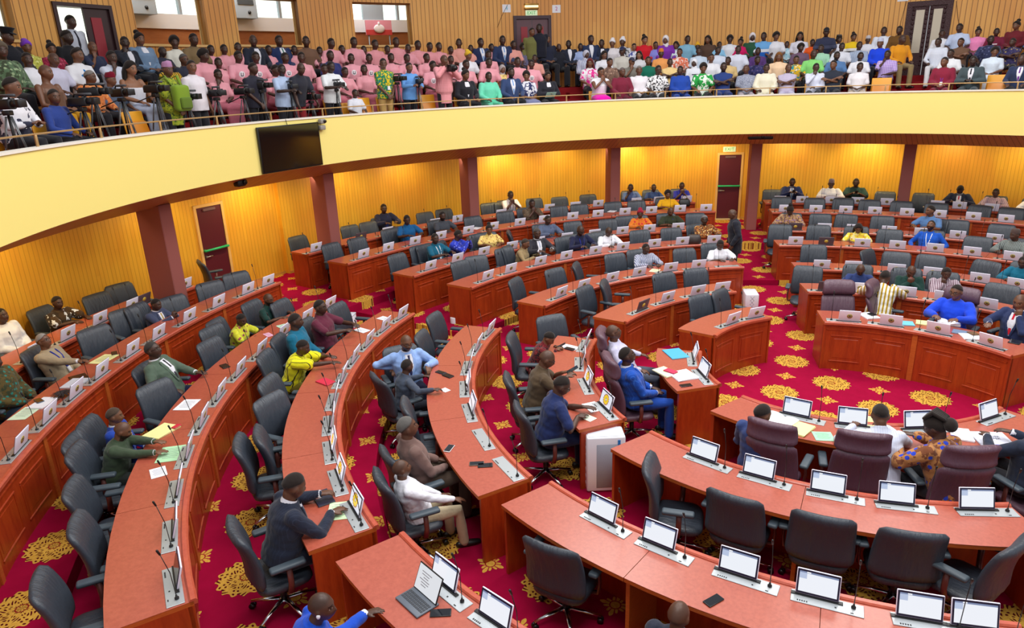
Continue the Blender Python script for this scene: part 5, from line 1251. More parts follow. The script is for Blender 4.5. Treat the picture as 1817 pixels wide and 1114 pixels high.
CONS=[
(-1.987, 0.953, 0.786, 334.4, 'off', (0, 'm', 1)),
(-1.713, 1.387, 0.786, 321.0, 'off', (1, 'm', 1)),
(-3.483, 1.047, 0.786, 343.3, 'dark', (0, 'm', 2)),
(-3.238, 1.656, 0.786, 332.9, 'off', (1, 'm', 2)),
(-2.86, 2.246, 0.786, 321.9, 'off', (2, 'm', 2)),
(-2.515, 2.627, 0.786, 313.8, 'off', (3, 'm', 2)),
(-5.072, 1.238, 0.786, 346.3, 'off', (0, 'm', 3)),
(-4.886, 1.841, 0.786, 339.4, 'off', (1, 'm', 3)),
(-4.574, 2.518, 0.786, 331.2, 'off', (2, 'm', 3)),
(-4.219, 3.076, 0.786, 323.9, 'off', (3, 'm', 3)),
(-3.749, 3.634, 0.786, 315.9, 'off', (4, 'm', 3)),
(-3.291, 4.054, 0.786, 309.1, 'off', (5, 'm', 3)),
(-2.724, 4.455, 0.786, 301.4, 'flat', (6, 'm', 3)),
(-6.696, 1.393, 0.893, 348.2, 'off', (0, 'm', 4)),
(-6.532, 2.024, 0.893, 342.8, 'off', (1, 'm', 4)),
(-6.245, 2.788, 0.893, 335.9, 'off', (2, 'm', 4)),
(-5.934, 3.399, 0.893, 330.2, 'off', (3, 'm', 4)),
(-5.524, 4.032, 0.893, 323.9, 'off', (4, 'm', 4)),
(-5.089, 4.569, 0.893, 318.1, 'off', (5, 'm', 4)),
(-4.544, 5.111, 0.893, 311.6, 'off', (6, 'm', 4)),
(-4.025, 5.529, 0.893, 306.1, 'off', (7, 'm', 4)),
(-3.416, 5.925, 0.893, 300.0, 'off', (8, 'm', 4)),
(-8.205, 1.647, 0.893, 348.6, 'off', (0, 'm', 5)),
(-8.02, 2.387, 0.893, 343.4, 'off', (1, 'm', 5)),
(-7.778, 3.088, 0.893, 338.3, 'off', (2, 'm', 5)),
(-7.456, 3.799, 0.893, 333.0, 'off', (3, 'm', 5)),
(-7.091, 4.444, 0.893, 327.9, 'off', (4, 'm', 5)),
(-6.657, 5.07, 0.893, 322.7, 'off', (5, 'm', 5)),
(-6.186, 5.635, 0.893, 317.7, 'off', (6, 'm', 5)),
(-5.664, 6.16, 0.893, 312.6, 'off', (7, 'm', 5)),
(-5.13, 6.611, 0.893, 307.8, 'off', (8, 'm', 5)),
(-4.536, 7.032, 0.893, 302.8, 'off', (9, 'm', 5)),
(-9.764, 1.422, 1.056, 351.7, 'off', (0, 'm', 6)),
(-9.639, 2.109, 1.056, 347.7, 'off', (1, 'm', 6)),
(-9.447, 2.849, 1.056, 343.2, 'off', (2, 'm', 6)),
(-9.207, 3.548, 1.056, 338.9, 'off', (3, 'm', 6)),
(-8.895, 4.271, 1.056, 334.4, 'off', (4, 'm', 6)),
(-8.565, 4.898, 1.056, 330.2, 'off', (5, 'm', 6)),
(-8.157, 5.551, 1.056, 325.8, 'off', (6, 'm', 6)),
(-7.75, 6.106, 1.056, 321.8, 'off', (7, 'm', 6)),
(-7.222, 6.723, 1.056, 317.0, 'off', (8, 'm', 6)),
(-6.719, 7.225, 1.056, 312.9, 'off', (9, 'm', 6)),
(-6.151, 7.715, 1.056, 308.6, 'off', (10, 'm', 6)),
(-5.567, 8.146, 1.056, 304.3, 'off', (11, 'm', 6)),
(-4.911, 8.558, 1.056, 299.8, 'off', (12, 'm', 6)),
(-4.301, 8.88, 1.056, 295.8, 'off', (13, 'm', 6)),
(-11.207, 1.525, 1.056, 352.2, 'off', (0, 'm', 7)),
(-10.963, 2.778, 1.056, 345.8, 'dark', (1, 'm', 7)),
(-10.75, 3.514, 1.056, 341.9, 'off', (2, 'm', 7)),
(-10.234, 4.814, 1.056, 334.8, 'off', (3, 'm', 7)),
(-9.93, 5.414, 1.056, 331.4, 'off', (4, 'm', 7)),
(-9.237, 6.526, 1.056, 324.8, 'off', (5, 'm', 7)),
(-8.328, 7.652, 1.056, 317.4, 'off', (6, 'm', 7)),
(-7.785, 8.204, 1.056, 313.5, 'off', (7, 'm', 7)),
(-7.277, 8.658, 1.056, 310.1, 'off', (8, 'm', 7)),
(-6.377, 9.34, 1.056, 304.3, 'off', (9, 'm', 7)),
(-5.827, 9.693, 1.056, 301.0, 'off', (10, 'm', 7)),
(-5.141, 10.074, 1.056, 297.0, 'off', (11, 'm', 7)),
(-2.701, 10.731, 1.056, 285.1, 'off', (0, 'r', 7)),
(-2.149, 10.865, 1.056, 282.2, 'off', (1, 'r', 7)),
(-1.421, 10.997, 1.056, 278.4, 'off', (2, 'r', 7)),
(-0.777, 11.074, 1.056, 275.2, 'off', (3, 'r', 7)),
(-0.079, 11.115, 1.056, 271.6, 'off', (4, 'r', 7)),
(1.077, 11.09, 1.056, 265.8, 'off', (5, 'r', 7)),
(1.557, 11.044, 1.056, 263.4, 'off', (6, 'r', 7)),
(2.231, 10.945, 1.056, 259.9, 'off', (7, 'r', 7)),
(-2.379, 9.373, 1.056, 285.3, 'off', (0, 'r', 6)),
(-1.664, 9.54, 1.056, 281.1, 'off', (1, 'r', 6)),
(-0.973, 9.65, 1.056, 277.0, 'off', (2, 'r', 6)),
(-0.314, 9.709, 1.056, 273.2, 'off', (3, 'r', 6)),
(0.39, 9.724, 1.056, 269.2, 'off', (4, 'r', 6)),
(1.068, 9.691, 1.056, 265.3, 'off', (5, 'r', 6)),
(1.759, 9.609, 1.056, 261.2, 'off', (6, 'r', 6)),
(2.388, 9.491, 1.056, 257.6, 'off', (7, 'r', 6)),
(-1.938, 7.913, 0.893, 285.0, 'dark', (0, 'r', 5)),
(-1.311, 8.056, 0.893, 280.6, 'off', (1, 'r', 5)),
(-0.686, 8.149, 0.893, 276.3, 'off', (2, 'r', 5)),
(0.049, 8.198, 0.893, 271.3, 'off', (3, 'r', 5)),
(0.709, 8.188, 0.893, 266.8, 'off', (4, 'r', 5)),
(1.393, 8.122, 0.893, 262.2, 'off', (5, 'r', 5)),
(2.065, 8.002, 0.893, 257.5, 'off', (6, 'r', 5)),
(-1.742, 6.383, 0.893, 286.7, 'off', (0, 'r', 4)),
(-1.135, 6.535, 0.893, 281.5, 'dark', (1, 'r', 4)),
(-0.426, 6.642, 0.893, 275.6, 'off', (2, 'r', 4)),
(0.237, 6.675, 0.893, 270.1, 'off', (3, 'r', 4)),
(0.924, 6.641, 0.893, 264.4, 'off', (4, 'r', 4)),
(1.563, 6.548, 0.893, 259.0, 'off', (5, 'r', 4)),
(2.221, 6.386, 0.893, 253.4, 'off', (6, 'r', 4)),
(-1.063, 4.904, 0.786, 284.3, 'off', (0, 'r', 3)),
(-0.501, 5.015, 0.786, 278.1, 'off', (1, 'r', 3)),
(0.25, 5.068, 0.786, 269.9, 'off', (2, 'r', 3)),
(0.853, 5.033, 0.786, 263.4, 'off', (3, 'r', 3)),
(1.591, 4.894, 0.786, 255.3, 'off', (4, 'r', 3)),
(2.136, 4.719, 0.786, 249.1, 'off', (5, 'r', 3)),
(-0.826, 3.362, 0.786, 286.6, 'dark', (0, 'r', 2)),
(-0.305, 3.478, 0.786, 278.5, 'off', (1, 'r', 2)),
(0.419, 3.515, 0.786, 267.3, 'off', (2, 'r', 2)),
(0.992, 3.444, 0.786, 258.5, 'off', (3, 'r', 2)),
(1.576, 3.275, 0.786, 249.2, 'off', (4, 'r', 2)),
(-0.363, 1.787, 0.786, 279.2, 'off', (0, 'r', 1)),
(0.222, 1.817, 0.786, 266.6, 'off', (1, 'r', 1)),
(0.848, 1.704, 0.786, 252.9, 'off', (2, 'r', 1)),
(1.487, 1.41, 0.786, 237.8, 'off', (3, 'r', 1)),
(-11.427, -1.705, 1.056, 8.4, 'off', (0, 'l', 7)),
(-11.239, -2.684, 1.056, 13.4, 'dark', (1, 'l', 7)),
(-11.176, -2.935, 1.056, 14.7, 'off', (2, 'l', 7)),
(-10.963, -3.649, 1.056, 18.4, 'off', (3, 'l', 7)),
(-10.722, -4.305, 1.056, 21.9, 'off', (4, 'l', 7)),
(-10.447, -4.933, 1.056, 25.4, 'off', (5, 'l', 7)),
(-10.089, -0.938, 1.056, 5.2, 'off', (0, 'l', 6)),
(-10.026, -1.471, 1.056, 8.2, 'off', (1, 'l', 6)),
(-9.886, -2.233, 1.056, 12.7, 'off', (2, 'l', 6)),
(-9.692, -2.965, 1.056, 17.0, 'off', (3, 'l', 6)),
(-9.435, -3.701, 1.056, 21.5, 'off', (4, 'l', 6)),
(-9.176, -4.3, 1.056, 25.2, 'off', (5, 'l', 6)),
(-8.829, -4.97, 1.056, 29.5, 'off', (6, 'l', 6)),
(-8.507, -5.5, 1.056, 33.1, 'off', (7, 'l', 6)),
(-8.14, -6.025, 1.056, 36.7, 'off', (8, 'l', 6)),
(-7.72, -6.55, 1.056, 40.6, 'off', (9, 'l', 6)),
(-8.375, -1.171, 0.893, 7.9, 'off', (0, 'l', 5)),
(-8.25, -1.857, 0.893, 12.7, 'off', (1, 'l', 5)),
(-8.06, -2.556, 0.893, 17.7, 'off', (2, 'l', 5)),
(-7.81, -3.237, 0.893, 22.7, 'off', (3, 'l', 5)),
(-7.501, -3.894, 0.893, 27.6, 'off', (4, 'l', 5)),
(-7.137, -4.521, 0.893, 32.6, 'off', (5, 'l', 5)),
(-6.72, -5.114, 0.893, 37.6, 'off', (6, 'l', 5)),
(-6.253, -5.669, 0.893, 42.6, 'off', (7, 'l', 5)),
(-5.74, -6.182, 0.893, 47.5, 'off', (8, 'l', 5)),
(-5.184, -6.647, 0.893, 52.5, 'off', (9, 'l', 5)),
(-4.59, -7.064, 0.893, 57.5, 'off', (10, 'l', 5)),
(-6.867, -1.105, 0.893, 8.2, 'off', (0, 'l', 4)),
(-6.755, -1.697, 0.893, 13.4, 'off', (1, 'l', 4)),
(-6.579, -2.303, 0.893, 18.9, 'off', (2, 'l', 4)),
(-6.347, -2.89, 0.893, 24.3, 'off', (3, 'l', 4)),
(-6.06, -3.452, 0.893, 29.8, 'off', (4, 'l', 4)),
(-5.721, -3.984, 0.893, 35.3, 'off', (5, 'l', 4)),
(-5.333, -4.481, 0.893, 40.7, 'off', (6, 'l', 4)),
(-4.899, -4.939, 0.893, 46.2, 'crest', (7, 'l', 4)),
(-4.423, -5.354, 0.893, 51.6, 'crest', (8, 'l', 4)),
(-3.91, -5.721, 0.893, 57.1, 'crest', (9, 'l', 4)),
(-5.299, -0.924, 0.786, 10.6, 'off', (0, 'l', 3)),
(-5.137, -1.563, 0.786, 17.8, 'off', (1, 'l', 3)),
(-4.884, -2.204, 0.786, 25.3, 'off', (2, 'l', 3)),
(-4.55, -2.805, 0.786, 32.8, 'form', (3, 'l', 3)),
(-4.139, -3.358, 0.786, 40.4, 'form', (4, 'l', 3)),
(-3.66, -3.852, 0.786, 47.9, 'flat', (5, 'l', 3)),
(-3.12, -4.279, 0.786, 55.4, 'flat', (6, 'l', 3)),
(-3.725, -0.786, 0.786, 12.0, 'off', (0, 'l', 2)),
(-3.513, -1.456, 0.786, 23.1, 'off', (1, 'l', 2)),
(-3.16, -2.097, 0.786, 34.6, 'crest', (2, 'l', 2)),
(-2.686, -2.654, 0.786, 46.2, 'crest', (3, 'l', 2)),
(-2.152, -0.675, 0.786, 17.9, 'form', (0, 'l', 1)),
(-1.886, -1.214, 0.786, 34.5, 'form', (1, 'l', 1)),
(-0.599, -1.931, 0.786, 84.3, 'form', (0, 'n', 1)),
(-0.009, -1.909, 0.786, 100.0, 'form', (1, 'n', 1)),
(0.635, -1.687, 0.786, 118.1, 'form', (2, 'n', 1)),
(1.335, -1.094, 0.786, 142.5, 'form', (3, 'n', 1)),
(-1.329, -3.332, 0.786, 75.1, 'form', (0, 'n', 2)),
(-0.76, -3.436, 0.786, 84.1, 'form', (1, 'n', 2)),
(-0.13, -3.447, 0.786, 94.0, 'form', (2, 'n', 2)),
(0.442, -3.362, 0.786, 103.0, 'form', (3, 'n', 2)),
(1.074, -3.154, 0.786, 113.3, 'form', (4, 'n', 2)),
(-1.895, -4.738, 0.786, 73.1, 'form', (0, 'n', 3)),
(-1.325, -4.877, 0.786, 79.6, 'form', (1, 'n', 3)),
(-0.653, -4.956, 0.786, 87.0, 'form', (2, 'n', 3)),
(-0.069, -4.953, 0.786, 93.5, 'form', (3, 'n', 3)),
(0.603, -4.868, 0.786, 101.0, 'form', (4, 'n', 3)),
(0.944, -4.79, 0.786, 104.8, 'form', (5, 'n', 3)),
(-2.627, -6.181, 0.893, 70.7, 'form', (0, 'n', 4)),
(-2.082, -6.347, 0.893, 75.5, 'form', (1, 'n', 4))]
PEOPLE=[
(-2.99, -1.006, 0, 19.0, 0.999, 'arms', {'lean': -20, 'head': (5, 14, 0)}, ('plain', (196, 194, 220)), 'long', 'shirt', 1.15, 'bald', (36, 29, 26), 0, 0, ('glasses',), (70, 76, 92), 'bald man in a lilac shirt leaning back in a purple chair'),
(-2.595, -1.771, 0, 35.6, 1.004, 'lap', {'lean': -14, 'head': (-5, 10, 0)}, ('pin', (20, 72, 168), (44, 100, 196)), 'long', 'jacket', 1.1, 'short', (36, 29, 26), 1, 0, ('vee', ('tie', 'tie_pink'), 'glasses'), (20, 66, 156), 'man in a bright blue pinstripe suit on a purple chair'),
(-4.359, -1.207, 0, 19.7, 0.86, 'phone', {'lean': 26, 'head': (-10, -22, 0)}, ('print', (108, 26, 34), (40, 20, 26), (128, 40, 40), 0.6), 'long', 'shirt', 1.1, 'flat', (36, 29, 26), 2, 0, (), (34, 34, 40), 'man in a dark red patterned shirt looking at a phone'),
(-3.709, -2.47, 0, 34.6, 1.03, 'phone', {'lean': 14, 'head': (-5, -16, 0)}, ('plain', (84, 68, 50)), 'short', 'shirt', 1.12, 'bald', (36, 29, 26), 0, 0, ('glasses',), (34, 34, 40), 'bald man in an olive brown T-shirt holding a phone'),
(-3.198, -3.138, 0, 41.7, 1.03, 'desk', {'lean': 14, 'head': (-8, -18, 0), 'r': ((0.138, 0.312, 0.811), (-0.45, 0.9, 0), (0, 0.05, 1), (0.8, -0.3, -0.5), 0.3), 'l': ((-0.024, 0.435, 0.84), (0.45, 0.9, 0), (0, 0.05, 1), (-0.8, -0.3, -0.5), 0.3)}, ('plain', (30, 44, 92)), 'short', 'shirt', 1.12, 'short', (36, 29, 26), 1, 0, ('glasses',), (30, 40, 78), 'man in a navy short-sleeved shirt writing beside the crest screen'),
(-5.668, -2.534, 0, 323.0, 0.995, 'deskup', {'r': ((0.176, -0.047, 0.799), (0.2, 0.9, -0.3), (0, 0.2, 1), (0.8, -0.4, -0.5), 0.5), 'l': ((-0.214, 0.257, 0.859), (-0.1, 0.7, -0.7), (-0.2, 0.3, 1), (-0.8, -0.4, -0.4), 0.4), 'lean': 4, 'head': (10, -8, 0)}, ('plain', (140, 172, 226)), 'long', 'jacket', 1.12, 'bald', (36, 29, 26), 2, 1, ('vee', ('tie', 'tie_navy'), 'glasses'), (30, 34, 60), 'bearded man in a pale blue blazer turned towards his neighbour'),
(-5.382, -3.031, 0, 60.4, 0.86, 'deskup', {'lean': 8, 'r': ((0.636, 0.229, 0.992), (0.2, 0.95, 0), (0, 0.05, 1), (0.8, -0.4, -0.5), 0.6), 'head': (12, 0, 0)}, ('plain', (66, 76, 94)), 'long', 'shirt', 1.1, 'short', (36, 29, 26), 1, 0, (), (40, 46, 58), 'man in a slate grey shirt seen from behind with pen'),
(-4.022, -4.551, 0, 57.8, 1.03, 'lap', {'lean': -12, 'head': (-10, 4, 0)}, ('plain', (116, 90, 84)), 'long', 'shirt', 1.05, 'grey', (96, 94, 92), 0, 0, (), (84, 70, 60), 'grey haired man in a taupe shirt leaning back with joined hands'),
(-3.786, -4.956, 0, 53.9, 0.86, 'knees', {'lean': -16, 'head': (0, 6, 0), 'r': ((0.328, 0.547, 0.713), (-0.1, 0.95, -0.3), (0, 0.25, 1), (0.6, -0.6, -0.3), 0.2), 'l': ((-0.02, 0.3, 0.68), (0.5, 0.8, 0), (0, 0.2, 1), (-0.6, -0.6, -0.3), 0.5), 'kr': (0.16, 0.45, 0.53), 'ar': (0.15, 0.5, 0.085)}, ('plain', (228, 228, 238)), 'long', 'shirt', 1.15, 'bald', (36, 29, 26), 0, 0, (), (186, 170, 140), 'bald man in a white shirt and beige trousers leaning back'),
(-7.388, -2.821, 0.107, 26.6, 1.03, 'lap', {'head': (14, -4, 0)}, ('plain', (14, 100, 132)), 'long', 'smock', 1.0, 'short', (36, 29, 26), 1, 0, (), (34, 34, 40), 'man in a teal smock between yellow and maroon neighbours'),
(-7.522, -2.161, 0.107, 15.5, 1.03, 'deskup', {'lean': -4, 'head': (0, -4, 0)}, ('plain', (96, 34, 56)), 'short', 'shirt', 1.15, 'short', (36, 29, 26), 1, 0, ('glasses',), (34, 34, 40), 'man in a maroon short-sleeved shirt with glasses'),
(-7.057, -3.379, 0.107, 25.5, 0.937, 'deskfar', {'lean': 22, 'head': (0, -6, 0), 'r': ((0.107, 0.717, 0.933), (-0.2, 0.98, 0), (0, 0.05, 1), (0.8, -0.3, -0.5), 0.25), 'l': ((-0.152, 0.55, 0.933), (0.3, 0.95, 0), (0, 0.05, 1), (-0.8, -0.3, -0.5), 0.3)}, ('pin', (228, 224, 30), (70, 64, 20), None, 2.6), 'short', 'smock', 1.05, 'short', (36, 29, 26), 1, 0, (), (120, 110, 30), 'man in a bright yellow smock reaching across the desk'),
(-4.325, -6.224, 0.107, 60.5, 1.03, 'desk', {'lean': 16, 'head': (4, -14, 0), 'r': ((0.046, 0.453, 0.811), (-0.15, 0.98, 0), (0, 0.05, 1), (0.8, -0.3, -0.5), 0.3), 'l': ((-0.235, 0.449, 0.85), (0.2, 0.95, 0), (0, 0.05, 1), (-0.8, -0.3, -0.5), 0.7)}, ('pin', (30, 36, 54), (40, 48, 68)), 'long', 'jacket', 1.1, 'short', (36, 29, 26), 0, 0, ('vee', ('tie', 'tie_navy'), 'cuffs'), (28, 32, 46), 'man in a dark suit reaching for papers at the desk end'),
(-8.261, -4.385, 0.107, 28.2, 1.03, 'arms', {'lean': -14, 'head': (0, 6, 0), 'l': ((-0.03, 0.359, 0.831), (0.1, 1, 0), (0, 0.1, 1), (-0.7, -0.3, -0.5), 0.3)}, ('plain', (84, 102, 88)), 'long', 'jacket', 1.12, 'short', (60, 56, 54), 1, 0, ('vee', ('tie', 'tie_dark'), 'glasses'), (30, 34, 70), 'man in a grey green suit with one arm on the desk'),
(-8.905, -2.702, 0.107, 21.0, 0.871, 'desk', {'head': (-16, -14, 0)}, ('print', (196, 196, 44), (210, 210, 60), (150, 70, 80), 1.1), 'short', 'shirt', 1.15, 'short', (36, 29, 26), 1, 0, (), (34, 34, 40), 'man in a yellow floral shirt bent over the desk'),
(-9.128, -1.813, 0.107, 11.3, 0.899, 'deskup', {'head': (0, -12, 0)}, ('plain', (20, 56, 52)), 'short', 'shirt', 1.12, 'bald', (36, 29, 26), 0, 1, (('lanyard', 'lan_blue'), 'glasses'), (34, 34, 40), 'man in a dark green shirt with lanyard and glasses'),
(-7.368, -5.666, 0.107, 37.9, 0.86, 'lap', {'head': (10, -6, 0)}, ('plain', (30, 64, 160)), 'long', 'jacket', 1.0, 'short', (74, 60, 50), 2, 0, ('vee',), (26, 40, 100), 'man in a royal blue suit half hidden by his neighbour'),
(-7.129, -5.96, 0.107, 42.2, 0.871, 'deskfar', {'lean': 18, 'head': (4, -14, 0), 'r': ((0.406, 0.751, 0.968), (-0.2, 0.98, 0), (0, 0.05, 1), (0.8, -0.3, -0.5), 0.25), 'l': ((0.173, 0.663, 1.002), (0.3, 0.95, 0), (0, 0.05, 1), (-0.8, -0.3, -0.5), 0.3)}, ('plain', (64, 80, 60)), 'long', 'jacket', 1.1, 'bald', (36, 29, 26), 2, 1, (), (40, 46, 44), 'bald man in an olive green suit sorting green papers'),
(-10.41, -3.023, 0.27, 16.2, 0.86, 'clasp', {'lean': 8, 'face': '', 'head': (0, -6, 0), 'r': ((0.06, 0.46, 0.95), (-0.35, 0.3, 0.9), (0.8, 0.5, 0.2), (0.8, -0.1, -0.9), 0.9), 'l': ((-0.06, 0.46, 0.95), (0.35, 0.3, 0.9), (-0.8, 0.5, 0.2), (-0.8, -0.1, -0.9), 0.9)}, ('plain', (62, 70, 98)), 'long', 'jacket', 1.1, 'short', (36, 29, 26), 1, 0, ('vee', ('tie', 'tie_gold')), (40, 46, 66), 'man in a blue grey suit with gold tie and clasped hands'),
(-9.902, -4.866, 0.27, 26.3, 0.938, 'armdesk', {'lean': -16, 'head': (0, 6, 0)}, ('plain', (164, 148, 122)), 'long', 'jacket', 1.12, 'grey', (150, 146, 142), 2, 0, (('lanyard', 'lan_blue'), 'glasses'), (54, 48, 46), 'elderly man in a tan jacket with badge leaning back'),
(-9.474, -5.754, 0.27, 31.4, 1.03, 'lap', {'lean': -8}, ('print', (86, 72, 36), (56, 62, 40), (40, 120, 110), 0.8), 'long', 'smock', 1.05, 'short', (36, 29, 26), 1, 0, (), (40, 60, 80), 'person in a brown green printed smock at the photo edge'),
(-11.55, -4.658, 0.27, 22.0, 0.996, 'lap', {'lean': -4, 'head': (0, 2, 0)}, ('plain', (228, 228, 238)), 'long', 'smock', 1.05, 'short', (36, 29, 26), 1, 0, (), (200, 200, 210), 'man in a white smock at the left edge by wall'),
(-11.819, -3.769, 0.27, 17.7, 0.925, 'desk', {'lean': 6, 'head': (-12, 0, 0)}, ('splash', (70, 50, 30), (52, 38, 26), (222, 226, 232), 1.6), 'short', 'smock', 1.05, 'flat', (36, 29, 26), 1, 0, (), (34, 34, 40), 'man in a brown and white printed smock by the golden wall'),
(-4.414, 4.169, 0, 316.6, 0.929, 'deskup', {'head': (10, -4, 0)}, ('smock', (226, 228, 240), (50, 66, 120), (30, 40, 90), 0.9), 'long', 'smock', 1.05, 'short', (36, 29, 26), 1, 0, (), (34, 34, 40), 'man in a blue and white striped smock in the third row'),
(-3.106, 5.217, 0, 308.8, 0.911, 'deskup', {'lean': 8, 'head': (-14, -20, 0)}, ('plain', (228, 228, 238)), 'short', 'smock', 1.05, 'flat', (36, 29, 26), 1, 0, ('watch',), (34, 34, 40), 'man in a white smock leaning on the aisle end desk'),
(-6.936, 3.318, 0.107, 4.4, 0.928, 'deskup', {'lean': 12, 'head': (0, -6, 0)}, ('plain', (150, 128, 92)), 'long', 'shirt', 1.1, 'short', (58, 50, 44), 2, 0, (), (34, 34, 40), 'man in a khaki shirt turned sideways in the fourth row'),
(-6.794, 3.842, 0.107, 324.5, 1.03, 'deskup', {'head': (-10, -8, 0)}, ('plain', (44, 44, 54)), 'long', 'jacket', 1.1, 'short', (70, 64, 62), 1, 0, ('vee', ('tie', 'tie_silver')), (34, 34, 40), 'man in a charcoal suit with silver tie beside khaki shirt'),
(-6.13, 4.642, 0.107, 322.9, 1.008, 'deskup', {'lean': 10, 'head': (-5, -22, 0)}, ('plain', (26, 30, 62)), 'long', 'jacket', 1.0, 'bald', (36, 29, 26), 1, 0, (('lanyard', 'lan_blue'), 'glasses'), (34, 34, 40), 'man in a dark navy jacket with blue lanyard looking down'),
(-5.663, 5.201, 0.107, 317.4, 0.922, 'desk', {'lean': 12, 'head': (0, -24, 0)}, ('plain', (228, 228, 238)), 'long', 'smock', 1.05, 'bald', (36, 29, 26), 1, 0, (('lanyard', 'lan_dark'),), (34, 34, 40), 'bald man in a white long-sleeved smock reading at desk'),
(-3.795, 6.687, 0.107, 319.6, 0.987, 'deskup', {'head': (-30, 0, 0)}, ('print', (150, 92, 40), (90, 44, 30), (226, 196, 130), 0.7), 'long', 'smock', 1.05, 'grey', (110, 106, 106), 3, 0, ('f',), (34, 34, 40), 'grey haired woman in a brown gold print dress by aisle'),
(-8.797, 2.756, 0.107, 352.6, 0.996, 'deskup', {'head': (-20, -4, 0)}, ('plain', (12, 92, 120)), 'short', 'shirt', 1.15, 'short', (36, 29, 26), 1, 0, (('lanyard', 'lan_white'),), (34, 34, 40), 'man in a teal short-sleeved shirt in the fifth row'),
(-8.624, 3.257, 0.107, 9.3, 0.99, 'clasp', {'face': '', 'head': (30, -6, 0)}, ('print', (44, 62, 190), (30, 44, 150), (120, 130, 226), 0.9), 'long', 'smock', 1.0, 'short', (36, 29, 26), 1, 0, (), (34, 34, 40), 'man in a bright blue printed shirt gesturing to neighbour'),
(-8.208, 4.196, 0.107, 312.9, 0.963, 'deskup', {'head': (-8, -6, 0)}, ('print', (226, 196, 110), (236, 206, 130), (140, 60, 40), 0.8), 'short', 'shirt', 1.15, 'bun', (36, 29, 26), 2, 0, ('f',), (34, 34, 40), 'woman in a pale yellow floral blouse in the fifth row'),
(-7.354, 5.558, 0.107, 322.9, 0.983, 'deskup', {'head': (8, -8, 0)}, ('plain', (84, 96, 124)), 'long', 'smock', 1.05, 'short', (36, 29, 26), 1, 0, (('lanyard', 'lan_dark'),), (34, 34, 40), 'man in a slate blue smock with dark lanyard'),
(-5.563, 7.35, 0.107, 297.1, 0.928, 'deskup', {'head': (-6, -6, 0)}, ('print', (214, 120, 36), (206, 104, 30), (190, 30, 50), 1.3), 'long', 'smock', 1.05, 'wrap', (150, 26, 52), 1, 0, ('f',), (34, 34, 40), 'woman in a crimson headwrap and orange dress'),
(-4.924, 7.793, 0.107, 302.3, 0.957, 'deskup', {'lean': 8, 'head': (0, -20, 0)}, ('plain', (46, 52, 34)), 'short', 'smock', 1.05, 'bald', (36, 29, 26), 0, 0, (('lanyard', 'lan_blue'),), (34, 34, 40), 'bald man in a dark olive smock with blue lanyard'),
(-10.111, 3.552, 0.27, 330.6, 1.024, 'deskup', {'head': (-10, -16, 0)}, ('plain', (14, 86, 140)), 'short', 'shirt', 1.1, 'short', (36, 29, 26), 1, 0, (), (34, 34, 40), 'man in a cobalt blue shirt looking down at desk'),
(-9.727, 4.499, 0.27, 335.2, 0.969, 'deskup', {'lean': 2, 'head': (-5, -8, 0)}, ('plain', (64, 68, 78)), 'short', 'shirt', 1.12, 'short', (36, 29, 26), 1, 1, (), (34, 34, 40), 'bearded man in a dark grey shirt before the pillar'),
(-8.38, 6.681, 0.27, 321.4, 1.004, 'clasp', {'head': (0, -4, 0)}, ('splash', (92, 76, 60), (70, 58, 48), (120, 100, 80)), 'short', 'smock', 1.05, 'short', (36, 29, 26), 1, 0, (), (34, 34, 40), 'man in a brown printed smock with clasped hands'),
(-5.415, 9.248, 0.27, 300.3, 0.96, 'deskup', {'head': (0, -4, 0)}, ('plain', (226, 168, 20)), 'short', 'shirt', 1.1, 'afro', (36, 29, 26), 2, 0, ('f',), (34, 34, 40), 'woman in a golden yellow blouse with full dark hair'),
(-11.607, 4.572, 0.27, 332.5, 1.03, 'deskup', {'head': (-8, -4, 0)}, ('plain', (26, 32, 62)), 'long', 'smock', 1.05, 'flat', (36, 29, 26), 1, 0, (('lanyard', 'lan_blue'),), (34, 34, 40), 'man in a dark navy smock by the back golden wall'),
(-9.514, 7.595, 0.27, 321.4, 1.03, 'clasp', {'head': (0, -4, 0)}, ('plain', (228, 228, 238)), 'short', 'shirt', 1.1, 'short', (36, 29, 26), 1, 0, (('lanyard', 'lan_dark'),), (34, 34, 40), 'man in a white short-sleeved shirt at the back wall'),
(-6.77, 10.101, 0.27, 293.8, 0.994, 'deskchin', {'head': (-20, -4, 0)}, ('plain', (84, 106, 160)), 'short', 'shirt', 1.1, 'short', (36, 29, 26), 1, 0, (), (34, 34, 40), 'man in a blue shirt resting chin right of pillar'),
(-6.191, 10.466, 0.27, 300.6, 0.94, 'deskup', {'head': (0, -4, 0)}, ('plain', (40, 64, 120)), 'short', 'shirt', 1.12, 'short', (36, 29, 26), 1, 0, ('glasses',), (34, 34, 40), 'man in a dark denim blue shirt beside resting man'),
(-5.474, 10.858, 0.27, 296.8, 0.979, 'clasp', {'head': (0, -4, 0)}, ('plain', (36, 44, 160)), 'short', 'shirt', 1.12, 'short', (36, 29, 26), 1, 0, ('glasses',), (34, 34, 40), 'man in an indigo shirt with hands clasped by exit door'),
(-2.537, 11.971, 0.27, 282.9, 1.03, 'phone', {'head': (0, -6, 0)}, ('plain', (30, 42, 90)), 'long', 'jacket', 1.0, 'short', (36, 29, 26), 1, 0, ('vee', ('tie', 'tie_sky')), (34, 34, 40), 'man in a navy suit with pale tie in the back row'),
(-1.485, 11.847, 0.27, 278.2, 1.023, 'deskup', {'head': (0, -10, 0)}, ('plain', (228, 230, 240)), 'long', 'smock', 1.05, 'kufi', (120, 110, 120), 1, 0, (), (34, 34, 40), 'man in a white embroidered smock and patterned cap'),
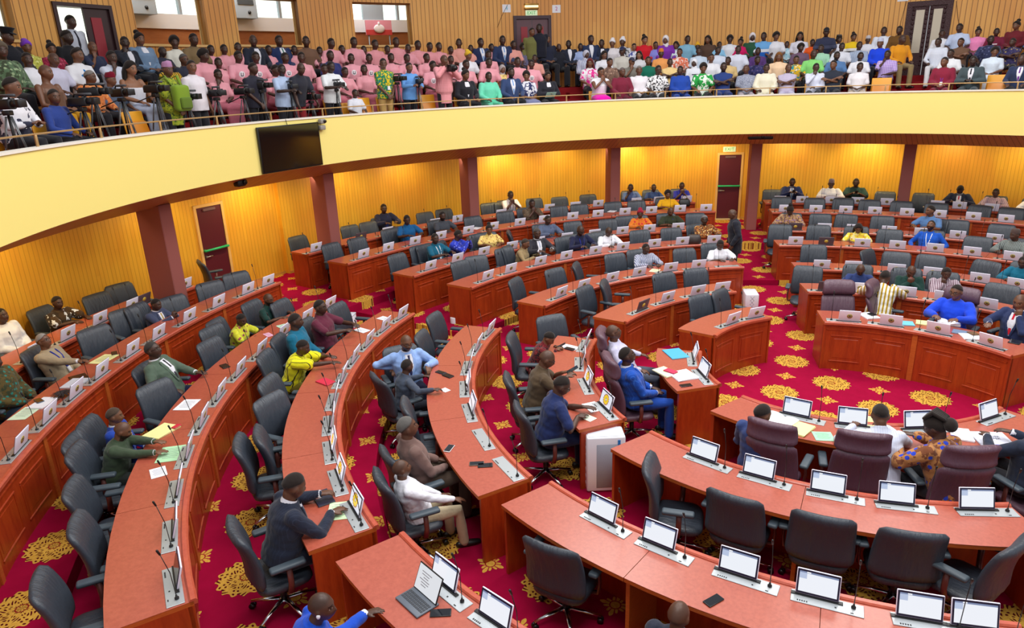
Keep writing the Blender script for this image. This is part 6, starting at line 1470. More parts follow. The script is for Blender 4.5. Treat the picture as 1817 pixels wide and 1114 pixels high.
(-0.874, 12.2, 0.27, 275.1, 1.04, 'phone', {'head': (-5, -6, 0)}, ('plain', (34, 62, 60)), 'short', 'smock', 1.05, 'short', (36, 29, 26), 1, 0, (), (34, 34, 40), 'man in a dark green smock in the back row'),
(1.622, 11.892, 0.27, 263.5, 1.029, 'deskup', {'lean': 14, 'head': (0, -44, 0)}, ('plain', (30, 36, 60)), 'long', 'jacket', 1.15, 'short', (36, 29, 26), 1, 0, ('vee', ('tie', 'tie_red')), (34, 34, 40), 'man in a dark suit with head bowed right of pillar'),
(2.394, 11.779, 0.27, 259.9, 0.957, 'deskup', {'head': (-6, -10, 0)}, ('smock', (176, 150, 170), (120, 90, 110), (220, 210, 220), 0.8), 'long', 'smock', 1.05, 'short', (36, 29, 26), 1, 0, (), (34, 34, 40), 'man in a mauve striped smock in the back row'),
(3.172, 11.614, 0.27, 256.1, 0.911, 'deskup', {'head': (-6, -10, 0)}, ('plain', (228, 228, 238)), 'long', 'smock', 1.05, 'kufi', (200, 200, 206), 1, 0, (), (34, 34, 40), 'person in a white smock at the right photo edge'),
(-2.123, 8.743, 0.107, 272.8, 1.002, 'desk', {'lean': 16, 'head': (-6, -30, 0)}, ('print', (176, 140, 104), (120, 84, 60), (110, 80, 150), 0.7), 'long', 'smock', 1.05, 'bun', (36, 29, 26), 1, 0, ('f',), (34, 34, 40), 'woman in a beige printed dress bent over a laptop'),
(0.93, 9.063, 0.107, 241.8, 1.03, 'deskup', {'head': (-30, 2, 0)}, ('plain', (86, 124, 176)), 'short', 'shirt', 1.12, 'flat', (36, 29, 26), 2, 0, (), (34, 34, 40), 'man in a sky blue shirt looking over his shoulder'),
(-0.534, 7.486, 0.107, 275.8, 0.905, 'desk', {'head': (0, -20, 0)}, ('print', (232, 208, 60), (240, 226, 160), (226, 150, 40), 1.0), 'short', 'shirt', 1.05, 'long', (36, 29, 26), 2, 0, ('f',), (34, 34, 40), 'woman with long hair in a yellow flowered blouse'),
(0.868, 7.55, 0.107, 259.4, 0.964, 'arms', {'lean': -8, 'head': (-14, 16, 0)}, ('plain', (22, 84, 190)), 'long', 'shirt', 1.15, 'short', (36, 29, 26), 2, 1, (('lanyard', 'lan_white'),), (34, 34, 40), 'bearded man in a bright blue shirt with white lanyard'),
(2.366, 7.229, 0.107, 244.1, 0.956, 'deskup', {'head': (-25, -4, 0)}, ('smock', (120, 126, 124), (84, 92, 92), (170, 180, 176), 0.7), 'long', 'smock', 1.05, 'kufi', (86, 70, 66), 1, 0, (), (34, 34, 40), 'man in a grey smock and dark cap at right edge'),
(2.316, 5.559, 0, 250.3, 0.916, 'deskup', {'head': (0, -10, 0)}, ('plain', (14, 100, 128)), 'long', 'smock', 1.05, 'short', (36, 29, 26), 1, 0, ('glasses',), (34, 34, 40), 'man in a teal smock at the right photo edge'),
(-0.32, 4.334, 0, 277.1, 0.897, 'desk', {'lean': 16, 'head': (0, -34, 0)}, ('plain', (40, 58, 110)), 'short', 'smock', 1.05, 'bald', (36, 29, 26), 0, 0, ('glasses',), (34, 34, 40), 'man in a navy smock with bowed bald head'),
(0.493, 4.362, 0, 276.9, 0.911, 'clasp', {'lean': 12, 'head': (6, -18, 0)}, ('plain', (20, 56, 50)), 'long', 'smock', 1.05, 'bald', (36, 29, 26), 0, 0, ('glasses',), (34, 34, 40), 'man in a bottle green smock facing the striped smock'),
(1.037, 4.3, 0, 270.1, 0.925, 'deskchin', {'lean': 10, 'head': (14, -10, 0)}, ('smock', (120, 84, 100), (206, 196, 206), (60, 40, 60), 0.8), 'long', 'smock', 1.05, 'flat', (36, 29, 26), 1, 0, (), (34, 34, 40), 'man in a plum striped smock resting chin on hand'),
(0.071, 2.951, 0, 85.9, 1.046, 'deskfar', {'lean': 30, 'head': (-14, -8, 0)}, ('stripe', (234, 230, 220), (176, 140, 20), None, 1.5), 'long', 'smock', 1.05, 'short', (36, 29, 26), 1, 0, (), (200, 190, 160), 'person in a white and gold striped smock turned backwards'),
(1.114, 2.567, 0, 252.9, 1.03, 'deskup', {'lean': 2, 'head': (-14, -6, 0)}, ('plain', (24, 70, 214)), 'long', 'smock', 1.05, 'short', (36, 29, 26), 2, 0, ('glasses',), (30, 60, 180), 'man in a royal blue smock reading an open book'),
(1.925, 2.383, 0, 236.0, 1.03, 'deskchinl', {'lean': 6, 'head': (6, -8, 0)}, ('plain', (38, 50, 90)), 'long', 'jacket', 1.15, 'bald', (36, 29, 26), 2, 0, ('vee', ('tie', 'tie_red')), (34, 34, 40), 'man in a navy suit and red tie resting cheek'),
(-0.916, -2.795, 0, 72.0, 0.982, 'phonelap', {'lean': 2, 'head': (-24, -16, 0)}, ('plain', (46, 62, 112)), 'long', 'jacket', 1.0, 'short', (36, 29, 26), 2, 0, (), (36, 52, 96), 'man in a navy suit looking at phone below desk'),
(0.254, -2.553, 0, 106.9, 1.03, 'desk', {'lean': 18, 'head': (-5, -18, 0)}, ('pin', (206, 212, 232), (180, 190, 216)), 'long', 'shirt', 1.15, 'short', (36, 29, 26), 0, 0, (), (34, 34, 40), 'man in a pale striped shirt reading yellow papers'),
(0.856, -2.512, 0, 144.4, 1.03, 'desk', {'lean': 18, 'head': (16, -18, 0)}, ('print', (176, 122, 72), (120, 70, 44), (40, 66, 190), 1.1), 'long', 'smock', 1.05, 'braids', (36, 29, 26), 1, 0, ('f', 'glasses'), (34, 34, 40), 'woman with braided hair in a blue and brown print dress'),
(1.59, -2.056, 0, 130.9, 1.028, 'deskup', {'lean': 4, 'head': (0, -8, 0)}, ('plain', (34, 42, 62)), 'long', 'jacket', 1.15, 'short', (36, 29, 26), 1, 0, (), (34, 34, 40), 'man in a dark navy jacket at the right photo edge'),
(-0.915, -5.84, 0, 85.0, 0.9, 'lap', {'head': (-6, -6, 0)}, ('plain', (40, 44, 60)), 'long', 'jacket', 1.0, 'bald', (36, 29, 26), 0, 0, (), (34, 34, 40), 'bald man cut off at the bottom of the photo'),
(-3.045, -7.266, 0.107, 46.4, 0.86, 'standbend', {'lean': 20, 'head': (-20, 10, 0), 'r': ((-0.18, 0.59, 1.178), (0.1, 0.95, 0.15), (-0.2, -0.3, 0.9), (0.7, -0.6, -0.4), 0.3), 'l': ((-0.05, 0.38, 1.0), (0.3, 0.8, 0.2), (-0.2, 0.2, 1), (-0.8, -0.3, -0.6), 0.9)}, ('plain', (20, 74, 190)), 'long', 'jacket', 1.1, 'bald', (36, 29, 26), 1, 0, ('earbud',), (20, 60, 160), 'man in a bright blue suit gesturing beside the laptop'),
(-2.915, 6.08, 0.107, 200, 0.97, 'stand', {'lean': 8, 'head': (0, -26, 0), 'twist': 0, 'r': ((0.24, 0.12, 0.84), (0, 0.3, -1), (1, 0, 0.1), (0.3, -1, 0), 0.4), 'l': ((-0.24, 0.12, 0.84), (0, 0.3, -1), (-1, 0, 0.1), (-0.3, -1, 0), 0.4)}, ('plain', (32, 34, 46)), 'long', 'smock', 1.05, 'bald', (36, 29, 26), 0, 0, (), (30, 32, 42), 'man in a black smock standing in the right aisle')]
GAL=[
(-12.226, -3.364, 3.98, 16.1, 1.067, 'lap', -22, ('print', (86, 110, 80), (60, 70, 50), (150, 170, 130)), 'long', 'smock', 1.1, 'wrap', (96, 84, 70), 1, ('f',), 0, (34, 34, 40), 'woman in a green camouflage print dress at the left photo edge', 3),
(-13.367, -2.709, 4.28, 11.0, 1.052, 'knees', 18, ('plain', (22, 24, 34)), 'long', 'shirt', 1.1, 'officer', (18, 20, 30), 1, (), 0, (34, 34, 40), 'uniformed officer in a black peaked cap against gallery wall', 4),
(-13.443, -2.316, 4.28, 9.7, 0.924, 'lap', -22, ('print', (190, 190, 80), (150, 150, 60), (220, 220, 140)), 'short', 'shirt', 1.1, 'wrap', (122, 60, 190), 2, ('f',), 0, (34, 34, 40), 'woman in a purple headwrap and yellow green dress', 4),
(-14.458, -0.877, 4.28, 4.1, 1.077, 'stand', 18, ('plain', (196, 200, 214)), 'long', 'shirt', 1.1, 'short', (36, 29, 26), 1, (('tie', 'tie_dark'),), 0, (34, 34, 40), 'man in a white shirt and dark tie standing in open doorway', 4),
(-13.558, -1.525, 4.28, 7.3, 1.082, 'lap', 18, ('plain', (24, 24, 30)), 'long', 'shirt', 1.1, 'flat', (36, 29, 26), 3, (), 0, (34, 34, 40), 'person in dark clothes sitting before the open gallery door', 4),
(-13.507, -1.921, 4.28, 8.4, 0.906, 'knees', -22, ('print', (150, 36, 64), (120, 20, 50), (196, 80, 110)), 'short', 'shirt', 1.1, 'bun', (36, 29, 26), 2, ('f',), 0, (34, 34, 40), 'woman in a crimson printed blouse below the open door', 4),
(-12.335, -2.956, 3.98, 13.8, 0.964, 'lap', -22, ('plain', (230, 230, 238)), 'short', 'shirt', 1.1, 'short', (36, 29, 26), 1, (), 0, (34, 34, 40), 'man in a white T-shirt left of yellow cloth in gallery', 3),
(-12.426, -2.566, 3.98, 12.4, 0.966, 'knees', 0, ('plain', (206, 204, 226)), 'short', 'shirt', 1.1, 'bald', (36, 29, 26), 0, (), 0, (34, 34, 40), 'bald man in a pale lilac shirt in the left gallery', 3),
(-12.527, -2.039, 3.98, 9.5, 1.036, 'lap', 18, ('leaf', (230, 230, 236), (30, 120, 190)), 'short', 'shirt', 1.1, 'short', (36, 29, 26), 2, (), 0, (34, 34, 40), 'man in a white T-shirt with blue leaf emblem', 3),
(-13.598, -1.127, 4.28, 4.5, 0.941, 'chin', 0, ('plain', (40, 48, 76)), 'short', 'shirt', 1.1, 'bald', (36, 29, 26), 2, (), 0, (34, 34, 40), 'man in a navy shirt stroking chin by the gallery door', 4),
(-12.611, -1.446, 3.98, 6.7, 1.012, 'chin', 0, ('plain', (208, 214, 232)), 'short', 'shirt', 1.1, 'short', (36, 29, 26), 1, (), 0, (34, 34, 40), 'man in a white shirt holding his head in hand', 3),
(-13.637, -0.415, 4.28, 1.6, 1.031, 'chin', -22, ('plain', (28, 34, 48)), 'long', 'jacket', 1.1, 'short', (36, 29, 26), 3, ('vee',), 0, (34, 34, 40), 'man in a black suit with hand over mouth', 4),
(-11.425, -3.25, 3.72, 16.6, 0.994, 'lap', 18, ('plain', (100, 70, 52)), 'none', 'strap', 1.1, 'bald', (36, 29, 26), 2, (), 0, (206, 150, 20), 'bare shouldered man wrapped in gold cloth', 2),
(-10.068, -4.592, 3.45, 25.9, 1.052, 'phonelap', 18, ('splash', (224, 224, 232), (44, 46, 66), (60, 62, 84), 2.0), 'long', 'shirt', 1.1, 'short', (36, 29, 26), 2, (), 0, (34, 34, 40), 'man in a dark and white jacket behind a camera', 1),
(-10.394, -3.849, 3.45, 21.4, 0.928, 'knees', -22, ('plain', (44, 66, 140)), 'long', 'shirt', 1.1, 'short', (36, 29, 26), 0, (), 0, (34, 34, 40), 'man in a blue denim shirt on the front gallery row', 1),
(-11.614, -2.53, 3.72, 12.4, 0.934, 'knees', 18, ('print', (210, 120, 60), (226, 150, 90), (180, 90, 40)), 'long', 'smock', 1.1, 'grey', (120, 116, 112), 0, (), 0, (34, 34, 40), 'elderly man in an orange print cloth behind the cameras', 2),
(-11.696, -2.138, 3.72, 11.2, 0.896, 'knees', 18, ('plain', (84, 98, 122)), 'short', 'shirt', 1.1, 'kufi', (120, 16, 40), 2, (), 0, (34, 34, 40), 'man in a crimson cap and grey blue shirt', 2),
(-11.773, -1.683, 3.72, 8.4, 1.045, 'knees', 0, ('plain', (226, 226, 236)), 'none', 'strap', 1.1, 'long', (36, 29, 26), 4, ('f', 'skirt'), 0, (200, 210, 236), 'woman in a white strapless dress with long hair', 2),
(-13.642, -0.015, 4.28, 357.7, 1.096, 'lap', 0, ('plain', (112, 138, 168)), 'long', 'jacket', 1.1, 'bun', (36, 29, 26), 2, ('f', 'vee'), 0, (34, 34, 40), 'woman in a denim jacket before the gallery window', 4),
(-13.635, 0.38, 4.28, 357.4, 0.901, 'knees', 18, ('plain', (50, 50, 66)), 'short', 'shirt', 1.1, 'bald', (36, 29, 26), 3, (), 0, (34, 34, 40), 'man in a dark shirt beside the denim jacket', 4),
(-13.616, 0.771, 4.28, 355.3, 1.06, 'lap', -22, ('plain', (224, 222, 210)), 'short', 'shirt', 1.1, 'afro', (36, 29, 26), 1, (), 0, (34, 34, 40), 'person in a white top under the first window', 4),
(-13.585, 1.156, 4.28, 353.2, 1.113, 'knees', 0, ('plain', (128, 106, 74)), 'short', 'shirt', 1.1, 'short', (36, 29, 26), 1, (), 0, (34, 34, 40), 'man in a khaki shirt between two gallery windows', 4),
(-12.69, 0.191, 3.98, 358.7, 0.991, 'lap', 0, ('plain', (44, 46, 62)), 'long', 'shirt', 1.1, 'grey', (90, 88, 86), 0, ('glasses',), 0, (34, 34, 40), 'man with glasses in a dark jacket behind yellow cloth', 3),
(-12.675, 0.59, 3.98, 357.5, 1.054, 'knees', 18, ('plain', (234, 160, 172)), 'short', 'shirt', 1.1, 'afro', (36, 29, 26), 1, ('f',), 0, (34, 34, 40), 'woman with full hair in pink beside the glasses', 3),
(-10.802, -1.681, 3.45, 9.2, 0.96, 'standfront', 0, ('print', (150, 160, 40), (110, 130, 40), (60, 80, 30), 0.7), 'short', 'smock', 1.1, 'kufi', (176, 130, 170), 0, (), 0, (34, 34, 40), 'standing man in lilac cap and green yellow smock with backpack', 1),
(-12.691, -0.209, 3.98, 359.7, 0.891, 'knees', -22, ('stripe', (226, 178, 40), (34, 28, 24), None, 1.2), 'long', 'smock', 1.1, 'short', (36, 29, 26), 1, (), 0, (34, 34, 40), 'person in yellow and black striped cloth behind lilac cap', 3),
(-10.877, -1.113, 3.45, 5.9, 0.99, 'stand', -22, ('plain', (222, 218, 226)), 'short', 'shirt', 1.1, 'short', (36, 29, 26), 2, (), 0, (34, 34, 40), 'standing man in an off white shirt beside the backpack', 1),
(-13.544, 1.533, 4.28, 352.2, 0.941, 'knees', 0, ('plain', (234, 160, 172)), 'short', 'shirt', 1.0, 'short', (36, 29, 26), 1, (), 0, (70, 56, 50), 'pupil in pink shirt, first pink uniform from the left in back gallery row', 4),
(-12.646, 0.989, 3.98, 355.6, 0.937, 'lap', -22, ('plain', (234, 160, 172)), 'short', 'shirt', 1.0, 'flat', (36, 29, 26), 1, ('f', 'skirt'), 0, (200, 110, 128), 'pupil in pink dress, first pink uniform from the left in third gallery row', 3),
(-11.889, 0.219, 3.72, 358.6, 0.946, 'chin', -22, ('plain', (234, 160, 172)), 'short', 'shirt', 1.0, 'flat', (36, 29, 26), 1, ('f', 'skirt'), 0, (200, 110, 128), 'pupil in pink dress, first pink uniform from the left in second gallery row', 2),
(-13.493, 1.902, 4.28, 350.4, 0.956, 'lap', 0, ('plain', (234, 160, 172)), 'short', 'shirt', 1.0, 'short', (36, 29, 26), 1, (), 0, (70, 56, 50), 'pupil in pink shirt, second pink uniform from the left in back gallery row', 4),
(-12.601, 1.419, 3.98, 352.9, 1.04, 'knees', 0, ('crest', (234, 162, 176)), 'short', 'shirt', 1.0, 'flat', (36, 29, 26), 1, ('f', 'skirt'), 0, (200, 110, 128), 'pupil in pink dress, second pink uniform from the left in third gallery row', 3),
(-13.432, 2.262, 4.28, 348.0, 0.99, 'lap', -22, ('plain', (234, 160, 172)), 'short', 'shirt', 1.0, 'short', (36, 29, 26), 1, (), 0, (70, 56, 50), 'pupil in pink shirt, third pink uniform from the left in back gallery row', 4),
(-12.539, 1.854, 3.98, 350.8, 1.031, 'knees', -22, ('crest', (234, 162, 176)), 'short', 'shirt', 1.0, 'flat', (36, 29, 26), 1, ('f', 'skirt'), 0, (200, 110, 128), 'pupil in pink dress, third pink uniform from the left in third gallery row', 3),
(-10.928, 0.246, 3.45, 358.3, 0.969, 'standfront', 18, ('plain', (40, 40, 54)), 'short', 'shirt', 1.1, 'short', (36, 29, 26), 1, (), 0, (34, 34, 40), 'standing man in a charcoal polo with white earphones', 1),
(-13.363, 2.614, 4.28, 345.5, 1.117, 'knees', -22, ('plain', (36, 40, 56)), 'long', 'jacket', 1.1, 'bald', (36, 29, 26), 1, ('vee',), 0, (34, 34, 40), 'man in a black suit left in pair below second window', 4),
(-13.2, 3.294, 4.28, 343.1, 1.125, 'lap', 0, ('plain', (32, 48, 92)), 'long', 'jacket', 1.1, 'short', (36, 29, 26), 1, ('vee', ('tie', 'tie_green')), 0, (34, 34, 40), 'man in a navy suit with green tie below second window', 4),
(-13.286, 2.958, 4.28, 345.0, 0.95, 'knees', 0, ('plain', (234, 160, 172)), 'short', 'shirt', 1.0, 'short', (36, 29, 26), 1, (), 0, (70, 56, 50), 'pupil in pink shirt, fourth pink uniform from the left in back gallery row', 4),
(-12.39, 2.615, 3.98, 347.1, 1.022, 'lap', 0, ('crest', (234, 162, 176)), 'short', 'shirt', 1.0, 'flat', (36, 29, 26), 1, ('f', 'skirt'), 0, (200, 110, 128), 'pupil in pink dress, fourth pink uniform from the left in third gallery row', 3),
(-13.108, 3.621, 4.28, 342.4, 0.951, 'knees', -22, ('plain', (234, 160, 172)), 'short', 'shirt', 1.0, 'short', (36, 29, 26), 1, (), 0, (70, 56, 50), 'pupil in pink shirt, fifth pink uniform from the left in back gallery row', 4),
(-12.286, 3.036, 3.98, 345.0, 1.032, 'lap', -22, ('plain', (234, 160, 172)), 'short', 'shirt', 1.0, 'flat', (36, 29, 26), 1, ('f', 'skirt'), 0, (200, 110, 128), 'pupil in pink dress, fifth pink uniform from the left in third gallery row', 3),
(-13.008, 3.941, 4.28, 341.1, 1.115, 'knees', -22, ('plain', (116, 84, 66)), 'short', 'shirt', 1.1, 'short', (36, 29, 26), 1, (), 0, (34, 34, 40), 'man in a brown shirt behind the pink pupils', 4),
(-12.902, 4.253, 4.28, 340.7, 0.93, 'chin', -22, ('plain', (234, 160, 172)), 'short', 'shirt', 1.0, 'flat', (36, 29, 26), 1, ('f', 'skirt'), 0, (200, 110, 128), 'pupil in pink dress, sixth pink uniform from the left in back gallery row', 4),
(-12.087, 3.7, 3.98, 341.7, 1.059, 'knees', 0, ('plain', (44, 50, 110)), 'short', 'shirt', 1.1, 'short', (36, 29, 26), 1, ('f',), 0, (34, 34, 40), 'woman in a navy dress among pink pupils', 3),
(-10.885, 0.924, 3.45, 354.4, 0.953, 'cam', -22, ('plain', (176, 196, 228)), 'short', 'shirt', 1.1, 'short', (36, 29, 26), 3, (), 0, (34, 34, 40), 'cameraman in a light blue shirt behind a video camera', 1),
(-11.768, 1.602, 3.72, 351.5, 1.004, 'knees', 18, ('plain', (234, 160, 172)), 'short', 'shirt', 1.0, 'flat', (36, 29, 26), 1, ('f', 'skirt'), 0, (200, 110, 128), 'pupil in pink dress, second pink uniform from the left in second gallery row', 2),
(-11.496, 2.891, 3.72, 344.7, 1.01, 'lap', -22, ('plain', (234, 160, 172)), 'short', 'shirt', 1.0, 'flat', (36, 29, 26), 1, ('f', 'skirt'), 0, (200, 110, 128), 'pupil in pink dress, third pink uniform from the left in second gallery row', 2),
(-10.849, 1.242, 3.45, 352.8, 0.994, 'standbend', -22, ('plain', (44, 46, 58)), 'short', 'shirt', 1.1, 'bald', (36, 29, 26), 1, (), 0, (150, 40, 46), 'standing man in a black polo with green stripe and red trousers', 1),
(-10.698, 2.118, 3.45, 347.7, 0.981, 'cam', 0, ('plain', (228, 232, 236)), 'short', 'shirt', 1.1, 'short', (36, 29, 26), 3, (), 0, (34, 34, 40), 'cameraman in a white shirt with a silver camera', 1),
(-12.79, 4.557, 4.28, 338.4, 1.084, 'knees', 18, ('plain', (234, 160, 172)), 'short', 'shirt', 1.0, 'short', (36, 29, 26), 1, (), 0, (70, 56, 50), 'pupil in pink shirt, seventh pink uniform from the left in back gallery row', 4),
(-12.672, 4.855, 4.28, 337.1, 0.963, 'lap', 18, ('plain', (234, 160, 172)), 'short', 'shirt', 1.0, 'short', (36, 29, 26), 1, (), 0, (70, 56, 50), 'pupil in pink shirt, eighth pink uniform from the left in back gallery row', 4),
(-12.548, 5.146, 4.28, 335.9, 1.108, 'knees', 0, ('plain', (234, 160, 172)), 'short', 'shirt', 1.0, 'short', (36, 29, 26), 1, (), 0, (70, 56, 50), 'pupil in pink shirt, ninth pink uniform from the left in back gallery row', 4),
(-11.881, 4.274, 3.98, 338.8, 1.004, 'lap', -22, ('crest', (234, 162, 176)), 'short', 'shirt', 1.0, 'flat', (36, 29, 26), 1, ('f', 'skirt'), 0, (200, 110, 128), 'pupil in pink dress, sixth pink uniform from the left in third gallery row', 3),
(-11.367, 3.328, 3.72, 342.3, 0.952, 'knees', 0, ('plain', (234, 160, 172)), 'short', 'shirt', 1.0, 'flat', (36, 29, 26), 1, ('f', 'skirt'), 0, (200, 110, 128), 'pupil in pink dress, fourth pink uniform from the left in second gallery row', 2),
(-12.418, 5.431, 4.28, 334.3, 0.949, 'lap', -22, ('plain', (234, 160, 172)), 'short', 'shirt', 1.0, 'short', (36, 29, 26), 1, (), 0, (70, 56, 50), 'pupil in pink shirt, tenth pink uniform from the left in back gallery row', 4),
(-11.712, 4.685, 3.98, 336.6, 0.998, 'knees', -22, ('crest', (234, 162, 176)), 'short', 'shirt', 1.0, 'flat', (36, 29, 26), 1, ('f', 'skirt'), 0, (200, 110, 128), 'pupil in pink dress, seventh pink uniform from the left in third gallery row', 3),
(-11.18, 3.867, 3.72, 339.4, 0.986, 'lap', -22, ('plain', (234, 160, 172)), 'short', 'shirt', 1.0, 'flat', (36, 29, 26), 1, ('f', 'skirt'), 0, (200, 110, 128), 'pupil in pink dress, fifth pink uniform from the left in second gallery row', 2),
(-10.703, 2.83, 3.45, 343.9, 0.787, 'knees', 0, ('plain', (222, 224, 236)), 'short', 'shirt', 1.1, 'short', (36, 29, 26), 1, (), 0, (34, 34, 40), 'person in a white T-shirt bending at the balcony edge', 1),
(-12.283, 5.71, 4.28, 333.0, 1.064, 'lap', 18, ('check', (236, 166, 172), (214, 116, 130), None, 0.8), 'short', 'shirt', 1.0, 'short', (36, 29, 26), 1, (), 0, (70, 56, 50), 'pupil in pink checked shirt, eleventh pink uniform from the left in back gallery row', 4),
(-10.313, 3.444, 3.45, 339.9, 1.015, 'standfront', -22, ('print', (40, 130, 80), (220, 190, 40), (30, 80, 120), 0.7), 'short', 'shirt', 1.1, 'short', (36, 29, 26), 0, (('lanyard', 'lan_yellow'),), 2, (186, 150, 90), 'standing man in a green and yellow print shirt', 1),
(-11.996, 6.253, 4.28, 330.7, 1.11, 'lap', 0, ('check', (236, 166, 172), (214, 116, 130), None, 0.8), 'short', 'shirt', 1.0, 'short', (36, 29, 26), 1, (), 0, (70, 56, 50), 'pupil in pink checked shirt, thirteenth pink uniform from the left in back gallery row', 4),
(-12.142, 5.984, 4.28, 331.0, 0.954, 'knees', 0, ('check', (236, 166, 172), (214, 116, 130), None, 0.8), 'short', 'shirt', 1.0, 'short', (36, 29, 26), 1, (), 0, (70, 56, 50), 'pupil in pink checked shirt, twelfth pink uniform from the left in back gallery row', 4),
(-11.446, 5.26, 3.98, 333.5, 1.005, 'lap', 0, ('plain', (234, 160, 172)), 'short', 'shirt', 1.0, 'flat', (36, 29, 26), 1, ('f', 'skirt'), 0, (200, 110, 128), 'pupil in pink dress, eighth pink uniform from the left in third gallery row', 3),
(-11.843, 6.518, 4.28, 329.3, 0.975, 'knees', -22, ('plain', (234, 160, 172)), 'short', 'shirt', 1.0, 'short', (36, 29, 26), 1, (), 0, (70, 56, 50), 'pupil in pink shirt, fourteenth pink uniform from the left in back gallery row', 4),
(-11.685, 6.778, 4.28, 328.8, 1.048, 'lap', 18, ('check', (236, 166, 172), (214, 116, 130), None, 0.8), 'short', 'shirt', 1.0, 'short', (36, 29, 26), 1, (), 0, (70, 56, 50), 'pupil in pink checked shirt, fifteenth pink uniform from the left in back gallery row', 4),
(-11.262, 5.615, 3.98, 331.8, 0.988, 'knees', 0, ('crest', (234, 162, 176)), 'short', 'shirt', 1.0, 'flat', (36, 29, 26), 1, ('f', 'skirt'), 0, (200, 110, 128), 'pupil in pink dress, ninth pink uniform from the left in third gallery row', 3),
(-10.075, 4.038, 3.45, 336.3, 0.954, 'cam', 0, ('plain', (100, 156, 222)), 'long', 'shirt', 1.1, 'short', (36, 29, 26), 2, (), 0, (34, 34, 40), 'cameraman in a sky blue shirt with tripod', 1),
(-11.521, 7.035, 4.28, 327.0, 1.007, 'knees', 18, ('check', (236, 166, 172), (214, 116, 130), None, 0.8), 'short', 'shirt', 1.0, 'short', (36, 29, 26), 1, (), 0, (70, 56, 50), 'pupil in pink checked shirt, sixteenth pink uniform from the left in back gallery row', 4),
(-10.974, 6.121, 3.98, 328.9, 0.993, 'lap', 18, ('plain', (234, 160, 172)), 'short', 'shirt', 1.0, 'flat', (36, 29, 26), 1, ('f', 'skirt'), 0, (200, 110, 128), 'pupil in pink dress, tenth pink uniform from the left in third gallery row', 3),
(-10.414, 5.495, 3.72, 330.2, 1.032, 'knees', 18, ('crest', (234, 162, 176)), 'short', 'shirt', 1.0, 'flat', (36, 29, 26), 1, ('f', 'skirt'), 0, (200, 110, 128), 'pupil in pink dress, sixth pink uniform from the left in second gallery row', 2),
(-11.35, 7.288, 4.28, 325.7, 1.006, 'lap', 18, ('check', (236, 166, 172), (214, 116, 130), None, 0.8), 'short', 'shirt', 1.0, 'short', (36, 29, 26), 1, (), 0, (70, 56, 50), 'pupil in pink checked shirt, seventeenth pink uniform from the left in back gallery row', 4),
(-11.173, 7.537, 4.28, 324.3, 0.927, 'knees', 18, ('check', (234, 170, 158), (208, 122, 112), None, 0.8), 'short', 'shirt', 1.0, 'short', (36, 29, 26), 1, (), 0, (70, 56, 50), 'pupil in pink checked shirt, eighteenth pink uniform from the left in back gallery row', 4),
(-10.605, 6.695, 3.98, 325.6, 0.948, 'lap', 18, ('plain', (234, 160, 172)), 'short', 'shirt', 1.0, 'short', (36, 29, 26), 1, (), 0, (70, 56, 50), 'pupil in pink shirt, eleventh pink uniform from the left in third gallery row', 3),
(-9.663, 4.873, 3.45, 331.1, 1.049, 'camhold', 18, ('check', (236, 166, 172), (214, 116, 130), None, 0.8), 'long', 'smock', 1.1, 'bald', (36, 29, 26), 0, (), 0, (34, 34, 40), 'cameraman in a pink checked shirt filming by hand', 1),
(-10.989, 7.784, 4.28, 323.4, 1.075, 'lap', -22, ('check', (234, 170, 158), (208, 122, 112), None, 0.8), 'short', 'shirt', 1.0, 'short', (36, 29, 26), 1, (), 0, (70, 56, 50), 'pupil in pink checked shirt, nineteenth pink uniform from the left in back gallery row', 4),
(-10.799, 8.027, 4.28, 322.4, 0.947, 'knees', -22, ('check', (234, 170, 158), (208, 122, 112), None, 0.8), 'short', 'shirt', 1.0, 'short', (36, 29, 26), 1, (), 0, (70, 56, 50), 'pupil in pink checked shirt, twentieth pink uniform from the left in back gallery row', 4),
(-10.601, 8.267, 4.28, 321.5, 1.083, 'lap', 18, ('plain', (34, 46, 84)), 'long', 'jacket', 1.1, 'short', (36, 29, 26), 1, ('vee', ('tie', 'tie_sky')), 0, (34, 34, 40), 'man in a navy suit behind the yellow headscarf', 4),
(-10.332, 7.077, 3.98, 323.4, 1.022, 'knees', 18, ('plain', (230, 230, 238)), 'short', 'shirt', 1.1, 'wrap', (226, 184, 50), 2, ('f',), 0, (34, 34, 40), 'woman in a white top with yellow headscarf', 3),
(-9.902, 6.305, 3.72, 325.3, 1.038, 'lap', 18, ('plain', (234, 160, 172)), 'short', 'shirt', 1.0, 'flat', (36, 29, 26), 1, ('f', 'skirt'), 0, (200, 110, 128), 'pupil in pink dress, seventh pink uniform from the left in second gallery row', 2),
(-9.49, 5.517, 3.45, 327.5, 1.055, 'knees', 18, ('plain', (34, 34, 42)), 'long', 'jacket', 1.1, 'bun', (36, 29, 26), 2, ('f', 'vee'), 0, (34, 34, 40), 'woman in a black blazer and white blouse on front row', 1),
(-10.397, 8.504, 4.28, 320.0, 0.966, 'lap', 18, ('plain', (234, 160, 172)), 'short', 'shirt', 1.0, 'short', (36, 29, 26), 1, (), 0, (70, 56, 50), 'pupil in pink shirt, twenty-first pink uniform from the left in back gallery row', 4),
(-10.185, 8.737, 4.28, 318.9, 1.122, 'knees', 0, ('plain', (40, 54, 92)), 'long', 'jacket', 1.1, 'short', (36, 29, 26), 1, ('vee', ('tie', 'tie_sky')), 0, (34, 34, 40), 'man in a navy suit left of the double gallery door', 4),
(-9.948, 7.568, 3.98, 320.4, 1.025, 'lap', 0, ('plain', (234, 160, 172)), 'short', 'shirt', 1.0, 'flat', (36, 29, 26), 1, ('f', 'skirt'), 0, (200, 110, 128), 'pupil in pink dress, twelfth pink uniform from the left in third gallery row', 3),
